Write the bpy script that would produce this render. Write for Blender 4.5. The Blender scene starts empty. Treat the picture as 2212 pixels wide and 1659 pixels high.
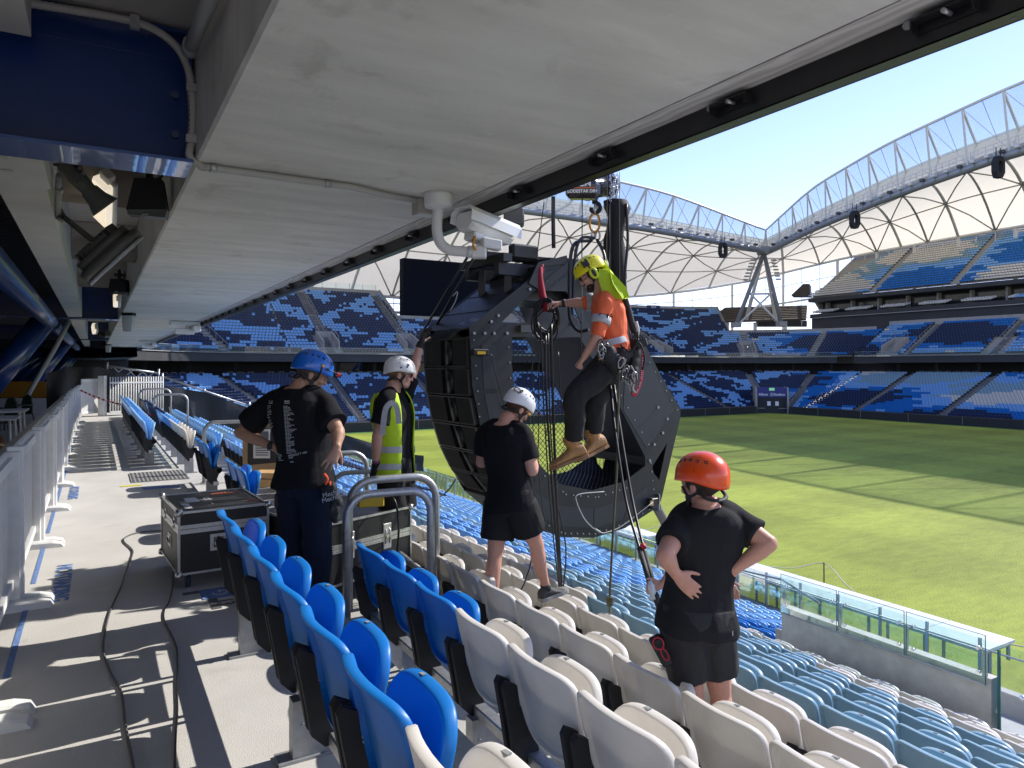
import bpy, math, random
from mathutils import Vector, Matrix, Quaternion
R = math.radians
random.seed(7)
scn = bpy.context.scene
COL = scn.collection

# ---------------------------------------------------------------- camera
HZ = 793.0            # horizon row and focal length, measured on the photograph at 2212 px width
FL = 1533.0
CH = 1.65
cam_d = bpy.data.cameras.new("camera")
cam_d.sensor_width = 36.0
cam_d.lens = 36.0 * FL / 2212.0
cam_d.shift_y = -(829.5 - HZ) / 2212.0
cam_d.clip_start = 0.05
cam_d.clip_end = 3000
cam = bpy.data.objects.new("camera", cam_d)
cam.location = (0, 0, CH)
cam.rotation_euler = (R(90), 0, 0)
COL.objects.link(cam)
scn.camera = cam

# ---------------------------------------------------------------- sky and sun
SUN_EL, SUN_AZ = R(37.3), R(31)          # azimuth measured from +X towards +Y
world = bpy.data.worlds.new("World")
scn.world = world
world.use_nodes = True
wn = world.node_tree.nodes
wl = world.node_tree.links
sky = wn.new("ShaderNodeTexSky")
sky.sky_type = 'NISHITA'
sky.sun_disc = False
sky.sun_elevation = SUN_EL
sky.sun_rotation = R(90) - SUN_AZ
sky.altitude = 30
sky.air_density = 0.85
sky.dust_density = 0.05
sky.ozone_density = 1.6
wn["Background"].inputs["Strength"].default_value = 0.14
tint = wn.new("ShaderNodeVectorMath")
tint.operation = 'MULTIPLY'
tint.inputs[1].default_value = (1.06, 0.93, 1.10)
wl.new(sky.outputs[0], tint.inputs[0])
wl.new(tint.outputs[0], wn["Background"].inputs[0])
sun_d = bpy.data.lights.new("sun", 'SUN')
sun_d.energy = 3.1
sun_d.angle = R(0.5)
sun_d.color = (1.0, 0.955, 0.88)
sun = bpy.data.objects.new("sun", sun_d)
to_sun = Vector((math.cos(SUN_AZ) * math.cos(SUN_EL), math.sin(SUN_AZ) * math.cos(SUN_EL), math.sin(SUN_EL)))
sun.rotation_euler = to_sun.to_track_quat('Z', 'Y').to_euler()
COL.objects.link(sun)
scn.view_settings.view_transform = 'Standard'
scn.view_settings.look = 'None'
scn.view_settings.gamma = 1
scn.view_settings.exposure = 0.98
scn.cycles.max_bounces = 8
scn.cycles.diffuse_bounces = 4
scn.cycles.transparent_max_bounces = 16
scn.cycles.use_denoising = True
scn.cycles.caustics_reflective = False
scn.cycles.caustics_refractive = False
scn.cycles.sample_clamp_indirect = 6

# ---------------------------------------------------------------- frames of reference
TH = R(30.4)
SN, CS = math.sin(TH), math.cos(TH)
def S(s, t, z=0.0):
    """stand coordinates: s along the seat rows, t down the slope towards the pitch"""
    return Vector((-SN * s + CS * t, CS * s + SN * t, z))
DIR_S, DIR_T, UP = S(1, 0), S(0, 1), Vector((0, 0, 1))
def ray(px, py):
    return (px - 1106.0) / FL, (HZ - py) / FL
def P(px, py, f):
    a, b = ray(px, py)
    return Vector((a * f, f, CH + b * f))
def PZ(px, py, z):
    a, b = ray(px, py)
    return P(px, py, (z - CH) / b)
def PT(px, py, t):
    a, b = ray(px, py)
    return P(px, py, t / (CS * a + SN))
def st(v):
    return (-SN * v.x + CS * v.y, CS * v.x + SN * v.y)

# ---------------------------------------------------------------- materials
MATS = {}
def mat(name, col, rough=0.6, metal=0.0, var=0.0, vscale=3.0, bump=0.0, bscale=60.0, spec=0.5, trans=0.0,
        emit=None, estr=0.0, var2=0.0, v2scale=0.4, detail=4.0, coat=0.0, glass=False, alpha=1.0, stretch=None, bdist=0.01):
    if name in MATS:
        return MATS[name]
    m = bpy.data.materials.new(name)
    m.use_nodes = True
    nt = m.node_tree
    b = nt.nodes["Principled BSDF"]
    b.inputs["Base Color"].default_value = (*col, 1)
    b.inputs["Roughness"].default_value = rough
    b.inputs["Metallic"].default_value = metal
    b.inputs["Specular IOR Level"].default_value = spec
    b.inputs["Coat Weight"].default_value = coat
    b.inputs["Alpha"].default_value = alpha
    if glass:
        b.inputs["Transmission Weight"].default_value = 1.0
        b.inputs["IOR"].default_value = 1.45
    if emit:
        b.inputs["Emission Color"].default_value = (*emit, 1)
        b.inputs["Emission Strength"].default_value = estr
    tc = nt.nodes.new("ShaderNodeTexCoord")
    geo = nt.nodes.new("ShaderNodeNewGeometry")
    src = geo.outputs["Position"]
    if stretch:
        mp = nt.nodes.new("ShaderNodeMapping")
        mp.inputs["Rotation"].default_value = (0, 0, -TH)
        mp.vector_type = 'POINT'
        nt.links.new(src, mp.inputs[0])
        mp2 = nt.nodes.new("ShaderNodeMapping")
        mp2.inputs["Scale"].default_value = stretch
        nt.links.new(mp.outputs[0], mp2.inputs[0])
        src = mp2.outputs[0]
    last = None
    def layer(scale, amt, prev):
        n = nt.nodes.new("ShaderNodeTexNoise")
        n.inputs["Scale"].default_value = scale
        n.inputs["Detail"].default_value = detail
        n.inputs["Roughness"].default_value = 0.6
        nt.links.new(src, n.inputs["Vector"])
        mr = nt.nodes.new("ShaderNodeMapRange")
        mr.inputs["From Min"].default_value = 0.3
        mr.inputs["From Max"].default_value = 0.7
        mr.inputs["To Min"].default_value = 1 - amt
        mr.inputs["To Max"].default_value = 1 + amt
        nt.links.new(n.outputs[0], mr.inputs[0])
        mx = nt.nodes.new("ShaderNodeVectorMath")
        mx.operation = 'SCALE'
        if prev is None:
            mx.inputs[0].default_value = col
        else:
            nt.links.new(prev, mx.inputs[0])
        nt.links.new(mr.outputs[0], mx.inputs["Scale"])
        return mx.outputs[0]
    if var:
        last = layer(vscale, var, last)
    if var2:
        last = layer(v2scale, var2, last)
    if last is not None:
        nt.links.new(last, b.inputs["Base Color"])
    if bump:
        n = nt.nodes.new("ShaderNodeTexNoise")
        n.inputs["Scale"].default_value = bscale
        n.inputs["Detail"].default_value = 5
        nt.links.new(geo.outputs["Position"], n.inputs["Vector"])
        bp = nt.nodes.new("ShaderNodeBump")
        bp.inputs["Strength"].default_value = bump
        bp.inputs["Distance"].default_value = bdist
        nt.links.new(n.outputs[0], bp.inputs["Height"])
        nt.links.new(bp.outputs[0], b.inputs["Normal"])
    if trans:
        out = nt.nodes["Material Output"]
        tr = nt.nodes.new("ShaderNodeBsdfTranslucent")
        tr.inputs["Color"].default_value = (*[min(1, c * 1.05) for c in col], 1)
        if last is not None:
            nt.links.new(last, tr.inputs["Color"])
        mix = nt.nodes.new("ShaderNodeMixShader")
        mix.inputs[0].default_value = trans
        nt.links.new(b.outputs[0], mix.inputs[1])
        nt.links.new(tr.outputs[0], mix.inputs[2])
        nt.links.new(mix.outputs[0], out.inputs[0])
    MATS[name] = m
    return m

def glass_mat(name, tint, refl=0.25, a=0.75):
    """thin clear sheet: tinted transparency with a glossy share"""
    if name in MATS:
        return MATS[name]
    m = bpy.data.materials.new(name)
    m.use_nodes = True
    nt = m.node_tree
    nt.nodes.remove(nt.nodes["Principled BSDF"])
    out = nt.nodes["Material Output"]
    t = nt.nodes.new("ShaderNodeBsdfTransparent")
    t.inputs[0].default_value = (*tint, 1)
    g = nt.nodes.new("ShaderNodeBsdfGlossy")
    g.inputs["Roughness"].default_value = 0.03
    g.inputs[0].default_value = (0.9, 0.95, 0.95, 1)
    d = nt.nodes.new("ShaderNodeBsdfDiffuse")
    d.inputs[0].default_value = (0.55, 0.75, 0.72, 1)
    fr = nt.nodes.new("ShaderNodeFresnel")
    fr.inputs[0].default_value = 1.5
    m1 = nt.nodes.new("ShaderNodeMixShader")
    m1.inputs[0].default_value = 1 - a
    nt.links.new(t.outputs[0], m1.inputs[1])
    nt.links.new(d.outputs[0], m1.inputs[2])
    m2 = nt.nodes.new("ShaderNodeMixShader")
    mul = nt.nodes.new("ShaderNodeMath")
    mul.operation = 'MULTIPLY'
    mul.inputs[1].default_value = refl * 4
    nt.links.new(fr.outputs[0], mul.inputs[0])
    nt.links.new(mul.outputs[0], m2.inputs[0])
    nt.links.new(m1.outputs[0], m2.inputs[1])
    nt.links.new(g.outputs[0], m2.inputs[2])
    nt.links.new(m2.outputs[0], out.inputs[0])
    MATS[name] = m
    return m

def mesh_mat(name, col, cell=0.03, wire=0.22, hexa=False):
    """woven or punched metal mesh: holes cut by a procedural grid laid on the sheet's own UVs"""
    if name in MATS:
        return MATS[name]
    m = mat(name, col, 0.5)
    nt = m.node_tree
    b = nt.nodes["Principled BSDF"]
    out = nt.nodes["Material Output"]
    uv = nt.nodes.new("ShaderNodeTexCoord")
    v = nt.nodes.new("ShaderNodeTexVoronoi")
    v.feature = 'DISTANCE_TO_EDGE'
    v.inputs["Scale"].default_value = 1.0 / cell
    v.inputs["Randomness"].default_value = 0.0
    mp = nt.nodes.new("ShaderNodeMapping")
    mp.inputs["Scale"].default_value = (1, 1, 0)
    mp.inputs["Rotation"].default_value = (0, 0, R(45))
    nt.links.new(uv.outputs["UV"], mp.inputs[0])
    nt.links.new(mp.outputs[0], v.inputs["Vector"])
    lt = nt.nodes.new("ShaderNodeMath")
    lt.operation = 'LESS_THAN'
    lt.inputs[1].default_value = wire * 0.5
    nt.links.new(v.outputs["Distance"], lt.inputs[0])
    tr = nt.nodes.new("ShaderNodeBsdfTransparent")
    mx = nt.nodes.new("ShaderNodeMixShader")
    nt.links.new(lt.outputs[0], mx.inputs[0])
    nt.links.new(tr.outputs[0], mx.inputs[1])
    nt.links.new(b.outputs[0], mx.inputs[2])
    nt.links.new(mx.outputs[0], out.inputs[0])
    return m

# ---------------------------------------------------------------- objects
BASE = {}
def tag(o, label=None, cat=None, group=None, kind=None):
    if label: o["label"] = label
    if cat: o["category"] = cat
    if group: o["group"] = group
    if kind: o["kind"] = kind
    return o
def thing(name, label, cat, loc=(0, 0, 0), group=None, rz=0.0):
    o = bpy.data.objects.new(name, None)
    o.empty_display_size = 0.1
    o.location = loc
    o.rotation_euler = (0, 0, rz)
    COL.objects.link(o)
    BASE[o.name] = Vector(loc)
    return tag(o, label, cat, group)
def copy_tree(o, parent=None):
    c = o.copy()
    COL.objects.link(c)
    if parent: c.parent = parent
    for ch in list(o.children):
        copy_tree(ch, c)
    return c

class MB:
    def __init__(self):
        self.v, self.f, self.m, self.sm, self.uv = [], [], [], [], None
        self.cur = 0
        self.smooth = False
    def add(self, vs, fs, m=None, smooth=None):
        n = len(self.v)
        self.v.extend([Vector(p) for p in vs])
        for f in fs:
            self.f.append([n + i for i in f])
            self.m.append(self.cur if m is None else m)
            self.sm.append(self.smooth if smooth is None else smooth)
        return self
    def box(self, c, h, ax=None, m=None, bevel=0.0):
        """centre, half sizes, axes"""
        c = Vector(c)
        ax = ax or (Vector((1, 0, 0)), Vector((0, 1, 0)), Vector((0, 0, 1)))
        if bevel > 0:
            b = min(bevel, min(h) * 0.49)
            vs, idx = [], {}
            for sx in (-1, 1):
                for sy in (-1, 1):
                    for sz in (-1, 1):
                        for k in range(3):
                            q = [sx * h[0], sy * h[1], sz * h[2]]
                            for j in range(3):
                                if j != k: q[j] -= (1 if q[j] > 0 else -1) * b
                            idx[(sx, sy, sz, k)] = len(vs)
                            vs.append(c + ax[0] * q[0] + ax[1] * q[1] + ax[2] * q[2])
            fs = []
            for k in range(3):
                a, d = (k + 1) % 3, (k + 2) % 3
                for s in (-1, 1):
                    loop = []
                    for (u, w) in ((-1, -1), (1, -1), (1, 1), (-1, 1)):
                        sg = [0, 0, 0]; sg[k] = s; sg[a] = u; sg[d] = w
                        loop.append(idx[(*sg, k)])
                    if s < 0: loop.reverse()
                    fs.append(loop)
            for k in range(3):
                a, d = (k + 1) % 3, (k + 2) % 3
                for u in (-1, 1):
                    for w in (-1, 1):
                        l = []
                        for s in (-1, 1):
                            sg = [0, 0, 0]; sg[k] = s; sg[a] = u; sg[d] = w
                            l.append((idx[(*sg, a)], idx[(*sg, d)]))
                        q = [l[0][0], l[1][0], l[1][1], l[0][1]]
                        if u * w < 0: q.reverse()
                        q.reverse()
                        fs.append(q)
            for sx in (-1, 1):
                for sy in (-1, 1):
                    for sz in (-1, 1):
                        q = [idx[(sx, sy, sz, k)] for k in range(3)]
                        if sx * sy * sz < 0: q.reverse()
                        fs.append(q)
            return self.add(vs, fs, m)
        vs = []
        for sx in (-1, 1):
            for sy in (-1, 1):
                for sz in (-1, 1):
                    vs.append(c + ax[0] * (sx * h[0]) + ax[1] * (sy * h[1]) + ax[2] * (sz * h[2]))
        return self.add(vs, [(0, 1, 3, 2), (4, 6, 7, 5), (0, 4, 5, 1), (2, 3, 7, 6), (0, 2, 6, 4), (1, 5, 7, 3)], m)
    def bar(self, a, b, w, h, up=UP, m=None, bevel=0.0):
        a, b = Vector(a), Vector(b)
        d = (b - a)
        L = d.length
        if L < 1e-6: return self
        d /= L
        s = d.cross(up)
        if s.length < 1e-4: s = d.cross(Vector((1, 0, 0)))
        s.normalize()
        u = s.cross(d)
        return self.box((a + b) / 2, (L / 2, w / 2, h / 2), (d, s, u), m, bevel)
    def loft(self, rings, closed=True, caps=True, m=None, smooth=True):
        k = len(rings[0])
        vs = [p for r in rings for p in r]
        fs = []
        for i in range(len(rings) - 1):
            for j in range(k if closed else k - 1):
                a, b = i * k + j, i * k + (j + 1) % k
                fs.append((a, b, b + k, a + k))
        self.add(vs, fs, m, smooth)
        if caps and closed:
            n = len(self.v) - len(vs)
            self.f.append([n + j for j in range(k)][::-1]); self.m.append(self.cur if m is None else m); self.sm.append(False)
            self.f.append([n + (len(rings) - 1) * k + j for j in range(k)]); self.m.append(self.cur if m is None else m); self.sm.append(False)
        return self
    def tube(self, path, r, n=8, m=None, caps=True, smooth=True, flat=1.0):
        path = [Vector(p) for p in path]
        rs = r if isinstance(r, (list, tuple)) else [r] * len(path)
        rings = []
        prev = None
        for i, p in enumerate(path):
            if i == 0: d = path[1] - path[0]
            elif i == len(path) - 1: d = path[-1] - path[-2]
            else: d = (path[i + 1] - path[i]).normalized() + (path[i] - path[i - 1]).normalized()
            if d.length < 1e-9: d = Vector((0, 0, 1))
            d.normalize()
            if prev is None:
                a = d.cross(UP)
                if a.length < 0.05: a = d.cross(Vector((1, 0, 0)))
            else:
                a = prev - d * prev.dot(d)
                if a.length < 1e-5: a = d.cross(UP)
            a.normalize()
            b = d.cross(a)
            prev = a
            rings.append([p + (a * math.cos(2 * math.pi * j / n) + b * (math.sin(2 * math.pi * j / n) * flat)) * rs[i] for j in range(n)])
        return self.loft(rings, True, caps, m, smooth)
    def cyl(self, a, b, r, n=16, r2=None, m=None):
        return self.tube([a, b], [r, r if r2 is None else r2], n, m)
    def prism(self, poly, ext, m=None, smooth=False):
        """poly: list of 3D points, ext: vector"""
        n = len(poly)
        poly = [Vector(p) for p in poly]
        ext = Vector(ext)
        vs = poly + [p + ext for p in poly]
        fs = [list(range(n))[::-1], [n + i for i in range(n)]]
        self.add(vs, fs, m, False)
        k = len(self.v) - 2 * n
        for i in range(n):
            j = (i + 1) % n
            self.f.append([k + i, k + j, k + n + j, k + n + i]); self.m.append(self.cur if m is None else m); self.sm.append(smooth)
        return self
    def lathe(self, prof, origin, axis=UP, n=20, m=None, smooth=True):
        """prof: list of (r, h)"""
        axis = Vector(axis).normalized()
        a = axis.cross(Vector((0, 1, 0)))
        if a.length < 0.1: a = axis.cross(Vector((1, 0, 0)))
        a.normalize(); b = axis.cross(a)
        o = Vector(origin)
        rings = [[o + axis * h + (a * math.cos(2 * math.pi * j / n) + b * math.sin(2 * math.pi * j / n)) * max(r, 1e-4) for j in range(n)] for r, h in prof]
        return self.loft(rings, True, True, m, smooth)
    def quad(self, a, b, c, d, m=None):
        return self.add([a, b, c, d], [(0, 1, 2, 3)], m)
    def islands(self, name, mats, parent=None):
        """one object per connected piece"""
        p = list(range(len(self.v)))
        def fd(i):
            while p[i] != i: p[i] = p[p[i]]; i = p[i]
            return i
        for f in self.f:
            for i in f[1:]: p[fd(i)] = fd(f[0])
        gr = {}
        for k, f in enumerate(self.f): gr.setdefault(fd(f[0]), []).append(k)
        for ks in gr.values():
            m = MB(); ix = {}
            for k in ks:
                for i in self.f[k]:
                    if i not in ix: ix[i] = len(m.v); m.v.append(self.v[i])
                m.f.append([ix[i] for i in self.f[k]]); m.m.append(self.m[k]); m.sm.append(self.sm[k])
            o = m.build(name, mats, parent)
        return o
    def build(self, name, mats, parent=None, uv=None, local=False):
        if not isinstance(mats, (list, tuple)): mats = [mats]
        base = Vector((0, 0, 0))
        if parent is not None and not local: base = BASE.get(parent.name, Vector((0, 0, 0)))
        me = bpy.data.meshes.new(name)
        me.from_pydata([tuple(p - base) for p in self.v], [], self.f)
        for mm in mats: me.materials.append(mm)
        me.polygons.foreach_set("material_index", self.m)
        me.polygons.foreach_set("use_smooth", self.sm)
        if uv is not None:
            lay = me.uv_layers.new(name="UV")
            o, ua, va = uv
            for lp in me.loops:
                p = self.v[lp.vertex_index] - o
                lay.data[lp.index].uv = (p.dot(ua), p.dot(va))
        me.update()
        o = bpy.data.objects.new(name, me)
        COL.objects.link(o)
        if parent is not None:
            o.parent = parent
        BASE[o.name] = base
        return o
def solid(mb, name, mats, label, cat, group=None, kind=None):
    return tag(mb.build(name, mats), label, cat, group, kind)
def fix_normals(o):
    import bmesh
    bm = bmesh.new(); bm.from_mesh(o.data)
    bmesh.ops.recalc_face_normals(bm, faces=bm.faces)
    bm.to_mesh(o.data); bm.free()
    return o
def text_mesh(txt, size, o, xa, ya, name, m, parent=None, extrude=0.001, bold=False, align='CENTER', spacing=1.0):
    cu = bpy.data.curves.new("txt", 'FONT')
    cu.body = txt
    cu.size = size
    cu.extrude = extrude
    cu.align_x = align
    cu.align_y = 'CENTER'
    cu.space_character = spacing
    if bold: cu.offset = size * 0.018
    t = bpy.data.objects.new("txt", cu)
    COL.objects.link(t)
    dg = bpy.context.evaluated_depsgraph_get()
    me = bpy.data.meshes.new_from_object(t.evaluated_get(dg))
    bpy.data.objects.remove(t)
    xa = Vector(xa).normalized(); ya = Vector(ya).normalized(); za = xa.cross(ya)
    base = BASE.get(parent.name, Vector((0, 0, 0))) if parent is not None else Vector((0, 0, 0))
    for v in me.vertices:
        p = Vector(o) + xa * v.co.x + ya * v.co.y + za * v.co.z
        v.co = p - base
    me.materials.clear(); me.materials.append(m)
    ob = bpy.data.objects.new(name, me)
    COL.objects.link(ob)
    if parent is not None: ob.parent = parent
    BASE[ob.name] = base
    return ob
def hoop_path(a, b, top, r=0.16, z0=None, n=6):
    """inverted U between foot points a and b"""
    a, b = Vector(a), Vector(b)
    at, bt = Vector((a.x, a.y, top)), Vector((b.x, b.y, top))
    d = (bt - at).normalized()
    p = [a]
    for i in range(n + 1):
        q = math.pi / 2 * i / n
        p.append(at + d * (r - r * math.cos(q)) + UP * (-r + r * math.sin(q)))
    for i in range(n + 1):
        q = math.pi / 2 * i / n
        p.append(bt - d * (r - r * math.sin(q)) + UP * (-r + r * math.cos(q)))
    p.append(b)
    return p
def spline(pts, n=8):
    """Catmull-Rom through points"""
    pts = [Vector(p) for p in pts]
    q = [pts[0] * 2 - pts[1]] + pts + [pts[-1] * 2 - pts[-2]]
    out = []
    for i in range(1, len(q) - 2):
        for k in range(n):
            t = k / n
            a, b, c, d = q[i - 1], q[i], q[i + 1], q[i + 2]
            out.append(0.5 * ((2 * b) + (c - a) * t + (2 * a - 5 * b + 4 * c - d) * t * t + (3 * b - a - 3 * c + d) * t ** 3))
    out.append(pts[-1])
    return out
ORD = ["first", "second", "third", "fourth", "fifth", "sixth", "seventh", "eighth", "ninth", "tenth", "eleventh", "twelfth",
       "thirteenth", "fourteenth", "fifteenth", "sixteenth", "seventeenth", "eighteenth", "nineteenth", "twentieth"]
def ordn(i):
    if i < 20: return ORD[i]
    return "%d%s" % (i + 1, {1: "st", 2: "nd", 3: "rd"}.get((i + 1) % 10 if (i + 1) % 100 not in (11, 12, 13) else 0, "th"))

# shared materials
M_conc = mat("concrete_soffit", (0.68, 0.66, 0.61), 0.85, var=0.13, vscale=1.9, var2=0.12, v2scale=0.5, bump=0.25, bscale=25, stretch=(0.35, 1.6, 1), detail=8)
def blotch(m, col, scale, lo, hi, amt, off=0.0):
    """irregular patches of another colour over a material's base colour"""
    nt = m.node_tree; b = nt.nodes["Principled BSDF"]; ge = nt.nodes.new("ShaderNodeNewGeometry")
    n = nt.nodes.new("ShaderNodeTexNoise"); n.noise_dimensions = '4D'; n.inputs["W"].default_value = off
    n.inputs["Scale"].default_value = scale; n.inputs["Detail"].default_value = 9; n.inputs["Roughness"].default_value = 0.62; n.inputs["Distortion"].default_value = 0.6
    nt.links.new(ge.outputs["Position"], n.inputs["Vector"])
    r = nt.nodes.new("ShaderNodeMapRange"); r.inputs[1].default_value = lo; r.inputs[2].default_value = hi; r.inputs[3].default_value = 0; r.inputs[4].default_value = amt
    nt.links.new(n.outputs[0], r.inputs[0])
    mx = nt.nodes.new("ShaderNodeMix"); mx.data_type = 'RGBA'
    nt.links.new(r.outputs[0], mx.inputs[0])
    bc = b.inputs["Base Color"]
    if bc.links: nt.links.new(bc.links[0].from_socket, mx.inputs[6])
    else: mx.inputs[6].default_value = bc.default_value
    mx.inputs[7].default_value = (*col, 1)
    nt.links.new(mx.outputs[2], bc)
blotch(M_conc, (0.74, 0.73, 0.69), 1.1, .54, .66, .55)
blotch(M_conc, (0.36, 0.34, 0.29), 2.3, .56, .70, .45, 3.0)
blotch(M_conc, (0.80, 0.79, 0.76), 9.0, .63, .70, .5, 7.0)
M_concL = mat("concrete_light", (0.50, 0.48, 0.44), 0.9, var=0.06, vscale=5, var2=0.06, v2scale=0.7, bump=0.3, bscale=120)
M_floor = mat("walkway_coating", (0.56, 0.54, 0.505), 0.85, var=0.10, vscale=130, var2=0.09, v2scale=1.3, bump=0.55, bscale=170, detail=7, bdist=0.006)
blotch(M_floor, (0.34, 0.31, 0.27), 1.7, .56, .74, .45, 1.0)
blotch(M_floor, (0.30, 0.28, 0.25), 7.0, .64, .72, .4, 5.0)
M_concD = mat("concrete_dark", (0.20, 0.20, 0.195), 0.9, var=0.12, vscale=2, bump=0.3, bscale=40)
M_blue = mat("blue_steel_paint", (0.008, 0.035, 0.16), 0.28, var=0.05, vscale=8, coat=0.4, bump=0.03, bscale=120)
M_black = mat("black_paint", (0.012, 0.012, 0.014), 0.45, bump=0.05, bscale=200)
M_blackm = mat("black_matt", (0.016, 0.016, 0.017), 0.75)
M_galv = mat("galvanised_steel", (0.45, 0.46, 0.47), 0.42, 0.75, var=0.15, vscale=30, bump=0.04, bscale=80)
M_galvd = mat("weathered_galvanised", (0.34, 0.35, 0.36), 0.5, 0.4, var=0.12, vscale=20)
M_chrome = mat("polished_steel", (0.75, 0.75, 0.75), 0.12, 1.0)
M_white = mat("white_powdercoat", (0.74, 0.74, 0.72), 0.4, var=0.03, vscale=15)
M_offw = mat("offwhite_plastic", (0.66, 0.65, 0.62), 0.45)
M_grey = mat("grey_plastic", (0.30, 0.31, 0.30), 0.5)
M_dgrey = mat("dark_grey_housing", (0.085, 0.088, 0.085), 0.5, var=0.05, vscale=20)
# ================================================================ THE STADIUM
PITCH = -6.85
def ttop(k): return 0.63 + 0.84 * (k - 1)
def zfl(k):
    if k <= 1: return 0.0
    if k <= 10: return -0.29 - 0.335 * (k - 2)
    return -2.97 - 0.31 * (k - 10)

# ---------------------------------------------------------------- ground and pitch
M_ground = mat("outer_ground", (0.22, 0.21, 0.19), 0.9, var=0.2, vscale=0.3)
g = MB()
g.quad((-900, -300, PITCH - 0.1), (900, -300, PITCH - 0.1), (900, 1800, PITCH - 0.1), (-900, 1800, PITCH - 0.1))
solid(g, "ground", M_ground, None, None, kind="structure")
M_grass = mat("pitch_grass", (0.27, 0.32, 0.045), 0.75, var=0.15, vscale=3.0, var2=0.15, v2scale=0.08, bump=0.8, bscale=14, detail=9, stretch=(0.35, 1.0, 1.0), bdist=0.05, spec=0.2)
# mowing bands as part of the turf colour
nt = M_grass.node_tree
b = nt.nodes["Principled BSDF"]
geo = nt.nodes.new("ShaderNodeNewGeometry")
mp = nt.nodes.new("ShaderNodeMapping"); mp.inputs["Rotation"].default_value = (0, 0, -TH)
nt.links.new(geo.outputs["Position"], mp.inputs[0])
sep = nt.nodes.new("ShaderNodeSeparateXYZ"); nt.links.new(mp.outputs[0], sep.inputs[0])
def band(out, freq):
    m1 = nt.nodes.new("ShaderNodeMath"); m1.operation = 'MULTIPLY'; m1.inputs[1].default_value = freq
    nt.links.new(out, m1.inputs[0])
    m2 = nt.nodes.new("ShaderNodeMath"); m2.operation = 'SINE'; nt.links.new(m1.outputs[0], m2.inputs[0])
    m3 = nt.nodes.new("ShaderNodeMapRange"); m3.inputs[1].default_value = -0.25; m3.inputs[2].default_value = 0.25
    m3.inputs[3].default_value = 0.93; m3.inputs[4].default_value = 1.07
    nt.links.new(m2.outputs[0], m3.inputs[0]); return m3.outputs[0]
prev = b.inputs["Base Color"].links[0].from_socket
for o_, fr in ((sep.outputs["X"], 0.55), (sep.outputs["Y"], 0.62)):
    vm = nt.nodes.new("ShaderNodeVectorMath"); vm.operation = 'SCALE'
    nt.links.new(prev, vm.inputs[0]); nt.links.new(band(o_, fr), vm.inputs["Scale"]); prev = vm.outputs[0]
nt.links.new(prev, b.inputs["Base Color"])
g = MB()
g.quad(S(-45, 19.6, PITCH), S(88.5, 19.6, PITCH), S(88.5, 107.5, PITCH), S(-45, 107.5, PITCH))
solid(g, "pitch", M_grass, None, None, kind="structure")
M_grass2 = mat("perimeter_turf", (0.05, 0.16, 0.03), 0.8, var=0.3, vscale=25, bump=0.9, bscale=60, detail=8, bdist=0.03)
g = MB()
g.quad(S(-45, 17.4, PITCH - 0.02), S(92, 17.4, PITCH - 0.02), S(92, 19.6, PITCH - 0.004), S(-45, 19.6, PITCH - 0.004))
g.quad(S(88.5, 19.6, PITCH - 0.004), S(92, 19.6, PITCH - 0.004), S(92, 111, PITCH - 0.004), S(88.5, 111, PITCH - 0.004))
g.quad(S(-45, 107.5, PITCH - 0.004), S(88.5, 107.5, PITCH - 0.004), S(88.5, 111, PITCH - 0.004), S(-45, 111, PITCH - 0.004))
solid(g, "perimeter_turf", M_grass2, None, None, kind="structure")

# ---------------------------------------------------------------- walkway and near terrace
g = MB()
g.box(S(20, -7.0, -0.15), (50, 8.05, 0.15), (DIR_S, DIR_T, UP))        # t from -15.05 to 1.05
solid(g, "walkway", M_floor, None, None, kind="structure")
M_step = mat("terrace_concrete", (0.46, 0.45, 0.42), 0.9, var=0.12, vscale=60, var2=0.12, v2scale=1.2, bump=0.4, bscale=120, detail=6)
g = MB()
def slab(s0, s1, t0, t1, z, h=0.45):
    g.box(S((s0 + s1) / 2, (t0 + t1) / 2, z - h / 2), ((s1 - s0) / 2, (t1 - t0) / 2, h / 2), (DIR_S, DIR_T, UP))
slab(-8, 4.9, 1.05, ttop(2) - 0.04, -0.002, 0.3)
slab(4.9, 30, 1.05, 1.18, -0.002, 0.3)
slab(4.9, 30, 1.18, ttop(3) - 0.04, -0.15, 0.5)
for k in range(2, 21):
    t0, t1 = ttop(k) - 0.04, ttop(k + 1) - 0.04
    if k == 20: t1 += 0.25
    if k == 2: slab(-8, 4.9, t0, t1, zfl(k)); continue
    if k >= 11: slab(-8, 4.25, t0, t1, zfl(k)); slab(7.25, 92, t0, t1, zfl(k))
    else: slab(-8, 30 if k < 3 else 92, t0, t1, zfl(k))
slab(30, 92, -2, ttop(3) - 0.04, -0.6, 0.4)
slab(4.25, 7.25, 8.9, 17.5, -6.3, 0.3)
for s_ in (4.2, 7.25):
    g.prism([S(s_, 9.0, -6.6), S(s_, 9.0, -2.35), S(s_, 17.3, -5.5), S(s_, 17.5, -6.6)], DIR_S * .1)
solid(g, "terrace", M_step, None, None, kind="structure")

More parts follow.
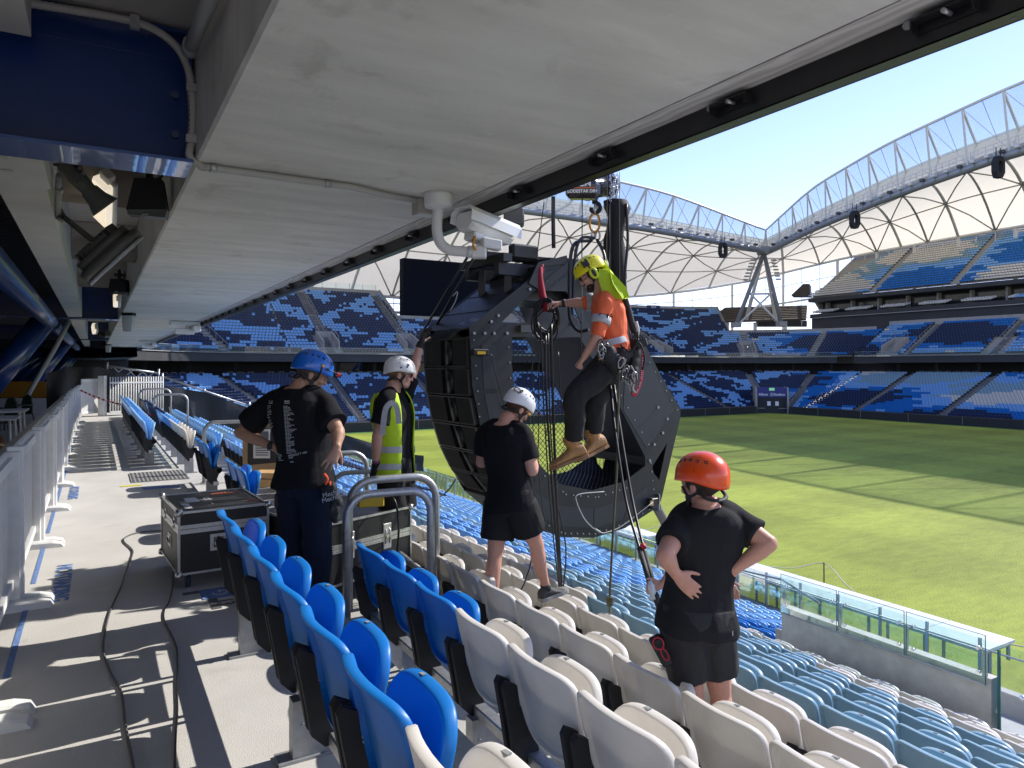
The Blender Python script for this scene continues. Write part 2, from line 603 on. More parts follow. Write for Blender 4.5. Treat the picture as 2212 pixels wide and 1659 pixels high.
# ---------------------------------------------------------------- far bowl
def B(seg, q, o, z=0.0):
    if seg == 'n': return S(q, 19 - o, z)
    if seg == 'e': return S(90 + o, q, z)
    if seg == 'f': return S(q, 109 + o, z)
    r = 6 + o
    a = R(q)
    if seg == 'c1': return S(84 + r * math.cos(a), 25 + r * math.sin(a), z)
    if seg == 'c2': return S(84 + r * math.cos(a), 103 + r * math.sin(a), z)
def path(names):
    p = []
    if 'n' in names: p += [('n', 62), ('n', 84)]
    if 'c1' in names: p += [('c1', a) for a in range(-81, 0, 9)]
    if 'e' in names: p += [('e', t) for t in (25, 38, 51, 64, 77, 90, 103)]
    if 'c2' in names: p += [('c2', a) for a in range(9, 90, 9)]
    if 'f' in names: p += [('f', s) for s in (84, 60, 40, 20, 0, -20)]
    return p
def sweep(mb, pth, prof, m=None):
    """prof: list of (o, z) swept along the perimeter path"""
    k = len(prof)
    vs = [B(sg, q, o, z) for sg, q in pth for o, z in prof]
    fs = []
    for i in range(len(pth) - 1):
        for j in range(k - 1):
            a = i * k + j
            fs.append((a, a + 1, a + 1 + k, a + k))
    mb.add(vs, fs, m)
M_stepD = mat("bowl_concrete", (0.20, 0.20, 0.205), 0.9, var=0.15, vscale=1.0)
M_fascia = mat("dark_fascia_panels", (0.030, 0.031, 0.035), 0.6, var=0.15, vscale=0.4)
M_board = mat("black_perimeter_boards", (0.018, 0.018, 0.022), 0.6)
M_glassr = glass_mat("balustrade_glass", (0.90, 0.96, 0.94), 0.15, 0.96)
M_concM = mat("concrete_mid", (0.33, 0.325, 0.31), 0.9, var=0.12, vscale=1.2, bump=0.2, bscale=30)
# tier 2 geometry
def z2(j): return 3.75 + 0.47 * j
def o2(j): return 16.6 + 0.84 * j
def rows2(seg, q):
    if seg == 'n': return 24
    if seg == 'c1': return 24
    if seg == 'e':
        if q < 45.5: return 24
        if q < 70: return 13
        return 24
    if seg == 'c2': return 24 if q < 33 else 11
    return 13
def tier1_prof():
    p = [(1.3, -5.9), (1.3, zfl(20))]
    for k in range(20, 0, -1):
        o0, o1 = 19 - (ttop(k + 1) - 0.04), 19 - (ttop(k) - 0.04)
        p += [(o0 if k < 20 else 1.3, zfl(k)), (o1, zfl(k))]
    p += [(26, 0.0)]
    return p
def tier2_prof(n):
    p = []
    for j in range(n):
        p += [(o2(j), z2(j)), (o2(j + 1), z2(j))]
    p += [(o2(n), z2(n) + 0.9), (o2(n) + 0.25, z2(n) + 0.9), (o2(n) + 0.25, 2.4)]
    return p
def grandstand(name, label, segs, t1segs=None):
    T = thing(name, label, "grandstand", S(60, 60, PITCH))
    full = path(segs)
    a = MB(); sweep(a, full, tier1_prof()); a.build("lower_tier", M_stepD, T)
    # upper tier in runs of equal height
    def dens():
        p = []
        for sg in segs:
            if sg == 'n': p += [('n', 62), ('n', 84)]
            if sg == 'c1': p += [('c1', x) for x in range(-87, 0, 6)]
            if sg == 'e': p += [('e', x) for x in (25, 30, 35, 40, 44.9, 45.6, 50, 60, 69.9, 70.1, 80, 90, 102.9)]
            if sg == 'c2': p += [('c2', x) for x in (3, 9, 15, 21, 27, 32.9, 33.1, 42, 51, 60, 69, 78, 87)]
            if sg == 'f': p += [('f', x) for x in (84, 60, 40, 20, 0, -20)]
        return p
    u = MB(); dp = dens(); i = 0
    while i < len(dp) - 1:
        n = rows2(*dp[i]); j = i
        while j + 1 < len(dp) and rows2(*dp[j + 1]) == n: j += 1
        run = dp[i:j + 1]
        if j + 1 < len(dp): run = run + [dp[j + 1]] if n > rows2(*dp[j + 1]) else run + [dp[j + 1]]
        sweep(u, run, tier2_prof(n))
        # end wall where the tall wing stops
        for e in (run[0], run[-1]):
            if n == 24:
                vs = [B(*e, o2(10), z2(10) - 1), B(*e, o2(24) + .2, z2(10) - 1), B(*e, o2(24) + .2, z2(24) + 1.0), B(*e, o2(23.5), z2(24) + 1.0), B(*e, o2(10), z2(10) + 1.0)]
                u.add(vs, [(0, 1, 2, 3, 4)])
        i = j + 1 if j > i else i + 1
    u.build("upper_tier", M_concM, T)
    f = MB()
    sweep(f, full, [(16.45, 3.72), (16.3, 3.62), (16.2, 2.45), (18.2, 2.35), (27, 2.35)])
    f.build("tier_fascia", M_fascia, T)
    w = MB()
    sweep(w, full, [(16.42, 3.62), (16.1, 3.62), (16.1, 3.70), (16.42, 3.70)])
    w.build("capping", M_concM, T)
    # railing glass on the tier front
    r = MB(); sweep(r, full, [(16.3, 3.70), (16.3, 4.55)]); r.build("front_glass", M_glassr, T)
    r = MB()
    for (sa, qa), (sb, qb) in zip(full[:-1], full[1:]):
        r.bar(B(sa, qa, 16.3, 4.57), B(sb, qb, 16.3, 4.57), .05, .05)
    r.build("front_handrail", M_galvd, T)
    return T
G_end = grandstand("grandstand", "long dark blue two tier stand at the far end behind the pitch", ['n', 'c1', 'e', 'c2'])
G_side = grandstand("grandstand", "tall striped stand on the right across the pitch with corporate boxes", ['f'])
# back wall of the concourse with openings to the street
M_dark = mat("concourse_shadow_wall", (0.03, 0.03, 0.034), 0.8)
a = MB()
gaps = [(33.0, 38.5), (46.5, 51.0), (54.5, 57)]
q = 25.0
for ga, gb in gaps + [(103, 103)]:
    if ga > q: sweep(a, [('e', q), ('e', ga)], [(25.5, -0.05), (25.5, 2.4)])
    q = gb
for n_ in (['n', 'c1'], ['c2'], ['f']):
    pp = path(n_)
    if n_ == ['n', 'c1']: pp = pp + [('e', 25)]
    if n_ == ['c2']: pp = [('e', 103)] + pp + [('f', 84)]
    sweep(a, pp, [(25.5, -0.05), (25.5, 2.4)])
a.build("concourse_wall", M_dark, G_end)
a = MB()
for i, (sg, q) in enumerate([('e', x) for x in range(27, 104, 6)] + [('c2', x) for x in range(10, 90, 16)] + [('c1', x) for x in range(-80, 0, 16)]):
    a.bar(B(sg, q, 20.5, 0), B(sg, q, 20.5, 2.4), .5, .5)
a.islands("column", M_dark, G_end)
a = MB()
for s_ in range(-20, 84, 7):
    a.bar(B('f', s_, 20.5, 0), B('f', s_, 20.5, 2.4), .5, .5)
a.islands("column", M_dark, G_side)
for t0 in (29, 41, 53, 35):
    b = MB()
    for kx in (0, 1): b.cyl(B('e', t0 + kx * 2.6, 22 + kx * 1.5, 0), B('e', t0 + 1.2, 19, 2.5), .22, 8)
    b.islands("raking_strut", M_blue, G_end)
# street life beyond the openings
M_hedge = mat("hedge_green", (0.20, 0.28, 0.03), 0.9, var=0.5, vscale=3, detail=8)
a = MB()
random.seed(5)
for i in range(700):
    q = random.uniform(31, 60)
    c = B('e', q, 31 + random.uniform(0, 1.2), random.uniform(-0.1, 0.85))
    d1 = Vector((random.uniform(-1, 1), random.uniform(-1, 1), random.uniform(-1, 1))).normalized() * .22
    d2 = d1.orthogonal().normalized() * .22
    a.quad(c - d1 - d2, c + d1 - d2, c + d1 + d2, c - d1 + d2)
tag(a.build("hedge", M_hedge), "clipped green hedge outside the far concourse openings", "hedge")
M_brick = mat("pale_street_wall", (0.42, 0.36, 0.32), 0.9, var=0.25, vscale=1.2, detail=8)
a = MB(); a.box(S(128, 45, 1.2), (0.3, 14, 2.4), (DIR_S, DIR_T, UP)); 
tag(a.build("street_wall", M_brick), "brown stone wall seen through the far concourse openings", "wall")
a = MB(); a.box(S(121, 43, -0.1), (8, 20, 0.1), (DIR_S, DIR_T, UP)); solid(a, "forecourt", M_concL, None, None, kind="structure")
V = thing("parked_van", "white van parked outside the far concourse opening", "van", S(124, 48.4, 0))
a = MB(); a.box(S(124, 48.4, 1.15), (.9, 2.1, .7), (DIR_S, DIR_T, UP), bevel=.15); a.box(S(124, 50.6, .8), (.85, .5, .35), (DIR_S, DIR_T, UP), bevel=.12); a.build("body", M_white, V)
a = MB()
for tt in (47.0, 50.2): a.cyl(S(122.9, tt, .33), S(123.1, tt, .33), .33, 14)
a.islands("wheel", M_blackm, V)
a = MB(); a.box(S(123.07, 50.0, 1.35), (.02, .42, .25), (DIR_S, DIR_T, UP)); a.build("window", M_black, V)

# perimeter boards: black panels, one thing each
a = MB()
for pth_ in (path(['n', 'c1', 'e']) + [('c2', 9), ('c2', 18)], [('c2', 72), ('c2', 81)] + path(['f'])):
    sweep(a, pth_, [(0.25, PITCH), (0.0, PITCH), (0.0, -5.62), (0.06, -5.58), (1.3, -5.62), (1.3, -5.95)])
bd = a.build("perimeter_boards", M_board)
tag(bd, "low black advertising boards running round the foot of the far stands", "board")
a = MB()
for (sa, qa) in [('e', x) for x in range(26, 104, 6)] + [('f', x) for x in range(-16, 84, 8)]:
    a.bar(B(sa, qa, -0.03, PITCH + .1), B(sa, qa, -0.03, -5.62), .05, .03)
a.build("panel_joint", M_galvd, bd)

# ---------------------------------------------------------------- upper levels of the side stand
SB = [-22, 102]
def prism_s(mb, prof, s0, s1, m=None):
    mb.prism([S(s0, 109 + o, z) for o, z in prof], S(s1, 0) - S(s0, 0), m)
a = MB()
prism_s(a, [(27.8, 8.0), (30, 8.0), (30, 12.4), (27.8, 12.4)], -22, 102)
a.build("rear_wall", M_fascia, G_side)
a = MB()
prism_s(a, [(27.2, 12.4), (27.2, 13.3), (33, 13.3), (33, 12.4)], *SB)
a.build("box_level_fascia", M_fascia, G_side)
a = MB(); prism_s(a, [(27.12, 12.36), (27.12, 12.48), (27.3, 12.48), (27.3, 12.36)], *SB); a.build("edge_trim", M_galvd, G_side)
a = MB()
prism_s(a, [(31.5, 13.3), (31.5, 15.9), (31.7, 15.9), (31.7, 13.3)], *SB)
a.build("box_glazing", mat("dark_box_glass", (0.03, 0.035, 0.04), 0.08, spec=0.8), G_side)
a = MB()
for s_ in range(-20, 102, 6):
    prism_s(a, [(30.3, 13.3), (30.3, 15.9), (31.5, 15.9), (31.5, 13.3)], s_, s_ + .3)
a.islands("box_divider", M_concM, G_side)
a = MB()
prism_s(a, [(26.6, 15.9), (26.6, 16.7), (34, 16.7), (34, 15.9)], *SB)
a.build("top_tier_fascia", M_fascia, G_side)
a = MB()
prof = []
for j in range(21): prof += [(28.2 + .84 * j, 17.0 + .56 * j), (29.04 + .84 * j, 17.0 + .56 * j)]
k = len(prof)
n0 = [(o, z) for o, z in prof]
vs = [S(s_, 109 + o, z) for s_ in SB for o, z in n0]
a.add(vs, [(j, j + 1, j + 1 + k, j + k) for j in range(k - 1)])
prism_s(a, [(28.2, 17), (45.8, 28.7), (46.2, 28.7), (46.2, 12), (33, 12)], 101.9, 102.3)
a.build("top_tier", M_concM, G_side)
a = MB(); prism_s(a, [(46.0, 28.0), (46.0, 29.3), (46.3, 29.3), (46.3, 28.0)], *SB); a.build("top_parapet", M_concM, G_side)
a = MB()
for s_ in range(-20, 103, 3): a.bar(S(s_, 155.1, 29.3), S(s_, 155.1, 30.3), .06, .06)
a.bar(S(-22, 155.1, 30.3), S(102, 155.1, 30.3), .06, .06)
a.build("top_railing", M_galvd, G_side)
# stair aisles, barriers and entries
M_stair = mat("stair_concrete", (0.17, 0.17, 0.172), 0.9, var=0.1, vscale=3)
AIS = {'e': [31, 44.5, 58.5, 72, 86, 99.5], 'f': [-10, 4, 18, 32, 46, 60, 74], 'c2': [38, 68], 'c1': [-60, -25]}
def barrier_run(mb, sg, q, prof, h=0.9):
    pts = [B(sg, q, o, z + h) for o, z in prof]
    for i, p in enumerate(pts):
        mb.bar(p - UP * h, p, .045, .045)
        if i: mb.bar(pts[i - 1], p, .045, .045)
for sg, G in (('e', G_end), ('c1', G_end), ('c2', G_end), ('f', G_side)):
    for q in AIS[sg]:
        w = .55 if sg in 'ef' else .55 / 20 * 57.3
        a = MB()
        for k in range(1, 21):
            o0, o1 = 19 - (ttop(k + 1) - 0.04), 19 - (ttop(k) - 0.04)
            for hh in (0, 1):
                za = zfl(k) + .02 + .16 * hh
                oa = o0 + (o1 - o0) * .5 * hh
                a.add([B(sg, q - w, oa, za), B(sg, q + w, oa, za), B(sg, q + w, o1, za), B(sg, q - w, o1, za), B(sg, q - w, oa, za - .17), B(sg, q + w, oa, za - .17)],
                      [(0, 1, 2, 3), (4, 5, 1, 0)])
        a.build("stair_aisle", M_stair, G); a = MB()
        n = rows2(sg, q)
        for j in range(n):
            for hh in (0, 1):
                za = z2(j) + .02 + .23 * hh
                oa = o2(j) + .42 * hh
                a.add([B(sg, q - w, oa, za), B(sg, q + w, oa, za), B(sg, q + w, o2(j + 1), za), B(sg, q - w, o2(j + 1), za), B(sg, q - w, oa, za - .24), B(sg, q + w, oa, za - .24)],
                      [(0, 1, 2, 3), (4, 5, 1, 0)])
        a.build("stair_aisle", M_stair, G)
        r = MB()
        barrier_run(r, sg, q + w, [(o2(j), z2(j)) for j in range(0, n, 2)])
        barrier_run(r, sg, q - w, [(19 - ttop(k), zfl(k)) for k in range(20, 0, -3)])
        r.build("stair_railing", M_galvd, G)
# vomitory boxes in the upper tiers
def vomitory(G, sg, q, o0=18.2, z=3.9, w=1.2, hd=2.6):
    if sg in ('c1', 'c2'): f = 57.3 / (6 + o0)
    else: f = 1
    a = MB()
    for sd in (-1, 1):
        qq = q + sd * w * f
        poly = [B(sg, qq, o0 - .8, z + .3), B(sg, qq, o0 - .8, z + 1.7), B(sg, qq, o0 + 3.4, z + 3.4), B(sg, qq, o0 + 4.2, z + 3.4), B(sg, qq, o0 + 4.2, z + 1.2)]
        a.prism(poly, (B(sg, qq + .18 * f, o0, 0) - B(sg, qq, o0, 0)))
    a.add([B(sg, q - w * f, o0 + 3.2, z + 1.9), B(sg, q + w * f, o0 + 3.2, z + 1.9), B(sg, q + w * f, o0 + 3.2, z + 3.4), B(sg, q - w * f, o0 + 3.2, z + 3.4)], [(0, 1, 2, 3)])
    v = a.build("entry_walls", M_concM, G)
    a = MB(); a.add([B(sg, q - w * f, o0 + 3.0, z - .1), B(sg, q + w * f, o0 + 3.0, z - .1), B(sg, q + w * f, o0 + 3.0, z + 1.9), B(sg, q - w * f, o0 + 3.0, z + 1.9)], [(0, 1, 2, 3)])
    a.build("entry_doorway", M_dark, G)
    a = MB(); a.box(B(sg, q, o0 + 2.9, z + 2.05), (.5, .06, .06), (DIR_T if sg == 'e' else DIR_S, UP, DIR_S if sg == 'e' else DIR_T))
    a.build("entry_light", mat("lit_batten", (0.9, 0.9, 0.85), 0.5, emit=(1, .95, .8), estr=1.6), G)
    a = MB()
    for sd in (-1, 1):
        qq = q + sd * w * f
        for o_, z_ in ((o0 - .8, z + 1.7), (o0 + 1.3, z + 2.55), (o0 + 3.4, z + 3.4)): a.bar(B(sg, qq, o_, z_), B(sg, qq, o_, z_ + .8), .05, .05)
        a.bar(B(sg, qq, o0 - .8, z + 2.5), B(sg, qq, o0 + 3.4, z + 4.2), .05, .05)
    a.bar(B(sg, q - w * f, o0 + 3.4, z + 4.2), B(sg, q + w * f, o0 + 3.4, z + 4.2), .05, .05)
    a.build("entry_railing", M_galvd, G)
VOM = [('e', 31), ('e', 44.5), ('e', 58.5), ('e', 99.5), ('c2', 38), ('f', 60), ('f', 32)]
for sgs, G in ((['n', 'c1', 'e', 'c2'], G_end), (['f'], G_side)):
    r = MB()
    for sg in sgs:
        o_ = 18.55; st_ = 1.5 if sg in 'enf' else 1.5 / 24.5 * 57.3
        lo, hi = {'n': (32, 84), 'c1': (-88, 0), 'e': (25, 103), 'c2': (0, 88), 'f': (-18, 84)}[sg]
        q = lo
        while q < hi - st_:
            if not any(abs(q - a_) < st_ for a_ in AIS.get(sg, [])):
                a_, b_ = B(sg, q, o_, 0), B(sg, q + st_ * .62, o_, 0); r.tube(hoop_path(a_, b_, .95, .2, n=2), .035, 4)
            q += st_ * (1 if int(q * 7) % 5 else 2)
    r.build("hoop_railing", M_galvd, G)
for sg, q in VOM[:5]: vomitory(G_end, sg, q)
vomitory(G_side, 'f', 78)
# corner gate with sponsor banner under the concourse
GT = thing("gateway", "dark corner gateway with purple stadium banner between the lower stands", "gate", B('c2', 45, 3, PITCH))
def CB(o, w, z):   # corner frame: o outwards, w along
    d = (B('c2', 45, 10) - B('c2', 45, 0)).normalized()
    s_ = d.cross(UP)
    return B('c2', 45, 0) + d * o + s_ * w + UP * z
a = MB()
for sd in (-1, 1):
    a.prism([CB(0.3, sd * 2.6, PITCH), CB(0.3, sd * 2.6, -4.7), CB(1.0, sd * 2.6, -2.1), CB(6.5, sd * 2.6, -2.1), CB(6.5, sd * 2.6, PITCH)], (CB(0, sd * 2.9, 0) - CB(0, sd * 2.6, 0)))
a.islands("side_wall", M_concM, GT)
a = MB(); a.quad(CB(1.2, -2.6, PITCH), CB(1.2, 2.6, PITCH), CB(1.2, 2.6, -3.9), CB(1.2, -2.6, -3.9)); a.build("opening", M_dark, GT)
M_banner = mat("banner_violet", (0.025, 0.028, 0.20), 0.5)
a = MB(); a.box(CB(1.15, 0, -3.0), (2.6, .06, .95), ((CB(0, 1, 0) - CB(0, 0, 0)), (CB(1, 0, 0) - CB(0, 0, 0)), UP)); bn = a.build("banner", M_banner, GT)
wx = (CB(0, 1, 0) - CB(0, 0, 0))
M_wtxt = mat("white_lettering", (0.8, 0.8, 0.82), 0.6)
text_mesh("Allianz      Stadium", 0.62, CB(1.03, 0, -3.42), wx if wx.x > 0 else -wx, UP, "lettering", M_wtxt, GT, bold=True)
ri = MB()
cc = CB(1.02, 0, -3.42)
ri.tube([cc + wx * (.28 * math.cos(a_)) + UP * (.28 * math.sin(a_)) for a_ in [i * math.pi / 10 for i in range(21)]], .035, 5)
for dx_, h_ in ((-.1, .12), (0, .17), (.1, .12)): ri.bar(cc + wx * dx_ - UP * h_, cc + wx * dx_ + UP * h_, .05, .03)
ri.build("emblem", M_wtxt, GT)
a = MB(); a.box(CB(1.05, 0, -2.45), (.45, .03, .25), (wx, DIR_T, UP)); a.build("exit_sign", mat("exit_green", (0.10, 0.30, 0.13), 0.5, emit=(.3, .8, .4), estr=.25), GT)
a = MB()
for w_ in (-.5, .9): a.box(CB(1.1, w_, -5.1), (.28, .03, .4), (wx, DIR_T, UP))
a.islands("notice", M_wtxt, GT)

# end stand: glass screens and people-height railing on top of the tall wing
a = MB(); r = MB()
pp = [('e', x) for x in (25, 30, 35, 40, 45)]
sweep(a, pp, [(o2(24) + .1, z2(24) + .9), (o2(24) + .1, z2(24) + 1.9)])
for sg, q in pp + [('e', x + 2.5) for x in (25, 30, 35, 40)]: r.bar(B(sg, q, o2(24) + .1, z2(24) + .9), B(sg, q, o2(24) + .1, z2(24) + 1.9), .07, .07)
a.build("top_glass", M_glassr, G_end); r.build("top_railing", M_galvd, G_end)
# section number plate
pl = MB(); c0 = B('c2', 12, o2(24) - .15, z2(24) + .45)
ex = (B('c2', 10, 30) - B('c2', 14, 30)).normalized(); 
pl.box(c0, (1.7, .05, .55), (-ex, (B('c2', 12, 30) - B('c2', 12, 29)).normalized(), UP))
plo = pl.build("section_plate", mat("plate_navy", (0.02, 0.04, 0.14), 0.5), G_end)
text_mesh("205", .95, c0 - (B('c2', 12, 30) - B('c2', 12, 29)).normalized() * .08, -ex if (-ex).x > 0 else ex, UP, "plate_number", M_wtxt, plo)

# ---------------------------------------------------------------- video wall
VW = thing("video_screen", "big black video wall standing above the far end stand", "screen", S(119, 56, 10))
a = MB(); a.box(S(119, 56.2, 15.3), (.9, 9.2, 5.7), (DIR_S, DIR_T, UP)); a.build("panel", mat("dark_screen", (0.004, 0.006, 0.013), 0.8, spec=.1), VW)
a = MB()
for t_ in (49, 56, 63): a.bar(S(119, t_, 8.5), S(119, t_, 10), .4, .4)
a.box(S(118.9, 56.2, 9.35), (1.0, 9.4, .18), (DIR_S, DIR_T, UP)); a.build("support_frame", M_offw, VW)

# ---------------------------------------------------------------- corner pavilion roofs
M_brown = mat("brown_slats", (0.055, 0.042, 0.033), 0.7, var=0.2, vscale=1)
PV = thing("roof_pavilion", "brown slatted low roof in the far corner behind the white pylon", "pavilion", S(112, 128, 9))
a = MB()
def px_roof(x0, x1, f, y0, y1, dep):
    A, Bq = P(x0, y1, f), P(x1, y1, f)
    C, D = P(x1, y0, f + dep), P(x0 + 25, y0, f + dep)
    return A, Bq, C, D
q4 = px_roof(850, 1275, 172, 1320, 1400, 6)
c = lambda cx, cy, f: P(1106 + .5 * cx, .5 * cy, f)
A_, B_, C_, D_ = c(845, 1388, 168), c(1272, 1375, 168), c(1276, 1318, 174), c(920, 1328, 174)
a.prism([A_, B_, C_, D_], Vector((0, 0, -0.5)))
for i in range(1, 8):
    u = i / 8
    a.bar(A_.lerp(D_, u) + UP * .06, B_.lerp(C_, u) + UP * .06, .25, .08)
A_, B_, C_ = c(1205, 1275, 160), c(1287, 1275, 160), c(1285, 1226, 160)
a.prism([A_, B_, C_, c(1258, 1226, 160)], Vector((3, 6, 0)))
a.build("roof", M_brown, PV)
a = MB()
for cx in (930, 1050, 1180): a.bar(c(cx, 1395, 171), c(cx, 1425, 171), .7, .7)
a.islands("column", M_offw, PV)
a = MB(); a.prism([c(1060, 1385, 176), c(1275, 1385, 176), c(1275, 1412, 176), c(1060, 1412, 176)], Vector((0, 1, 0))); a.build("rear_wall", M_fascia, PV)

# ---------------------------------------------------------------- roof
def lerp(a, b, u): return a + (b - a) * u
def interp(tab, u):
    for (u0, v0), (u1, v1) in zip(tab[:-1], tab[1:]):
        if u <= u1:
            w = (u - u0) / (u1 - u0)
            return tuple(lerp(p, q, w) for p, q in zip(v0, v1))
    return tab[-1][1]
# u: 0 left corner .. 1 far corner .. 2 right end       (s, t, z)
INN = [(0, (104, 2, 26.5)), (0.25, (102, 32, 27.5)), (0.5, (101, 62, 28)), (0.75, (101.5, 93, 27.6)), (1.0, (104, 124.8, 26.7)),
       (1.2, (88, 118.5, 28.4)), (1.4, (70, 114.5, 30.4)), (1.6, (50, 111.5, 32.1)), (1.8, (28, 110.5, 33)), (2.0, (0, 110, 33.5))]
TOPC = [(0, (103, 4, 31)), (0.25, (99.5, 33, 33.8)), (0.5, (98, 62, 35)), (0.75, (99.5, 92, 34.2)), (1.0, (102.6, 122.6, 30.7)),
        (1.2, (86, 115.8, 35.4)), (1.4, (69, 111.6, 38.2)), (1.6, (49.5, 108.6, 40.3)), (1.8, (28, 107.5, 41.8)), (2.0, (0, 107, 42.5))]
OUT = [(0, (124, -20, 22)), (0.2, (130, 20, 16)), (0.5, (131, 62, 15)), (0.75, (133, 98, 17.2)), (0.9, (134, 128, 20.5)), (1.0, (131, 150, 24.5)),
       (1.15, (104, 151, 27.2)), (1.4, (80, 151, 28)), (1.6, (56, 151, 28.6)), (2.0, (0, 151, 29))]
def smooth_interp(tab, u):
    h = .05
    p = [Vector(interp(tab, min(max(u + d, tab[0][0]), tab[-1][0]))) for d in (-h, 0, h)]
    if abs(u - 1) < .06: return interp(tab, u)
    return tuple((p[0] + p[1] * 2 + p[2]) / 4)
def RF(u, v, lift=0.0):
    i, o = Vector(smooth_interp(INN, u)), Vector(smooth_interp(OUT, u))
    h = 4 * v * (1 - v)
    uu = min(abs(u - 1), 1)
    amp = 2.2 + 4.3 * min(1, uu * 2.2)
    p = i.lerp(o, v)
    z = p.z + amp * h + 1.2 * math.sin(math.pi * min(1, v * 1.6)) * 0 + lift
    return S(p.x, p.y, z)
RO = thing("stadium_roof", "white membrane roof on a curved grey steel grid over the far stands", "roof", S(110, 60, 20))
M_memb = mat("roof_membrane", (0.80, 0.73, 0.58), 0.7, trans=0.55, var=0.02, vscale=.6)
M_tube = mat("roof_tube_grey", (0.46, 0.45, 0.43), 0.5)
M_tubeL = mat("roof_tube_light", (0.70, 0.70, 0.68), 0.45)
a = MB(); NU, NV = 96, 14
vs = [RF(2 * i / NU, j / NV, .35) for i in range(NU + 1) for j in range(NV + 1)]
a.add(vs, [(i * (NV + 1) + j, i * (NV + 1) + j + 1, (i + 1) * (NV + 1) + j + 1, (i + 1) * (NV + 1) + j) for i in range(NU) for j in range(NV)], smooth=True)
a.build("membrane", M_memb, RO)
NR = 34
for i in range(NR + 1):
    u = 2 * i / NR
    if u > 1.95: continue
    rb = MB()
    rb.tube([RF(u, v / 12) for v in range(13)], .30 if i % 2 == 0 else .22, 6, flat=.6)
    rb.build("arch_rib", M_tubeL if i % 2 == 0 else M_tube, RO)
a = MB()
for v in (.25, .5, .75):
    a.tube([RF(2 * i / 68, v, -.05) for i in range(69)], .13, 5)
du = 2 / NR
for i in range(NR):
    for j in range(4):
        u0 = i * du
        v0, v1 = j * .25, (j + 1) * .25
        if (i + j) % 2: a.tube([RF(u0, v0, -.1), RF(u0 + du / 2, (v0 + v1) / 2, -.1), RF(u0 + du, v1, -.1)], .14, 5)
        else: a.tube([RF(u0, v1, -.1), RF(u0 + du / 2, (v0 + v1) / 2, -.1), RF(u0 + du, v0, -.1)], .14, 5)
a.build("diagonal_bracing", M_tube, RO)
a = MB(); a.tube([RF(2 * i / 68, 1.0, 0) for i in range(69)], .35, 6); a.build("rear_edge_beam", M_offw, RO)
a = MB(); a.tube([RF(2 * i / 68, 0.0, -.2) for i in range(69)], .62, 8); a.build("front_edge_beam", M_galvd, RO)
def TC(u): return S(*smooth_interp(TOPC, u))
a = MB(); a.tube([TC(2 * i / 68) for i in range(69)], .22, 6); a.build("top_chord", M_tubeL, RO)
M_poly = glass_mat("translucent_roof_sheet", (0.92, 0.95, 1.0), 0.12, 0.60)
a = MB(); N = 90
vs = []
for i in range(N + 1):
    u = 2 * i / N
    k0, k1 = TC(u), RF(u, .13, 1.1)
    vs += [k0, k0.lerp(k1, .5) + UP * .3, k1]
a.add(vs, [(3 * i + j, 3 * i + j + 1, 3 * i + j + 4, 3 * i + j + 3) for i in range(N) for j in (0, 1)], smooth=True)
a.build("clear_roof_strip", M_poly, RO)
for i in range(1, 68):
    u = 2 * i / 68
    a = MB()
    k0, k1 = TC(u), RF(u, .13, 1.1)
    if i % 2 == 0:
        a.bar(k0, k1, .3, .35)
        a.bar(k0, RF(u, 0), .28, .28)
        a.bar(RF(u, 0), k1, .18, .18)
    else:
        a.bar(k0, k1, .07, .07)
    un = 2 * (i + 1) / 68
    if i % 2 == 0: a.bar(k0, RF(min(2, u + 2 / 34), .02), .09, .09)
    a.build("truss_frame", M_tubeL if i % 2 == 0 else M_tube, RO)
# inner white parapet band of the roof behind the truss, and a catwalk with floodlights
a = MB()
vs = []
for i in range(N + 1):
    u = 2 * i / N
    vs += [RF(u, .07, .3), RF(u, .11, 2.6)]
a.add(vs, [(2 * i, 2 * i + 1, 2 * i + 3, 2 * i + 2) for i in range(N)])
a.build("inner_band", mat("cream_band", (0.72, 0.69, 0.60), 0.7, trans=.3), RO)
a = MB()
for i in range(N):
    u, un = 2 * i / N, 2 * (i + 1) / N
    for h_ in (.9, 1.5, 2.1): a.bar(RF(u, 0, h_) , RF(un, 0, h_), .07, .07)
    a.bar(RF(u, 0, .4), RF(u, 0, 2.1), .09, .09)
    um = (u + un) / 2
    a.bar(RF(um, 0, .4), RF(um, 0, 2.1), .07, .07)
a.build("catwalk_railing", M_offw, RO)
lamp_d, lamp_p = None, None
random.seed(3)
for i in range(46):
    u = 0.72 + i * 0.0205
    if abs(u - 1) < .02: continue
    c0 = RF(u, -0.02, .55)
    fl = thing("roof_floodlight", "", "floodlight", c0, "floodlights along the roof edge catwalk")
    b_ = MB(); b_.box(c0 + UP * .25, (.45, .3, .22), (DIR_T, DIR_S, UP), bevel=.06); b_.build("housing", M_offw if i % 3 else M_dgrey, fl)
    b_ = MB(); b_.bar(c0 + UP * -.55, c0 + UP * .1, .12, .12); b_.build("bracket", M_galvd, fl)
    fl["label"] = ("white" if i % 3 else "dark grey") + " floodlight, %s along the far roof edge catwalk counting from its left end" % ordn(i)
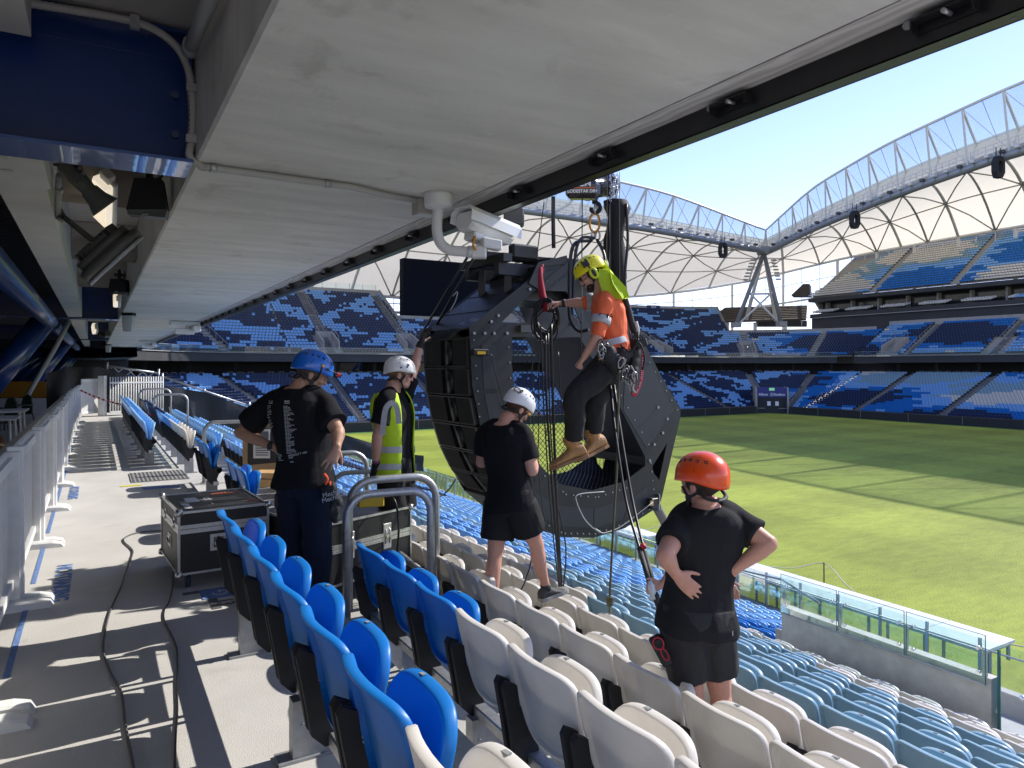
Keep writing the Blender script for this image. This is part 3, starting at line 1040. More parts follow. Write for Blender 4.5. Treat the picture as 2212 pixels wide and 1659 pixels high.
# hanging hexagonal speaker rings
def hexring(px, py, f, sz, label):
    c0 = P(px, py, f)
    T = thing("hanging_speaker_ring", label, "speaker", c0 - UP * sz, None)
    side = Vector((CS, SN, 0)).lerp(Vector((1, 0, 0)), .3).normalized()
    w = .45 * sz
    pts = [(-.35, 1), (.35, 1), (.62, .5), (.62, -.5), (.3, -1), (-.35, -1), (-.6, -.45), (-.6, .45)]
    a = MB(); hole = [(x * .5, z * .55) for x, z in pts]
    dp = side.cross(UP).normalized() * (sz * .5)
    if dp.y < 0: dp = -dp
    n = len(pts)
    o0 = [c0 + side * (x * sz) + UP * (z * sz) for x, z in pts]; i0 = [c0 + side * (x * sz) + UP * (z * sz) for x, z in hole]
    vs = o0 + i0 + [p + dp for p in o0] + [p + dp for p in i0]
    fs = []
    for i in range(n):
        j = (i + 1) % n
        fs += [(i, j, n + j, n + i), (2 * n + i, 3 * n + i, 3 * n + j, 2 * n + j), (i, 2 * n + i, 2 * n + j, j), (n + i, n + j, 3 * n + j, 3 * n + i)]
    a.add(vs, fs); a.build("ring_frame", M_blackm, T)
    a = MB()
    for x in (-.3, .3): a.bar(c0 + side * x * sz + UP * sz + dp / 2, c0 + side * x * sz + UP * (sz + 1.3) + dp / 2, .1, .1)
    a.islands("hanger", M_black, T)
hexring(1564, 540, 128, 1.35, "black speaker ring hanging from the roof left of the pylon")
hexring(1850, 474, 118, 1.45, "black speaker ring hanging from the roof right of the pylon")
hexring(2162, 360, 100, 1.5, "rightmost black speaker ring hanging under the side roof")

# ---------------------------------------------------------------- pylon
PY = thing("roof_pylon", "white V shaped steel pylon carrying the roof at the far corner", "pylon", P(1640, 705, 152))
top = P(1650, 545, 153); M_pyl = mat("pylon_shaded", (0.20, 0.20, 0.20), .5)  # white main legs coloured grey to stand for the shade on them
bl, br = P(1590, 702, 150), P(1688, 700, 150)
bl2, br2 = P(1612, 690, 160), P(1676, 692, 163)
for p in (bl, br):
    a = MB(); a.tube([p, top], [.46, .38], 12); a.build("main_leg", M_pyl, PY)
for p in (bl2, br2):
    a = MB(); a.tube([p, top], [.42, .34], 12); a.build("rear_leg", M_offw, PY)
a = MB()
a.tube([bl.lerp(top, .42), br.lerp(top, .42)], .22, 8)
a.tube([bl.lerp(top, .0) + Vector((.3, 0, 0)), br.lerp(top, .45)], .22, 8)
a.tube([br.lerp(top, .0) - Vector((.3, 0, 0)), bl.lerp(top, .45)], .22, 8)
a.build("cross_brace", M_offw, PY)
a = MB()
for p in (bl, br): a.bar(p - UP * .5, p + UP * .5, 2.2, 1.6)
a.box(P(1650, 545, 153) + UP * .3, (1.2, 1.2, .8), bevel=.2); a.islands("base_block", M_concM, PY)
a = MB()
for lf in (bl, br):
    sgn = -1 if lf is bl else 1
    for i in range(7):
        p = lf.lerp(top, .62 + .045 * i)
        a.bar(p, p + Vector((sgn * 1.9, 0, .1)), .07, .07); a.box(p + Vector((sgn * 1.7, 0, 0)), (.5, .3, .16), bevel=.05)
a.islands("lamp_cluster", M_galvd, PY)
# glazed windwall between roof and stand, with posts
a = MB(); gl = MB()
for i in range(60):
    px_ = 1190 + i * 17.4
    if px_ > 2212: break
    u_ = None
def OUTP(u, z=None):
    o = Vector(smooth_interp(OUT, u)); return S(o.x - (1.0 if u < 1 else 0), o.y, o.z if z is None else z)
for i in range(12, 62):
    u = 2 * i / 68
    z0 = 14.5 if u < 1 else (15 if u < 1.1 else 24)
    if i % 3 == 0: a.bar(OUTP(u, 6), OUTP(u), .5, .5)
    else: a.bar(OUTP(u, 6), OUTP(u), .12, .12)
for h_ in (.3, .55, .8):
    a.tube([OUTP(2 * i / 68, lerp(8.5, OUTP(2 * i / 68).z, h_)) for i in range(12, 62)], .1 if h_ != .55 else .28, 5)
a.build("windwall_frame", M_offw, RO)
# ================================================================ SEATS
M_sw = mat("seat_white", (0.76, 0.73, 0.68), 0.38, var=0.04, vscale=9, trans=0.18)
M_sl = mat("seat_pale_blue", (0.30, 0.47, 0.58), 0.38, var=0.04, vscale=9, trans=0.15)
M_sb = mat("seat_bright_blue", (0.004, 0.20, 0.62), 0.42, var=0.04, vscale=9, trans=0.18)
M_sk = mat("seat_sky_blue", (0.24, 0.50, 0.86), 0.36, trans=0.15)
M_sn = mat("seat_navy", (0.012, 0.030, 0.095), 0.38)
SM = {'w': M_sw, 'l': M_sl, 'b': M_sb, 'k': M_sk, 'n': M_sn}
SNAME = {'w': 'white', 'l': 'pale blue', 'b': 'bright blue', 'k': 'sky blue', 'n': 'navy'}
def sym(half, n=2):
    """half outline (y>=0) from top to bottom -> closed loop (y, z)"""
    sp = spline([(0, y, z) for y, z in half], n)
    h = [(p.y, p.z) for p in sp]
    return h + [(-y, z) for y, z in h[-2:0:-1]]
BACK = sym([(0, .800), (.12, .798), (.195, .788), (.233, .755), (.240, .69), (.232, .60), (.208, .52), (.165, .452), (.10, .418), (0, .408)], 3)
PAN = sym([(0, .735), (.10, .732), (.165, .712), (.203, .662), (.207, .60), (.190, .52), (.168, .455), (.12, .41), (.06, .392), (0, .388)], 3)
def scale_loop(lp, k, c): return [(y * k, c + (z - c) * k) for y, z in lp]
def bx(y, z): return (0.79 - z) * .24 + .75 * y * y
def back_mesh(mb):
    def rg(k, dx): return [Vector((bx(y, z) + dx, y, z)) for y, z in scale_loop(BACK, k, .61)]
    mb.loft([rg(.985, .011), rg(1.0, .006), rg(1.003, -.016), rg(.992, -.021)], True, False)
    mb.loft([rg(.992, -.021), rg(.925, -.021)], True, False, smooth=False)
    mb.loft([rg(.925, -.021), rg(.905, .001)], True, False, smooth=False)
    mb.loft([rg(.905, .001), rg(.80, .004), rg(.5, .006), rg(.02, .007)], True, False)
    mb.loft([rg(.985, .011), rg(.93, .013), rg(.5, .013), rg(.02, .013)], True, False)
def pxf(y, z): return .120 + (z - .39) * .24 - .35 * y * y
def pan_mesh(mb):
    rings = [[Vector((pxf(y, z) + dx, y, z)) for y, z in scale_loop(PAN, k, .57)] for k, dx in
             ((.02, -.008), (.5, -.008), (.80, -.010), (.90, -.014), (.965, -.014), (.975, -.013), (.99, -.008), (1.0, .002), (1.0, .018), (.99, .026), (.975, .029), (.6, .030), (.02, .030))]
    mb.loft(rings, True, False)
def bracket_mesh(mb, sd):
    poly = [(.05, .30), (.03, .42), (-.004, .60), (.012, .625), (.06, .60), (.075, .50), (.12, .455), (.175, .475), (.225, .465), (.232, .42), (.19, .385), (.165, .32), (.18, .25), (.10, .25)]
    y0 = sd * .232
    mb.prism([(x, y0, z) for x, z in poly], (0, -sd * .028, 0))
    mb.cyl((.19, y0 - sd * .0, .43), (.19, y0 - sd * .05, .43), .028, 10)
    if sd > 0: mb.box((.15, 0, .40), (.02, .2, .018))
_seatmesh = {}
def seat_proto(col):
    if col in _seatmesh: return _seatmesh[col]
    T = thing("stadium_seat", "x", "seat", (0, 0, -50))
    a = MB(); back_mesh(a); ob = a.build("backrest", SM[col], T, local=True)
    a = MB(); pan_mesh(a); op = a.build("seat_pan", SM[col], T, local=True)
    for sd in (-1, 1):
        a = MB(); bracket_mesh(a, sd); a.build("side_bracket", M_blackm, T, local=True)
    a = MB(); a.box((.211, .06, .7355), (.007, .015, .0018), (Vector((1, 0, 0)), Vector((0, .985, -.17)).normalized(), Vector((0, .17, .985)).normalized())); a.build("number_tag", M_grey, op, local=True)
    for o in T.children: fix_normals(o)
    _seatmesh[col] = T
    return T
def near_col(k, s):
    if s < 4.9:
        if k == 1: return 'w' if s < 1.7 else 'b'
        if k == 2: return 'w' if s < 3.3 else 'b'
        r0 = 5
    else:
        r0 = 5 + min(3, max(0, (s - 5.6) * .55))
        if k == 2: return 'b' if s < 12.6 else ('w' if s < 15.5 else ('k' if s < 19 else ('n' if (int(s * 2) % 9) else 'k')))
        if k == 1: return 'k'
        if s > 9:
            if k == 3: return 'w' if s < 12.5 else 'k'
            return 'k' if (k * 3 + int(s * .6)) % 5 else 'l'
    if k < r0: return 'w'
    if k < r0 + 4: return 'l'
    if k <= 10: return 'w'
    if k <= 15: return 'b'
    return 'k' if k < 19 else 'b'
seats = []      # (f, s, t, z, k, idx, col)
for k in range(1, 21):
    if k == 1: ss = [.40 + .5 * i for i in range(9)] + [13.2 + .5 * i for i in range(24)]
    elif k == 2: ss = [.36 + .5 * i for i in range(9)] + [7.6, 8.1] + [10.3, 10.8] + [13.0 + .5 * i for i in range(28)]
    else: ss = [-3.79 + .5 * i for i in range(66)]
    for s in ss:
        if k >= 3 and (28.9 < s < 30.3): continue
        if k >= 11 and 4.0 < s < 7.5: continue
        if k >= 3 and s > 9 and (16.2 < s < 17.4): continue
        t, z = ttop(k), zfl(k)
        if k == 2 and s > 4.9: t, z = 1.22, -.15
        p = S(s, t, z)
        f = p.y
        if f < .9: continue
        x = p.x / f * FL + 1106
        y = HZ + (CH - p.z - .6) / f * FL
        if x < -60 or x > 2290 or y > 1900: continue
        seats.append((f, s, t, z, k, near_col(k, s)))
seats.sort()
# counts per row for ordinals (from the end nearest the camera)
rowsort = {}
for q in seats: rowsort.setdefault(q[4], []).append(q[1])
for k in rowsort: rowsort[k].sort()
ROWN = {1: "top row beside the walkway", 2: "second row below the walkway", 3: "third row below the walkway", 4: "fourth row down", 5: "fifth row down", 6: "sixth row down",
        7: "seventh row down", 8: "eighth row down", 9: "ninth row down", 10: "tenth row down"}
N_IND = 292
def place_seat(q):
    f, s, t, z, k, c = q
    T = copy_tree(seat_proto(c))
    T.location = S(s, t, z)
    T.rotation_euler = (0, 0, TH)
    i = rowsort[k].index(s)
    rown = ROWN.get(k, ordn(k - 1) + " row down")
    T["label"] = "%s seat, %s from the near end, %s" % (SNAME[c], ordn(i), rown)
    T["group"] = "folding seats in the near stand"
for q in seats[:N_IND]: place_seat(q)
for c, T in list(_seatmesh.items()):
    for o in list(T.children_recursive): bpy.data.objects.remove(o)
    bpy.data.objects.remove(T)
# the remaining seats of the place, as one mass
print("near seats", len(seats))
ST = MB()
CI = {'w': 0, 'l': 1, 'b': 2, 'k': 3, 'n': 4}
tmp = MB(); back_mesh(tmp); nb = len(tmp.f); pan_mesh(tmp); 
tv, tf = tmp.v, tmp.f
def low_tpl(nn=8):
    mb = MB()
    def ring(lp, k, c, fx, dx):
        l = scale_loop(lp, k, c); n = len(l)
        return [Vector((fx(*l[int(i * n / nn)]) + dx, *l[int(i * n / nn)])) for i in range(nn)]
    mb.loft([ring(BACK, 1.0, .61, bx, .014), ring(BACK, 1.0, .61, bx, -.026), ring(BACK, .9, .61, bx, -.002), ring(BACK, .05, .61, bx, 0)], True, False)
    mb.loft([ring(PAN, .05, .57, pxf, -.015), ring(PAN, .95, .57, pxf, -.02), ring(PAN, 1.0, .57, pxf, .04), ring(PAN, .05, .57, pxf, .047)], True, False)
    n1 = len(mb.f)
    mb.box((.12, 0, .36), (.07, .22, .10), m=5)
    return mb
LT = low_tpl(12)
def put(mb, tpl, o, ax, ay, ci):
    n = len(mb.v)
    mb.v.extend([o + ax * p.x + ay * p.y + UP * p.z for p in tpl.v])
    for f, m in zip(tpl.f, tpl.m):
        mb.f.append([n + i for i in f]); mb.m.append(5 if m == 5 else ci); mb.sm.append(m != 5)
for q in seats[N_IND:]:
    f, s, t, z, k, c = q
    put(ST, LT, S(s, t, z), DIR_T, DIR_S, CI[c])
# far seats: a small shaped back, pan and bracket block each
def far_tpl():
    mb = MB()
    mb.add([(-.03, -.2, .80), (-.03, .2, .80), (.02, .23, .72), (.07, .2, .44), (.07, -.2, .44), (.02, -.23, .72)], [(0, 1, 2, 3, 4, 5)])
    mb.add([(-.03, -.2, .80), (-.03, .2, .80), (-.07, .2, .80), (-.07, -.2, .80)], [(0, 1, 2, 3)])
    mb.add([(.12, -.19, .42), (.12, .19, .42), (.2, .2, .66), (.15, .12, .76), (.15, -.12, .76), (.2, -.2, .66)], [(0, 1, 2, 3, 4, 5)])
    mb.add([(.15, .12, .76), (.15, -.12, .76), (.09, -.12, .76), (.09, .12, .76)], [(0, 1, 2, 3)])
    mb.add([(.10, -.22, .2), (.10, .22, .2), (.10, .22, .44), (.10, -.22, .44)], [(0, 1, 2, 3)], m=5)
    return mb
FT = far_tpl()
rng = random.Random(11)
def zig(q, r):
    """navy ground with sky-blue zigzag clusters"""
    x = (int(q) // 3) * 3 + 1.2 * math.sin(r * .9)
    a = abs(((x * .42 + r * .9) % 12) - 6)
    b_ = abs(((x * .45 - r * 1.0 + 3) % 14) - 7)
    n = math.sin(x * .31 + 2.1 * math.sin(r * .47)) + math.sin(r * .83 + 1.7 * math.sin(x * .17))
    v = (a < 1.9 and n > -.7) or (b_ < 1.7 and n < .8)
    if math.sin(q * 1.7 + r * 2.3) * math.cos(q * .9 - r * 1.9) > .9: v = not v
    return 'k' if v else 'n'
def side_col(s, r, tier):
    s = int((s + (r % 3) * .52) / 1.56) * 1.56
    v = math.sin(s * .085 + r * .21 + tier * 1.3) + .55 * math.sin(s * .19 - r * .33 + tier)
    w = math.sin(s * .05 - r * .16 + 2.2 * tier)
    j = .16 * math.sin(s * 3.1 + r * 7.7)
    v += j + .55
    if tier == 3:
        return 'w' if v > 1.15 or (r < 5 and v > .2) else ('l' if v > .75 else ('k' if v > 0 else 'b'))
    if v > 1.0: return 'w' if w > -.3 else 'l'
    if v > .3: return 'k'
    if v > -.15: return 'b'
    return 'n'
def corner_blend(q, r, tier):
    # q degrees around the far corner
    if q > 50 + 9 * math.sin(r * .7): return side_col(84 + (90 - q) * .4, r, tier)
    return zig(q * .8, r)
def in_view(p):
    if p.y < 3: return False
    x = p.x / p.y * FL + 1106
    return -40 < x < 2260
def near_aisle(sg, q, half):
    return any(abs(q - a_) < half for a_ in AIS.get(sg, []))
def emit(sg, q, o, z, col):
    p = B(sg, q, o, z)
    if not in_view(p): return
    if sg == 'n': ax, ay = DIR_T, DIR_S
    elif sg == 'e': ax, ay = -DIR_S, DIR_T
    elif sg == 'f': ax, ay = -DIR_T, -DIR_S
    else:
        a_ = R(q)
        out = S(math.cos(a_), math.sin(a_), 0)
        ax = -out; ay = out.cross(UP)
    put(ST, FT, p, ax, ay, CI[col])
def row_iter(sg, o):
    if sg == 'e': n = int(78 / .52); return [25.2 + i * .52 for i in range(n)]
    if sg == 'f': n = int(104 / .52); return [-20 + i * .52 for i in range(n)]
    if sg == 'n': n = int(53 / .52); return [30.8 + i * .52 for i in range(n)]
    r = 6 + o; st_ = .52 / r * 57.3
    lo, hi = (-90, 0) if sg == 'c1' else (0, 90)
    n = int(90 / st_); return [lo + st_ * (i + .5) for i in range(n)]
for sg in ('n', 'c1', 'e', 'c2', 'f'):
    for k in range(1, 21):
        o = 19 - ttop(k) - .12
        half = .75 if sg in 'enf' else .75 / (6 + o) * 57.3
        for q in row_iter(sg, o):
            if near_aisle(sg, q, half): continue
            if sg == 'c2' and abs(q - 45) * (6 + o) / 57.3 < 3.2 and o < 9: continue
            if sg == 'n': col = zig(q, k) if k > 2 else 'k'
            elif sg == 'c1': col = zig(q * .6, k)
            elif sg == 'e': col = zig(q / .5, k)
            elif sg == 'c2': col = corner_blend(q, k, 1)
            else: col = side_col(q, k, 1)
            emit(sg, q, o, zfl(k), col)
    if sg in ('n',): continue
    for j in range(24):
        o = o2(j) + .55
        half = .75 if sg in 'ef' else .75 / (6 + o) * 57.3
        for q in row_iter(sg, o):
            n = rows2(sg, q)
            if j >= n or near_aisle(sg, q, half): continue
            if any(v[0] == sg and abs(q - v[1]) < (2.0 if sg in 'ef' else 2.0 / (6 + o) * 57.3) and 0 <= j < 6 for v in VOM + [('f', 78)]): continue
            if sg == 'e': col = zig(q / .5 + 7, j + 31)
            elif sg == 'c1': col = zig(q * .6, j + 31)
            elif sg == 'c2': col = corner_blend(q, j, 2)
            else: col = side_col(q, j + 5, 2)
            emit(sg, q, o, z2(j), col)
for i in range(238):
    s_ = -20 + i * .52
    for j in range(20):
        if any(abs(s_ - a_) < .7 for a_ in (-8, 8, 24, 40, 56, 72, 88)): continue
        if s_ > 94 and j > (103 - s_) * 1.6 + 2: continue
        p = S(s_, 109 + 28.7 + .84 * j, 17.0 + .56 * j)
        if in_view(p): put(ST, FT, p, -DIR_T, -DIR_S, CI[side_col(s_, j, 3)])
    for j in range(3):
        if (i // 5) % 3 == 2: continue
        p = S(s_, 109 + 28.2 + .9 * j, 13.3 + .2 * j)
        if in_view(p): put(ST, FT, p, -DIR_T, -DIR_S, CI['w' if s_ > 62 or (i // 15) % 3 == 0 else 'k'])
so = ST.build("stadium_seats", [M_sw, M_sl, M_sb, M_sk, M_sn, M_blackm])
tag(so, "thousands of blue, navy and white folding seats filling the distant stands", "seats", "folding seats around the stadium", "stuff")
print("stuff faces", len(ST.f))

# ---------------------------------------------------------------- seat rails and feet
def rail_thing(k, s0, s1, t, z, label, step=1.25):
    T = thing("seat_rail", label, "rail", S(s0, t, z), "galvanised rails carrying the seats")
    a = MB(); a.box(S((s0 + s1) / 2, t + .145, z + .27), ((s1 - s0) / 2, .032, .028), (DIR_S, DIR_T, UP), bevel=.006); a.build("rail", M_galv, T)
    s = s0 + .45
    while s < s1:
        a = MB()
        a.box(S(s, t + .15, z + .125), (.035, .07, .125), (DIR_S, DIR_T, UP))
        a.box(S(s, t + .15, z + .006), (.05, .13, .006), (DIR_S, DIR_T, UP))
        a.cyl(S(s - .036, t + .12, z + .15), S(s - .042, t + .12, z + .15), .008, 8)
        a.build("foot", M_galvd, T)
        s += step
rail_thing(1, .1, 4.7, ttop(1), 0, "steel seat rail under the near bright blue top row")
rail_thing(1, 12.95, 25, ttop(1), 0, "steel seat rail under the far sky blue top row")
rail_thing(2, .1, 4.65, ttop(2), zfl(2), "steel seat rail under the near second row")
rail_thing(2, 7.3, 8.4, 1.22, -.15, "short steel seat rail under the pair of blue seats behind the cases")
rail_thing(2, 10.0, 11.1, 1.22, -.15, "short steel seat rail under the pair of blue seats beside the floor mat")
rail_thing(2, 12.75, 27, 1.22, -.15, "long steel seat rail under the navy and white second row")
for k in range(3, 9):
    rail_thing(k, -3.9, 14, ttop(k), zfl(k), "steel seat rail under the %s row of seats below the walkway" % ordn(k - 1))
# ================================================================ CEILING OVER THE WALKWAY
def PS(px, py, s):
    a, b = ray(px, py)
    return P(px, py, s / (CS - SN * a))
M_grain = mat("board_marked_concrete", (0.55, 0.53, 0.49), 0.85, bump=0.15, bscale=30)
nt = M_grain.node_tree
wv = nt.nodes.new("ShaderNodeTexWave"); wv.wave_type = 'RINGS'; wv.rings_direction = 'Y'
wv.inputs["Scale"].default_value = 1.6; wv.inputs["Distortion"].default_value = 9; wv.inputs["Detail"].default_value = 2; wv.inputs["Detail Scale"].default_value = 1.2
g_ = nt.nodes.new("ShaderNodeNewGeometry")
m_ = nt.nodes.new("ShaderNodeMapping"); m_.inputs["Rotation"].default_value = (0, 0, -TH)
m2 = nt.nodes.new("ShaderNodeMapping"); m2.inputs["Scale"].default_value = (3.2, .8, 1)
nt.links.new(g_.outputs["Position"], m_.inputs[0]); nt.links.new(m_.outputs[0], m2.inputs[0]); nt.links.new(m2.outputs[0], wv.inputs["Vector"])
cr = nt.nodes.new("ShaderNodeValToRGB")
cr.color_ramp.elements[0].color = (0.46, 0.435, 0.395, 1); cr.color_ramp.elements[1].color = (0.64, 0.62, 0.57, 1)
nt.links.new(wv.outputs[0], cr.inputs[0]); nt.links.new(cr.outputs[0], nt.nodes["Principled BSDF"].inputs["Base Color"])
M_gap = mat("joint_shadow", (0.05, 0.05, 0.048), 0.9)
g = MB()
cuts = [-7, 5.88, 26.2, 46.4, 66.6, 84]
for a_, b_ in zip(cuts[:-1], cuts[1:]):
    g.prism([S(a_ + .006, t, z) for t, z in ((0.67, 3.2), (2.925, 3.2), (2.925, 3.9), (0.65, 4.3), (0.65, 3.22))], DIR_S * (b_ - a_ - .012), m=0)
    g.prism([S(a_ + .006, t, z) for t, z in ((2.941, 3.2), (3.14, 3.2), (3.14, 3.9), (2.941, 3.9))], DIR_S * (b_ - a_ - .012), m=1)
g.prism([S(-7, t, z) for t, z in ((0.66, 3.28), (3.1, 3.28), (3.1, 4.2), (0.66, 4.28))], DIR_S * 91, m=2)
# recess ceiling, rib and dark deck further in
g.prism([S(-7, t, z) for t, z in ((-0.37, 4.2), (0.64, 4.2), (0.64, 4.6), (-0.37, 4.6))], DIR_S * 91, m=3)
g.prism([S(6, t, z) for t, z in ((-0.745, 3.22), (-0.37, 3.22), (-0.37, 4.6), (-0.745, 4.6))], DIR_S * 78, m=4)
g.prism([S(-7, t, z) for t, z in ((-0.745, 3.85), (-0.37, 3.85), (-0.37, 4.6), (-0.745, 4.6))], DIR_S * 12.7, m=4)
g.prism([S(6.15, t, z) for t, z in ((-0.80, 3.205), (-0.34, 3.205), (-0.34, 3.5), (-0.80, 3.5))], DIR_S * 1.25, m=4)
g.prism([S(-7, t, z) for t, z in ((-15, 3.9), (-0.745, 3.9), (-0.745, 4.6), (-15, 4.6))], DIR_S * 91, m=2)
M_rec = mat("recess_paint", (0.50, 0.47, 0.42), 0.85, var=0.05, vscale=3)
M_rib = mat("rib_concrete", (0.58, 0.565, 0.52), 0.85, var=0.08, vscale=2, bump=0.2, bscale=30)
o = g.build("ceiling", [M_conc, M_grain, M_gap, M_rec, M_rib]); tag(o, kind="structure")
g = MB()
for s_ in (6.35, 7.5): 
    pass
g.cyl(S(6.45, -.60, 3.2045), S(6.45, -.60, 3.199), .045, 16); g.cyl(S(6.85, -.60, 3.2045), S(6.85, -.60, 3.199), .045, 16)
tag(g.build("ceiling_plug", M_concL), "two round concrete plugs under the rib left of the horn speaker", "plug")
# deck ribs
g = MB()
for i in range(150):
    g.box(S(4 + i * .16, -1.25, 3.86), (.04, .5, .04), (DIR_S, DIR_T, UP))
tag(g.build("corrugated_deck", M_black), "dark corrugated metal deck above the blue tube", "deck")
# arched haunches in the recess
def haunch(s0):
    g = MB(); pts = []
    n = 8
    for i in range(n + 1):
        a_ = math.pi / 2 * i / n; pts.append((-.37 + .22 - .22 * math.cos(a_), 3.75 + .22 * math.sin(a_)))
    for i in range(n + 1):
        a_ = math.pi / 2 * i / n; pts.append((.64 - .22 + .22 * math.sin(a_), 3.75 + .22 * math.cos(a_)))
    pts += [(.64, 4.19), (-.365, 4.19)]
    poly = [S(s0, t, z) for t, z in [(-.365, 3.6)] + pts[0:n + 1] + pts[n + 1:2 * n + 2] + [(.635, 3.6), (.635, 4.19), (-.365, 4.19)]]
    g.prism(poly, DIR_S * .5)
    return tag(g.build("ceiling_haunch", M_rec), None, "haunch", "arched haunches in the ceiling recess")
for i, s_ in enumerate((9.4, 14.5, 19.6)):
    haunch(s_)["label"] = ("nearest", "middle", "farthest")[i] + " pale arched haunch crossing the ceiling recess"

# edge beam with slotted brackets
EB = thing("edge_beam", "long black steel channel bolted along the front edge of the concrete ceiling", "beam", S(5, 3.2, 3.02))
g = MB()
g.box(S(38, 3.151, 3.165), (45, .009, .10), (DIR_S, DIR_T, UP))
g.box(S(38, 3.200, 3.072), (45, .058, .007), (DIR_S, DIR_T, UP))
g.box(S(38, 3.205, 3.262), (45, .06, .006), (DIR_S, DIR_T, UP))
g.box(S(38, 3.252, 3.095), (45, .006, .03), (DIR_S, DIR_T, UP))
g.build("channel", mat("edge_beam_black", (0.014, 0.015, 0.017), 0.38, var=0.2, vscale=6), EB)
for i in range(22):
    s_ = 1.67 + 1.18 * i
    g = MB()
    g.box(S(s_, 3.11, 3.165), (.13, .035, .005), (DIR_S, DIR_T, UP))
    g.box(S(s_, 3.138, 3.145), (.13, .004, .028), (DIR_S, DIR_T, UP))
    g.box(S(s_ - .128, 3.11, 3.14), (.004, .033, .028), (DIR_S, DIR_T, UP))
    g.box(S(s_ + .128, 3.11, 3.14), (.004, .033, .028), (DIR_S, DIR_T, UP))
    bo = g.build("bracket", M_black, EB)
    g = MB(); g.cyl(S(s_ - .02, 3.12, 3.145), S(s_ - .02, 3.06, 3.145), .011, 8); g.cyl(S(s_ + .17, 3.142, 3.175), S(s_ + .17, 3.118, 3.175), .02, 6)
    g.build("bolt", M_galv, bo)
g = MB()
for i in range(80): g.cyl(S(1 + i * .45, 3.21, 3.066), S(1 + i * .45, 3.21, 3.0635), .008, 8)
tag(g.build("rivet", M_dgrey, EB), kind="stuff")

# blue transverse beams
def blue_beam(s, label, detail):
    T = thing("steel_beam", label, "beam", S(s, 0, 3.17), "blue steel beams crossing the ceiling")
    g = MB(); g.box(S(s, -7, 3.69), (.012, 7.63, .5), (DIR_S, DIR_T, UP)); g.build("web", M_blue, T)
    g = MB(); g.box(S(s, -7, 3.183), (.25, 7.63, .013), (DIR_S, DIR_T, UP), bevel=.004); g.build("bottom_flange", mat("blue_flange_lit_gloss", (0.05, 0.11, 0.34), 0.28, coat=1.0, bump=0.02, bscale=18), T)  # flange blue lightened in its colour for the light on the underside
    g = MB(); g.box(S(s, -7, 4.17), (.15, 7.63, .014), (DIR_S, DIR_T, UP)); g.build("top_flange", M_blue, T)
    g = MB(); g.box(S(s, .61, 3.69), (.22, .012, .48), (DIR_S, DIR_T, UP)); g.build("end_plate", M_blue, T)
    if detail:
        g = MB(); g.prism([S(s - .14, -.45, 3.20), S(s - .14, -.9, 3.20), S(s - .14, -1.7, 3.75), S(s - .14, -1.55, 3.8)], DIR_S * .28)
        g.build("gusset", M_blue, T)
        g = MB(); 
        for z_ in (3.42, 3.72): g.cyl(S(s - .02, .52, z_), S(s - .06, .52, z_), .03, 6)
        g.islands("bolt", mat("blue_bolt", (0.05, 0.08, 0.16), 0.5), T)
        g = MB(); g.box(S(s - .014, -3, 4.0), (.004, 3.6, .006), (DIR_S, DIR_T, UP)); g.build("weld_seam", M_blue, T)
for i, s_ in enumerate((6.0, 26.3, 46.5, 66.7)):
    blue_beam(s_, ("nearest blue steel beam with bright underside above the horn speaker", "second blue steel beam crossing above the raking columns",
                   "third blue steel beam crossing the walkway ceiling", "farthest blue steel beam crossing the walkway ceiling")[i], i == 0)
for i, (s0, s1) in enumerate(((3.2, 25.6), (26.8, 46), (47, 66))):
    g = MB(); g.tube([S(s0, -1.17, 3.02), S(s1 - .3, -1.17, 3.02), S(s1, -1.17, 3.02)], [.2, .2, .17], 20)
    tag(g.build("round_tube", M_blue), ("big glossy blue round tube under the near ceiling at left", "second blue round tube beyond the first crossing beam", "third blue round tube far along the ceiling")[i], "tube", "blue tubes along the ceiling")
for i, s_ in enumerate((26.3, 46.5, 66.7, 78)):
    T = thing("raking_column", ("thick blue raking column nearest on the left", "second blue raking column on the left", "third blue raking column on the left", "farthest blue raking column on the left")[i], "column", S(s_, -3.4, 0), "blue raking columns behind the fence")
    g = MB(); g.tube([S(s_, -1.35, 3.15), S(s_, -3.5, -.1)], .34, 20); g.build("tube", M_blue, T)
    g = MB(); g.tube([S(s_, -3.5, 3.1), S(s_ - .5, -6.5, 0)], .3, 14); g.build("rear_strut", M_blue, T)
g = MB(); g.tube([P(150, 692, 22.4), P(120, 750, 22.2), P(62, 850, 21.9), P(50, 892, 21.7)], .07, 8)
tag(g.build("raking_pipe", M_grey), "thin grey pipe leaning beside the nearest blue raking column", "pipe")

# ceiling fittings
g = MB(); fx = spline([PS(x, y, 5.80) for x, y in ((46, 4), (150, 21), (235, 35), (300, 50), (350, 74), (388, 110), (409, 160), (415, 230), (414, 300), (410, 338))] + [S(5.83, .70, 3.165)], 14)
rr = [.031 if i % 2 else .027 for i in range(len(fx))]
g.tube(fx, rr, 10)
tag(g.build("flexible_conduit", mat("conduit_grey", (0.42, 0.40, 0.37), 0.55)), "ribbed grey conduit curving over the blue beam end", "conduit")
g = MB(); g.tube([S(5.83, .69, 3.168), PZ(460, 363, 3.168), PZ(700, 396, 3.168), PZ(760, 404, 3.168), PZ(830, 421, 3.165), PZ(898, 433, 3.168)], .028, 10)
cd_ = g.build("ceiling_conduit", mat("conduit_grey2", (0.46, 0.45, 0.43), 0.5)); tag(cd_, "straight grey conduit clipped across the concrete ceiling to the camera", "conduit")
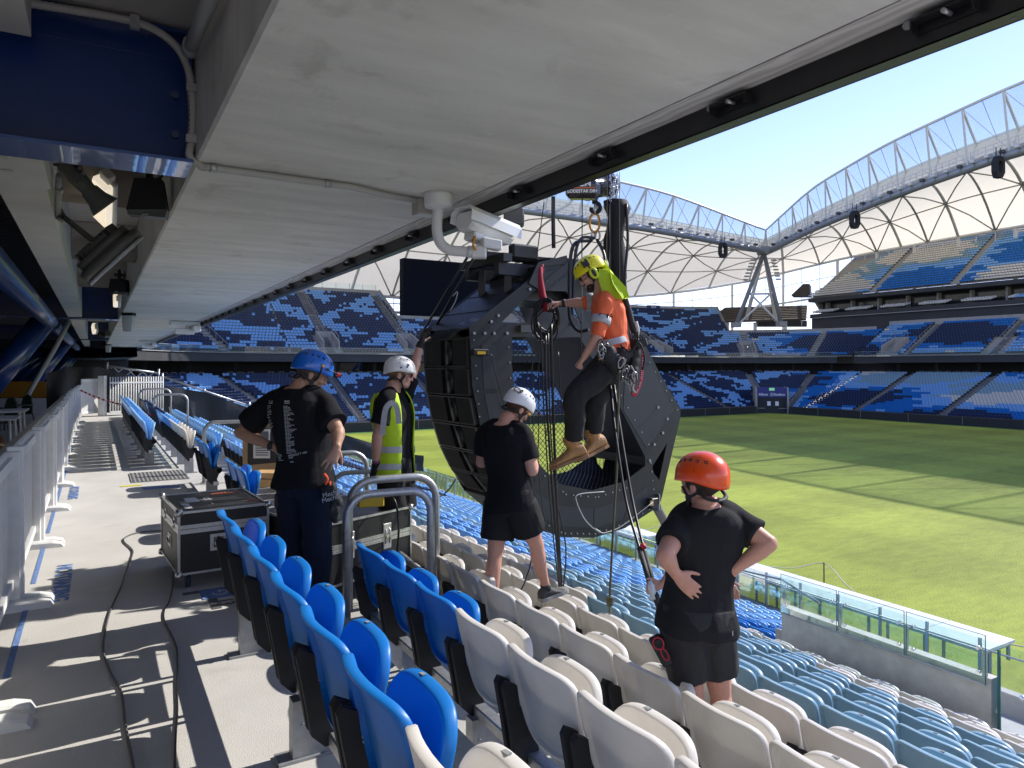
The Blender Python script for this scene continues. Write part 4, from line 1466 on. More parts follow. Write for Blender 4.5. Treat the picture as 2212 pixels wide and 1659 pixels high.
for px, py in ((460, 363), (707, 397)):
    c = PZ(px, py, 3.168); d = (PZ(px + 30, py + 5, 3.168) - c).normalized()
    g = MB(); g.tube([c - d * .025, c + d * .025], .034, 10); g.build("saddle_clip", M_galv, cd_)
g = MB()
for x_, y_, w_ in ((291, 48, "upper left"), (415, 190, "middle"), (414, 300, "lower")):
    g = MB(); g.box(PS(x_, y_, 5.78), (.04, .02, .03) if x_ > 300 else (.03, .02, .05), (DIR_T, DIR_S, UP)); tag(g.build("conduit_clip", M_galv), w_ + " small metal clip holding the ribbed conduit", "clip", "clips on the ribbed conduit")
g = MB(); g.tube([PT(462, -20, .56), PT(412, 100, .56)], .045, 12); g.tube([PT(413, 92, .56), PT(409, 112, .56)], .053, 12)
tag(g.build("drain_pipe", M_grey), "grey pipe running along the side of the concrete ceiling at the top", "pipe")
# lit batten in the recess
M_lamp = mat("lit_diffuser", (0.95, 0.93, 0.85), 0.4, emit=(1.0, 0.86, 0.66), estr=0.34)
def batten(a, b, w, h, label, dep):
    T = thing("ceiling_light", label, "light", (a + b) / 2, "warm batten lights in the ceiling recess")
    d = (b - a).normalized(); s_ = d.cross(Vector((0, 1, 0))).normalized(); n = s_.cross(d)
    if n.y > 0: n = -n
    L = (b - a).length
    g = MB(); g.box((a + b) / 2, (L / 2, w / 2, h / 2), (d, s_, n), bevel=.02); g.build("diffuser", M_lamp, T)
    g = MB(); g.box((a + b) / 2 - n * h * .7, (L / 2 + .02, w / 2 + .015, h * .3), (d, s_, n), bevel=.015)
    g.box(a - d * .05 - n * .06, (.06, w * .3, .05), (d, s_, n), bevel=.01); g.build("housing", M_offw, T)
    g = MB()
    for i in range(14): 
        g.box((a + b) / 2 + s_ * (w * (i / 13 - .5) * .85) + n * (h / 2 + .001), (L / 2 * .92, .003, .002), (d, s_, n))
    g.build("prism_rib", mat("lamp_rib", (0.8, 0.76, 0.66), 0.4, emit=(1, .85, .65), estr=.3), T)
batten(P(222, 392, 7.95), P(221, 478, 8.5), .23, .10, "bright warm batten light behind the horn speaker", 0)
batten(P(250, 645, 15.6), P(250, 655, 16.6), .2, .10, "small lit batten behind the floodlight", 0)
batten(P(204, 706, 27), P(202, 714, 28), .3, .12, "tiny lit batten far along the recess", 0)
# horn speaker
HS = thing("horn_speaker", "grey horn loudspeaker angled down beside the lit batten", "speaker", P(140, 360, 6.9))
ax0, ax1 = P(136, 352, 6.75), P(228, 448, 6.98)
d = (ax1 - ax0).normalized(); L = (ax1 - ax0).length
M_horn = mat("horn_grey", (0.13, 0.135, 0.12), 0.5)
g = MB(); g.lathe([(.055, 0), (.072, .02), (.075, .12), (.08, .13), (.078, .24), (.07, .30), (.085, L * .62), (.10, L * .8), (.135, L * .96), (.148, L), (.14, L), (.09, L * .8), (.02, L * .6)], ax0, d, 24); g.build("horn", M_horn, HS)
g = MB(); s_ = d.cross(Vector((0, 1, 0))).normalized()
g.bar(ax0 - s_ * .02 + Vector((0, -.07, .03)), ax0.lerp(ax1, .55) + Vector((.02, -.09, .02)), .035, .012); g.bar(P(120, 356, 6.9), P(165, 362, 6.85), .05, .03); g.cyl(ax0.lerp(ax1, .5) + Vector((0, -.08, .01)), ax0.lerp(ax1, .5) + Vector((0, -.11, .01)), .015, 8)
g.build("bracket", M_horn, HS)
g = MB()
for cx, cy in ((168, 360), (176, 370)): g.cyl(P(cx, cy, 6.8), P(cx + 4, cy + 4, 6.7), .018, 10)
g.build("cable_gland", M_dgrey, HS)
g = MB(); g.tube(spline([P(150, 349, 6.9), P(160, 346, 6.85), P(172, 352, 6.8), P(178, 366, 6.75)], 5), .006, 5); g.build("cable", mat("red_cable", (0.25, 0.01, 0.02), 0.5), HS)
# wall pipe on the rib
g = MB(); g.tube([P(128, 378, 6.95), P(126, 400, 7.1), P(125, 445, 7.4), P(126, 470, 7.5), P(140, 478, 7.5)], .03, 8); g.tube([P(127, 405, 7.12), P(127, 415, 7.18)], .036, 8)
tag(g.build("rib_pipe", M_grey), "short grey pipe on the rib face under the horn speaker", "pipe")
# cabinet speakers
def cabinet(px0, px1, py0, py1, px2, px3, pyb, f, label):
    T = thing("cabinet_speaker", label, "speaker", P(px0, pyb, f))
    g = MB()
    A, B_, C_, D_ = P(px0, py0, f), P(px1, py0, f), P(px3, py1, f), P(px2, py1, f)
    dv = Vector((-.10, .28, .02)) * (f / 7)
    g.prism([A, B_, C_, D_], dv); fix_normals(g.build("body", M_blackm, T))
    g = MB(); k = Vector((0, .02, 0)); g.prism([D_ + k, C_ + k, P(px3 - 3, pyb, f + .05), P(px2 + 3, pyb - 8, f + .05)], dv * .8); fix_normals(g.build("grille", M_dgrey, T))
    g = MB(); g.box(P((px2 + px3) / 2 - 2, pyb - 7, f - .006), (.03, .004, .006)); g.build("badge", M_galv, T)
    g = MB(); m = P((px0 + px1) / 2, py0, f) + dv * .5; g.bar(m, m + UP * .22, .05, .05); g.tube(spline([m + Vector((.06, 0, 0)), m + Vector((.13, 0, .06)), m + Vector((.10, 0, .2))], 4), .012, 6); g.box(m + UP * .1, (.09, .05, .03)); g.build("yoke", M_black, T)
cabinet(289, 348, 384, 452, 272, 359, 470, 6.8, "black cabinet speaker hanging beside the lit batten")
cabinet(238, 266, 602, 631, 233, 272, 637, 15.5, "small black cabinet speaker further along the recess")
cabinet(212, 226, 716, 726, 209, 228, 731, 28, "tiny black cabinet speaker far along the recess")
# floodlight on an arm
FLD = thing("arm_floodlight", "dark grey floodlight tilted on an arm below the recess", "floodlight", P(140, 470, 7.4))
A, B_ = P(196, 608, 7.3), P(304, 510, 7.3)
d = (B_ - A).normalized(); n = Vector((.62, .42, -.64)); n = (n - d * n.dot(d)).normalized(); w = d.cross(n)
cc = (A + B_) / 2; L = (B_ - A).length
def oval(c, hl, hw, n_=24):
    return [c + d * (hl * (abs(math.cos(a_)) ** .6) * (1 if math.cos(a_) > 0 else -1)) + w * (hw * (abs(math.sin(a_)) ** .6) * (1 if math.sin(a_) > 0 else -1)) for a_ in [2 * math.pi * i / n_ for i in range(n_)]]
g = MB()
for h0, h1, k in ((0, .035, 1.0),): g.loft([oval(cc + n * h0, L / 2 * k, .27 * k), oval(cc + n * h1, L / 2 * k, .27 * k)])
g.build("lens", mat("lens_grey", (0.33, 0.37, 0.42), 0.15, coat=.5), FLD)
g = MB()
for h0, h1, k in ((-.012, -.002, .93), (-.10, -.014, .99), (-.115, -.10, .9), (-.19, -.115, .84), (-.25, -.19, .55)): g.loft([oval(cc + n * h0, L / 2 * k, .27 * k), oval(cc + n * h1, L / 2 * k, .27 * k)])
g.build("housing", M_dgrey, FLD)
g = MB()
for i in range(9): g.box(cc + d * (L * (i / 8 - .5) * .6) - n * .225, (.006, .15, .045), (d, w, n))
g.build("heat_sink_fin", M_dgrey, FLD)
g = MB(); g.tube([P(132, 464, 7.5), P(206, 524, 7.35)], [.03, .034], 8); g.bar(P(206, 524, 7.35), P(228, 540, 7.3), .06, .05)
g.tube(spline([P(150, 480, 7.42), P(205, 528, 7.28), P(218, 545, 7.2), P(205, 560, 7.15), P(200, 590, 7.1), P(196, 600, 7.1)], 6), .014, 6)
g.tube([P(125, 455, 7.5), P(133, 470, 7.5)], .05, 8); g.build("arm", M_dgrey, FLD)
# hanging luminaires under the slab
for i, (px, py, f) in enumerate(((278, 676, 20.3), (234, 744, 48), (221, 762, 68))):
    T = thing("pendant_light", ("nearest", "middle", "farthest")[i] + " clear box lantern hanging from the walkway ceiling", "light", P(px, py + 19, f), "clear lanterns under the walkway ceiling")
    k = 20.3 / f * (1 if i == 0 else 1.0); sc_ = f / 1533
    a, b_ = P(px, py, f), P(px, py + 40 * (20.3 / f), f)
    g = MB(); g.box(a + UP * -.03, (.165, .1, .05), bevel=.01); g.build("cap", M_black, T)
    g = MB(); g.loft([[b_ + Vector((x * .12, y * .09, 0)) for x, y in ((-1, -1), (1, -1), (1, 1), (-1, 1))], [a + Vector((x * .15, y * .1, -.08)) for x, y in ((-1, -1), (1, -1), (1, 1), (-1, 1))]], smooth=False)
    g.build("lantern", mat("lantern_clear", (0.62, 0.66, 0.68), 0.2, coat=.4), T)
    g = MB()
    for x in (-.07, 0, .07): g.box((a + b_) / 2 + Vector((x, -.105, -.03)), (.006, .004, .17))
    g.build("lantern_rib", M_offw, T)
# CCTV camera, near one in detail
M_cctv = mat("cctv_white", (0.74, 0.75, 0.74), 0.38)
CV = thing("security_camera", "large white security camera on a curved ceiling arm", "camera", P(947, 420, 6.4))
c = PZ(947, 418, 3.2)
f0 = c.y
g = MB(); g.lathe([(.125, 0), (.128, -.03), (.128, -.09), (.12, -.125), (.06, -.135), (.055, -.15)], c, UP, 32); g.build("ceiling_mount", M_cctv, CV)
g = MB(); g.tube(spline([P(947, 444, f0), P(944, 480, f0), P(945, 505, f0), P(953, 527, f0), P(972, 540, f0), P(1000, 543, f0), P(1022, 545, f0)], 6), .047, 16); g.tube([P(1010, 544, f0), P(1024, 545, f0)], .056, 16); g.tube([P(947, 440, f0), P(946, 452, f0)], .058, 16); g.build("curved_arm", M_cctv, CV)
g = MB(); g.box(P(1035, 545, f0), (.065, .06, .055), bevel=.01); g.box(P(1060, 528, f0), (.09, .06, .045), (Vector((.9, .35, -.1)).normalized(), Vector((-.35, .9, 0)).normalized(), UP), bevel=.01); g.build("pan_head", M_cctv, CV)
ca, cb = P(1008, 478, f0 - .05), P(1083, 508, f0 + .25)
d = (cb - ca).normalized(); s_ = d.cross(UP).normalized(); u = s_.cross(d)
g = MB(); L = (cb - ca).length
def sect(c, w, h, b=.3):
    return [c + s_ * (x * w) + u * (y * h) for x, y in ((-1, -.5), (-.6, -1), (.6, -1), (1, -.5), (1, .7), (.7, 1), (-.7, 1), (-1, .7))]
g.loft([sect(ca - d * .03, .105, .075), sect(ca, .118, .088), sect(ca + d * .22, .118, .088), sect(ca + d * (L - .02), .11, .085), sect(cb + d * .06, .108, .083)], smooth=False); g.build("housing", M_cctv, CV)
g = MB(); g.loft([[ca + d * q + s_ * (x * .145) + u * y for x, y in ((-1, -.02), (-.98, .07), (-.7, .115), (.7, .115), (.98, .07), (1, -.02), (.97, -.02), (.94, .06), (.66, .1), (-.66, .1), (-.94, .06), (-.97, -.02))] for q in (-.07, 0, .25, L + .12)], smooth=False); g.build("sun_hood", M_cctv, CV)
g = MB(); g.box((ca + cb) / 2 - u * .115, (.17, .08, .035), (d, s_, u), bevel=.015); g.build("base_box", M_cctv, CV)
g = MB(); g.tube(spline([P(1020, 522, f0 - .08), P(1026, 512, f0 - .1), P(1022, 530, f0 - .1), P(1028, 540, f0 - .08)], 4), .012, 6); g.build("safety_cord", mat("orange_cord", (0.55, 0.25, 0.02), 0.5), CV)
JB = PZ(918, 432, 3.2)
g = MB(); g.box(JB - UP * .07, (.10, .08, .07), (DIR_T, DIR_S, UP), bevel=.006); jo = g.build("junction_box", mat("beige_box", (0.45, 0.43, 0.38), 0.5)); tag(jo, "square beige junction box on the ceiling beside the camera", "box")
g = MB(); g.box(JB - UP * .144, (.085, .065, .003), (DIR_T, DIR_S, UP)); g.build("label_plate", M_offw, jo)
for i, s_c in enumerate((26.3, 46.5)):
    T = thing("security_camera", ("white camera cluster under the far ceiling edge", "tiny white camera cluster farthest along the ceiling edge")[i], "camera", S(s_c, 2.7, 3.2))
    g = MB()
    g.box(S(s_c, 2.6, 3.12), (.3, .45, .06), (DIR_S, DIR_T, UP)); g.cyl(S(s_c, 2.7, 3.2), S(s_c, 2.7, 2.75), .06, 10); g.build("mount", M_cctv, T)
    g = MB(); g.box(S(s_c, 2.95, 2.95), (.35, .12, .11), (DIR_S, DIR_T, UP), bevel=.03); g.box(S(s_c, 2.6, 2.85), (.12, .3, .09), (DIR_S, DIR_T, UP), bevel=.02); g.build("housing", M_cctv, T)

# ================================================================ LEFT SIDE: FENCE, CAFE FURNITURE
M_fence = mat("fence_white_paint", (0.70, 0.70, 0.68), 0.45, var=0.06, vscale=12)
def fence_panel(i, s0, L=1.9):
    T = thing("fence_panel", "white slatted fence panel, %s along the walkway from the near left corner" % ordn(i), "fence", S(s0, -.5, 0), "white fence panels along the walkway")
    t = -.47 - .03 * math.sin(i * .8)
    g = MB()
    g.box(S(s0 + L / 2, t, 1.0), (L / 2 - .03, .018, .035), (DIR_S, DIR_T, UP)); g.box(S(s0 + L / 2, t, .17), (L / 2 - .03, .018, .03), (DIR_S, DIR_T, UP)); g.build("rail", M_fence, T)
    g = MB(); n = 24
    for j in range(n):
        g.box(S(s0 + .08 + j * (L - .16) / (n - 1), t - .022, .59), (.016, .012, .48), (DIR_S, DIR_T, UP))
    g.build("slat_infill", M_fence, T)
    g = MB(); g.box(S(s0 + .02, t + .01, .55), (.05, .05, .55), (DIR_S, DIR_T, UP), bevel=.006); g.build("post", M_fence, T)
    g = MB(); g.box(S(s0 + L - .06, t + .01, .55), (.04, .045, .52), (DIR_S, DIR_T, UP), bevel=.006); g.build("post", M_fence, T)
    # tall outer screen behind, leaning slightly
    g = MB()
    for j in range(30):
        c0 = S(s0 + j * L / 30, -.66, 1.02)
        c0.z = .86
        g.box(c0, (.016, .03, .08), (DIR_S, DIR_T, UP))
    g.box(S(s0 + L / 2, -.66, .95), (L / 2, .03, .010), (DIR_S, DIR_T, UP)); g.box(S(s0 + L / 2, -.64, .79), (L / 2, .012, .010), (DIR_S, DIR_T, UP))
    g.build("upper_screen", M_fence, T)
    for sd in (0, 1):
        g = MB(); c0 = S(s0 + .02 - sd * .16, -.40, .045)
        pr = [(-.30, .0), (-.30, .04), (-.22, .065), (.06, .055), (.13, .035), (.15, 0)]
        rings = []
        for w_, k in ((-.055, .8), (-.04, 1), (.04, 1), (.055, .8)):
            rings.append([c0 + DIR_S * w_ + DIR_T * (x * (k * .1 + .9)) + UP * (z * k - .045) for x, z in pr])
        g.loft(rings, True, True, smooth=False); 
        fix_normals(g.build("foot", M_fence, T))
for i in range(14): fence_panel(i, 2.2 - 1.9 + 1.9 * i)
# gate and pickets at the end of the walkway
GA = thing("picket_gate", "white picket gate closing the far end of the walkway", "gate", PZ(240, 897, 0))
a0, a1 = PZ(238, 899, 0), PZ(352, 893, 0)
g = MB()
for i in range(22):
    p = a0.lerp(a1, i / 21); g.cyl(p + UP * .1, p + UP * 1.32, .022, 6)
g.build("picket", M_fence, GA)
g = MB(); g.bar(a0 + UP * 1.12, a1 + UP * 1.12, .05, .05); g.bar(a0 + UP * .14, a1 + UP * .14, .05, .05); g.build("rail", M_fence, GA)
b0, b1 = PZ(176, 902, 0), PZ(212, 898, 0)
g = MB()
for i in range(24):
    p = b0.lerp(b1, i / 23); g.box(p + UP * .68, (.012, .012, .58))
g.bar(b0 + UP * 1.2, b1 + UP * 1.2, .05, .06); g.bar(b0 + UP * .15, b1 + UP * .15, .05, .06); g.build("side_panel", M_fence, GA)
g = MB(); p = PZ(221, 899, 0); g.box(p + UP * .68, (.11, .08, .68), bevel=.01); g.build("post", M_fence, GA)
g = MB()
pts = [(174, 843), (200, 855), (231, 866), (262, 874)]
tp = [P(x, y, 20) for x, y in pts]
for i in range(18):
    u0, u1 = i / 18, (i + 1) / 18
    def q(u):
        k = u * 3; j = min(2, int(k)); return tp[j].lerp(tp[j + 1], k - j)
    g.bar(q(u0), q(u1), .006, .05, m=i % 2)
tag(g.build("barrier_tape", [mat("tape_red", (0.62, 0.03, 0.03), 0.5), M_white]), "red and white barrier tape slung across the far walkway", "tape")
g = MB(); g.tube(spline([P(302, 888, 19), P(315, 893, 18.6), P(330, 897, 18.2)], 4), .018, 4)
tag(g.build("tape_end", MATS["tape_red"]), "loose end of red barrier tape beside the far hoop rail", "tape")

# hoop rails
def hoop(label, path_, r=.026, m=M_galv, extra=None):
    T = thing("hoop_rail", label, "handrail", path_[0], "tubular handrails at the aisle heads")
    g = MB(); g.tube(path_, r, 12); g.build("hoop", m, T)
    if extra:
        g = MB(); g.tube(extra, r * .85, 10); g.build("mid_rail", m, T)
    g = MB()
    for p in (path_[0], path_[-1]): g.cyl(p, p + UP * .012, .055, 12)
    g.build("base_flange", M_galvd, T)
hoop("bare steel hoop handrail in front of the large flight case", hoop_path(S(4.92, 1.53, -.29), S(4.86, 2.15, -.29), .74, .16), .03, M_galv, [S(4.9, 2.1, .12), S(5.5, 2.15, .12)])
hoop("taller steel hoop handrail right behind the first hoop", hoop_path(S(5.15, 1.62, -.29), S(5.12, 2.31, -.29), .80, .18), .03)
hoop("steel hoop handrail behind the man in the hi-vis vest, left one", hoop_path(S(7.15, 1.75, -.15), S(7.1, 2.42, -.15), .77, .16), .028)
hoop("steel hoop handrail beside the gloved hand of the man in the vest", hoop_path(S(6.55, 1.9, -.15), S(6.4, 2.6, -.4), .66, .14), .022)
hoop("steel hoop handrail left of the plywood crate", hoop_path(S(11.9, 1.45, -.15), S(11.8, 2.3, -.5), .79, .16), .03)
hoop("far steel hoop handrail beyond the navy seats", hoop_path(S(21.6, 1.35, -.15), S(21.5, 2.2, -.5), .9, .2), .03)
hoop("second far steel hoop handrail by the picket gate", hoop_path(S(25.5, 1.2, -.15), S(25.4, 2.1, -.5), .95, .2), .03)

# cafe furniture behind the fence
M_wick = mat("wicker", (0.22, 0.12, 0.05), 0.7, var=0.35, vscale=60, bump=0.8, bscale=90)
def wicker(c, sc_, label, rz):
    T = thing("wicker_chair", label, "chair", c, "wicker cafe chairs behind the fence", rz)
    Z = Vector((0, 0, 0)); 
    g = MB()
    lp = [(math.cos(a_) * .29, .62 + math.sin(a_) * .25) for a_ in [2 * math.pi * i / 24 for i in range(24)]]
    g.loft([[Vector((x * k, -.25 + .35 * x * x * k * k - .02 * (1 - k) + dx, .62 + (z - .62) * k)) for x, z in lp] for k, dx in ((.02, 0), (.5, 0), (.95, 0), (1.0, .015), (.95, .03), (.02, .03))], True, False); g.build("back", M_wick, T, local=True)
    g = MB(); g.lathe([(.02, .40), (.27, .40), (.29, .43), (.27, .46), (.02, .46)], (0, 0, 0), UP, 20); g.build("seat", M_wick, T, local=True)
    for x in (-1, 1):
        for y in (-1, 1):
            g = MB(); g.tube([(x * .2, y * .2, .41), (x * .25, y * .24, 0)], .018, 8); g.build("leg", mat("cane", (0.40, 0.28, 0.14), 0.5), T, local=True)
        g = MB(); g.tube(spline([(x * .27, -.2, .6), (x * .3, 0, .66), (x * .29, .22, .64), (x * .24, .26, .42)], 5), .02, 8); g.build("armrest", MATS.get("cane") or M_wick, T, local=True)
wicker(S(11.2, -1.33, 0), 1, "brown wicker chair nearest the fence seen above its top rail", R(200))
wicker(S(13.0, -1.75, 0), 1, "pale backed wicker chair behind the nearest wicker chair", R(160))
wicker(S(7.9, -1.18, 0), 1, "wicker chair low at the left picture edge", R(190))
M_green = mat("green_plastic", (0.06, 0.10, 0.07), 0.4)
for i, (s_, t_) in enumerate(((19, -1.75), (20.6, -1.9), (22.4, -1.7))):
    T = thing("garden_chair", ("first", "second", "third")[i] + " dark green plastic chair beyond the wicker chairs", "chair", S(s_, t_, 0), "green plastic chairs behind the fence", R(150))
    g = MB()
    lp = [(-.24, .42), (-.26, .7), (-.2, .88), (0, .93), (.2, .88), (.26, .7), (.24, .42)]
    g.loft([[Vector((x, -.22 + .5 * x * x, z)) for x, z in lp], [Vector((x * .97, -.19 + .5 * x * x, z * .995)) for x, z in lp]], True, True); fix_normals(g.build("back", M_green, T, local=True))
    g = MB(); g.box((0, 0, .43), (.24, .22, .012), bevel=.008); g.build("seat", M_green, T, local=True)
    for x in (-1, 1):
        g = MB(); g.tube(spline([(x * .25, -.2, .66), (x * .28, .05, .66), (x * .27, .2, .6), (x * .27, .24, 0)], 4), .02, 6); g.build("armrest", M_green, T, local=True)
        for y in (-1,):
            g = MB(); g.tube([(x * .22, y * .2, .43), (x * .26, y * .26, 0)], .02, 6); g.build("leg", M_green, T, local=True)
for i, (s_, t_) in enumerate(((15, -1.55), (17.5, -1.6), (21.5, -2.6), (9.4, -1.6))):
    T = thing("cafe_table", ("white cafe table beside the green chairs", "second white cafe table behind the fence", "white cafe table deeper inside the concourse", "white cafe table beside the lowest wicker chair")[i], "table", S(s_, t_, 0), "white tables behind the fence")
    g = MB(); g.box(S(s_, t_, .77), (.55, .4, .015), (DIR_S, DIR_T, UP), bevel=.01); g.build("table_top", M_white, T)
    for a_ in (-1, 1):
        for b_ in (-1, 1):
            g = MB(); g.bar(S(s_ + a_ * .48, t_ + b_ * .33, 0), S(s_ + a_ * .44, t_ + b_ * .3, .76), .035, .035); g.build("leg", M_white, T)
g = MB(); g.box(P(72, 842, 30), (1.6, .2, .35), bevel=.05); tag(g.build("counter", mat("orange_counter", (0.55, 0.25, 0.03), 0.6)), "orange counter behind the blue columns at left", "counter")
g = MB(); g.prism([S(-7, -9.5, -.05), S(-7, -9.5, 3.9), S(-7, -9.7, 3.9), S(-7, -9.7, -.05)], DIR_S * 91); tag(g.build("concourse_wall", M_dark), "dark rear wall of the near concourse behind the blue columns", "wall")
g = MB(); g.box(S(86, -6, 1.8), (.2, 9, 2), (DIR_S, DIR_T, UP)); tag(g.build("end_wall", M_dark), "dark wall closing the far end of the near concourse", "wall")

# ---------------------------------------------------------------- floor markings and cables
M_mark = mat("marking_blue", (0.13, 0.22, 0.46), 0.7, var=0.4, vscale=40, detail=8)
M_markd = mat("marking_grey", (0.12, 0.12, 0.13), 0.7)
c = PZ(128, 1255, .004)
for i, (px, py, sz) in enumerate(((133, 1256, .17), (158, 1064, .17))):
    c = PZ(px, py, .004)
    o = text_mesh("NO STANDING", .155, c, -DIR_S, DIR_T, "floor_lettering", M_mark, None, extrude=.0015, bold=True)
    tag(o, ("worn blue NO STANDING lettering on the near walkway", "worn blue NO STANDING lettering further along the walkway")[i], "lettering")
c = PZ(480, 1288, .004)
o = text_mesh("13", .15, c + DIR_T * .0 - DIR_S * .14, -DIR_S, DIR_T, "floor_number", M_markd, None, extrude=.001, bold=True); tag(o, "dark number 13 painted on the walkway under the seats", "number")
g = MB(); g.box(c + DIR_S * .1, (.11, .13, .0015), (DIR_S, DIR_T, UP)); mk = g.build("access_symbol", M_mark); tag(mk, "blue wheelchair bay square on the walkway by the number", "marking")
g = MB()
g.tube([c + DIR_S * .1 + UP * .0015 + DIR_S * (.05 * math.cos(a_)) + DIR_T * (.05 * math.sin(a_)) for a_ in [i * .5 for i in range(11)]], .006, 4, flat=.3)
g.bar(c + DIR_S * .1 + UP * .002, c + DIR_S * .17 + UP * .002, .012, .001); g.build("figure", M_white, mk)
g = MB()
for px, py, s1, t1 in ((452, 1275, .03, .18), (462, 1300, .16, .03)): g.box(PZ(px, py, .003), (s1, t1, .0012), (DIR_S, DIR_T, UP))
tag(g.build("bay_corner", M_markd), "dark corner bracket painted beside the bay number", "marking")
g = MB(); g.box(PZ(348, 1052, .004), (.10, .22, .0015), (DIR_S, DIR_T, UP)); tag(g.build("access_symbol", M_mark), "small blue and white bay marking near the floor mat", "marking")
g = MB()
for i in range(12): g.box(S(5.9 + i * 1.9 - .55, -.41, .003), (.75, .016, .0012), (DIR_S, DIR_T, UP))
tag(g.build("floor_line", M_mark), "thin blue line painted along the foot of the fence", "marking")
g = MB(); g.box(PZ(283, 1049, .004), (.05, .13, .0015), (DIR_S, DIR_T, UP)); tag(g.build("floor_sticker", mat("yellow_tape", (0.7, 0.62, 0.04), 0.6)), "yellow sticker on the walkway near the mat", "sticker")
m0, m1 = S(11.4, .55, 0), S(12.6, 1.0, 0)
g = MB(); g.box(S(11.95, .82, .006), (.5, .38, .006), (DIR_S, DIR_T, UP), m=0)
for i in range(14): g.box(S(11.95, .47 + i * .054, .0135), (.49, .012, .0015), (DIR_S, DIR_T, UP), m=1)
tag(g.build("floor_mat", [mat("mat_grey", (0.28, 0.27, 0.25), 0.9), mat("mat_stripe", (0.07, 0.075, 0.09), 0.9)]), "grey striped rubber mat lying on the walkway", "mat")
M_cable = mat("rubber_cable", (0.10, 0.095, 0.088), 0.6, var=.2, vscale=30)
M_cableb = mat("black_cable", (0.012, 0.012, 0.013), 0.4)
g = MB(); pts = [(352, 1146), (300, 1150), (272, 1160), (268, 1170), (286, 1188), (284, 1205), (270, 1240), (262, 1265), (238, 1320), (226, 1370), (224, 1410), (240, 1455), (262, 1495), (270, 1560), (285, 1640), (300, 1720)]
g.tube(spline([PZ(x, y, .009) for x, y in pts], 7), .0062, 8); tag(g.build("floor_cable", M_cable), "grey rubber cable winding along the walkway, left one", "cable")
g = MB(); pts = [(372, 1236), (372, 1270), (365, 1300), (355, 1318), (355, 1340), (372, 1375), (381, 1400), (383, 1440), (381, 1475), (383, 1530), (379, 1600), (377, 1700)]
g.tube(spline([PZ(x, y, .007) for x, y in pts], 7), .0052, 8); tag(g.build("floor_cable", M_cableb), "black cable running from under the flight case along the walkway", "cable")

# ---------------------------------------------------------------- black cloth fence down the stand
M_cloth = mat("black_shade_cloth", (0.017, 0.018, 0.020), 0.55, var=0.1, vscale=4, bump=0.4, bscale=6, bdist=.05)
CF = thing("cloth_fence", "black cloth hung on a temporary fence stepping down the stand", "fence", PS(345, 830, 29.6))
tops = [(100, 806), (156, 793), (216, 793), (260, 806), (345, 831), (444, 848), (536, 880), (640, 908), (741, 938), (796, 955), (882, 981), (915, 984)]
g = MB(); vs = []; NQ = 8; rg = random.Random(2)
def topat(px):
    for (x0, y0), (x1, y1) in zip(tops[:-1], tops[1:]):
        if px <= x1: return y0 + (y1 - y0) * (px - x0) / (x1 - x0)
    return tops[-1][1]
cols = []
for i in range(101):
    px = 100 + 815 * i / 100
    a_ = PS(px, topat(px), 29.6)
    s_, t_ = st(a_)
    k = max(1, min(20, int((t_ - .6) / .84) + 1))
    zb = max(zfl(k) - .05 if t_ > 1 else 0.0, a_.z - 2.1)
    if px > 740: zb = a_.z - .72
    col = []
    for j in range(NQ + 1):
        z = a_.z + (zb - a_.z) * j / NQ
        w = .07 * math.sin(i * .9 + j * .25) * (.3 + j / NQ) + .05 * math.sin(i * .37 - j * .6) + .02 * rg.random() + (.10 * math.exp(-((i % 17) - 8) ** 2 / 6) * j / NQ)
        col.append(S(29.6 + w, t_, z))
    cols.append(col)
for c_ in cols: vs += c_
k = NQ + 1
g.add(vs, [(i * k + j, i * k + j + 1, (i + 1) * k + j + 1, (i + 1) * k + j) for i in range(100) for j in range(NQ)], smooth=True); g.build("cloth", M_cloth, CF)
for (a_, b_) in (((228, 790), (344, 806)), ((349, 813), (536, 876)), ((536, 876), (741, 936))):
    g = MB(); g.tube([PS(*a_, 29.75), PS(*b_, 29.75)], .035, 8); g.build("top_rail", M_galv, CF)
g = MB()
for x, y0, y1 in ((231, 782, 800), (342, 797, 832), (350, 806, 832), (441, 840, 850), (538, 868, 885)): g.tube([PS(x, y1, 29.75), PS(x + 1, y0, 29.75)], .04, 8)
g.build("post", M_galv, CF)
g = MB(); q0, q1, q2, q3 = PS(231, 792, 29.8), PS(342, 808, 29.8), PS(342, 830, 29.8), PS(250, 802, 29.8)
g.add([q0, q1, q2, q3], [(0, 1, 2, 3)]); ux = (q1 - q0).normalized()
g.build("wire_net", mesh_mat("white_net", (0.5, 0.5, 0.5), .28, .12), CF, uv=(q0, ux, UP))

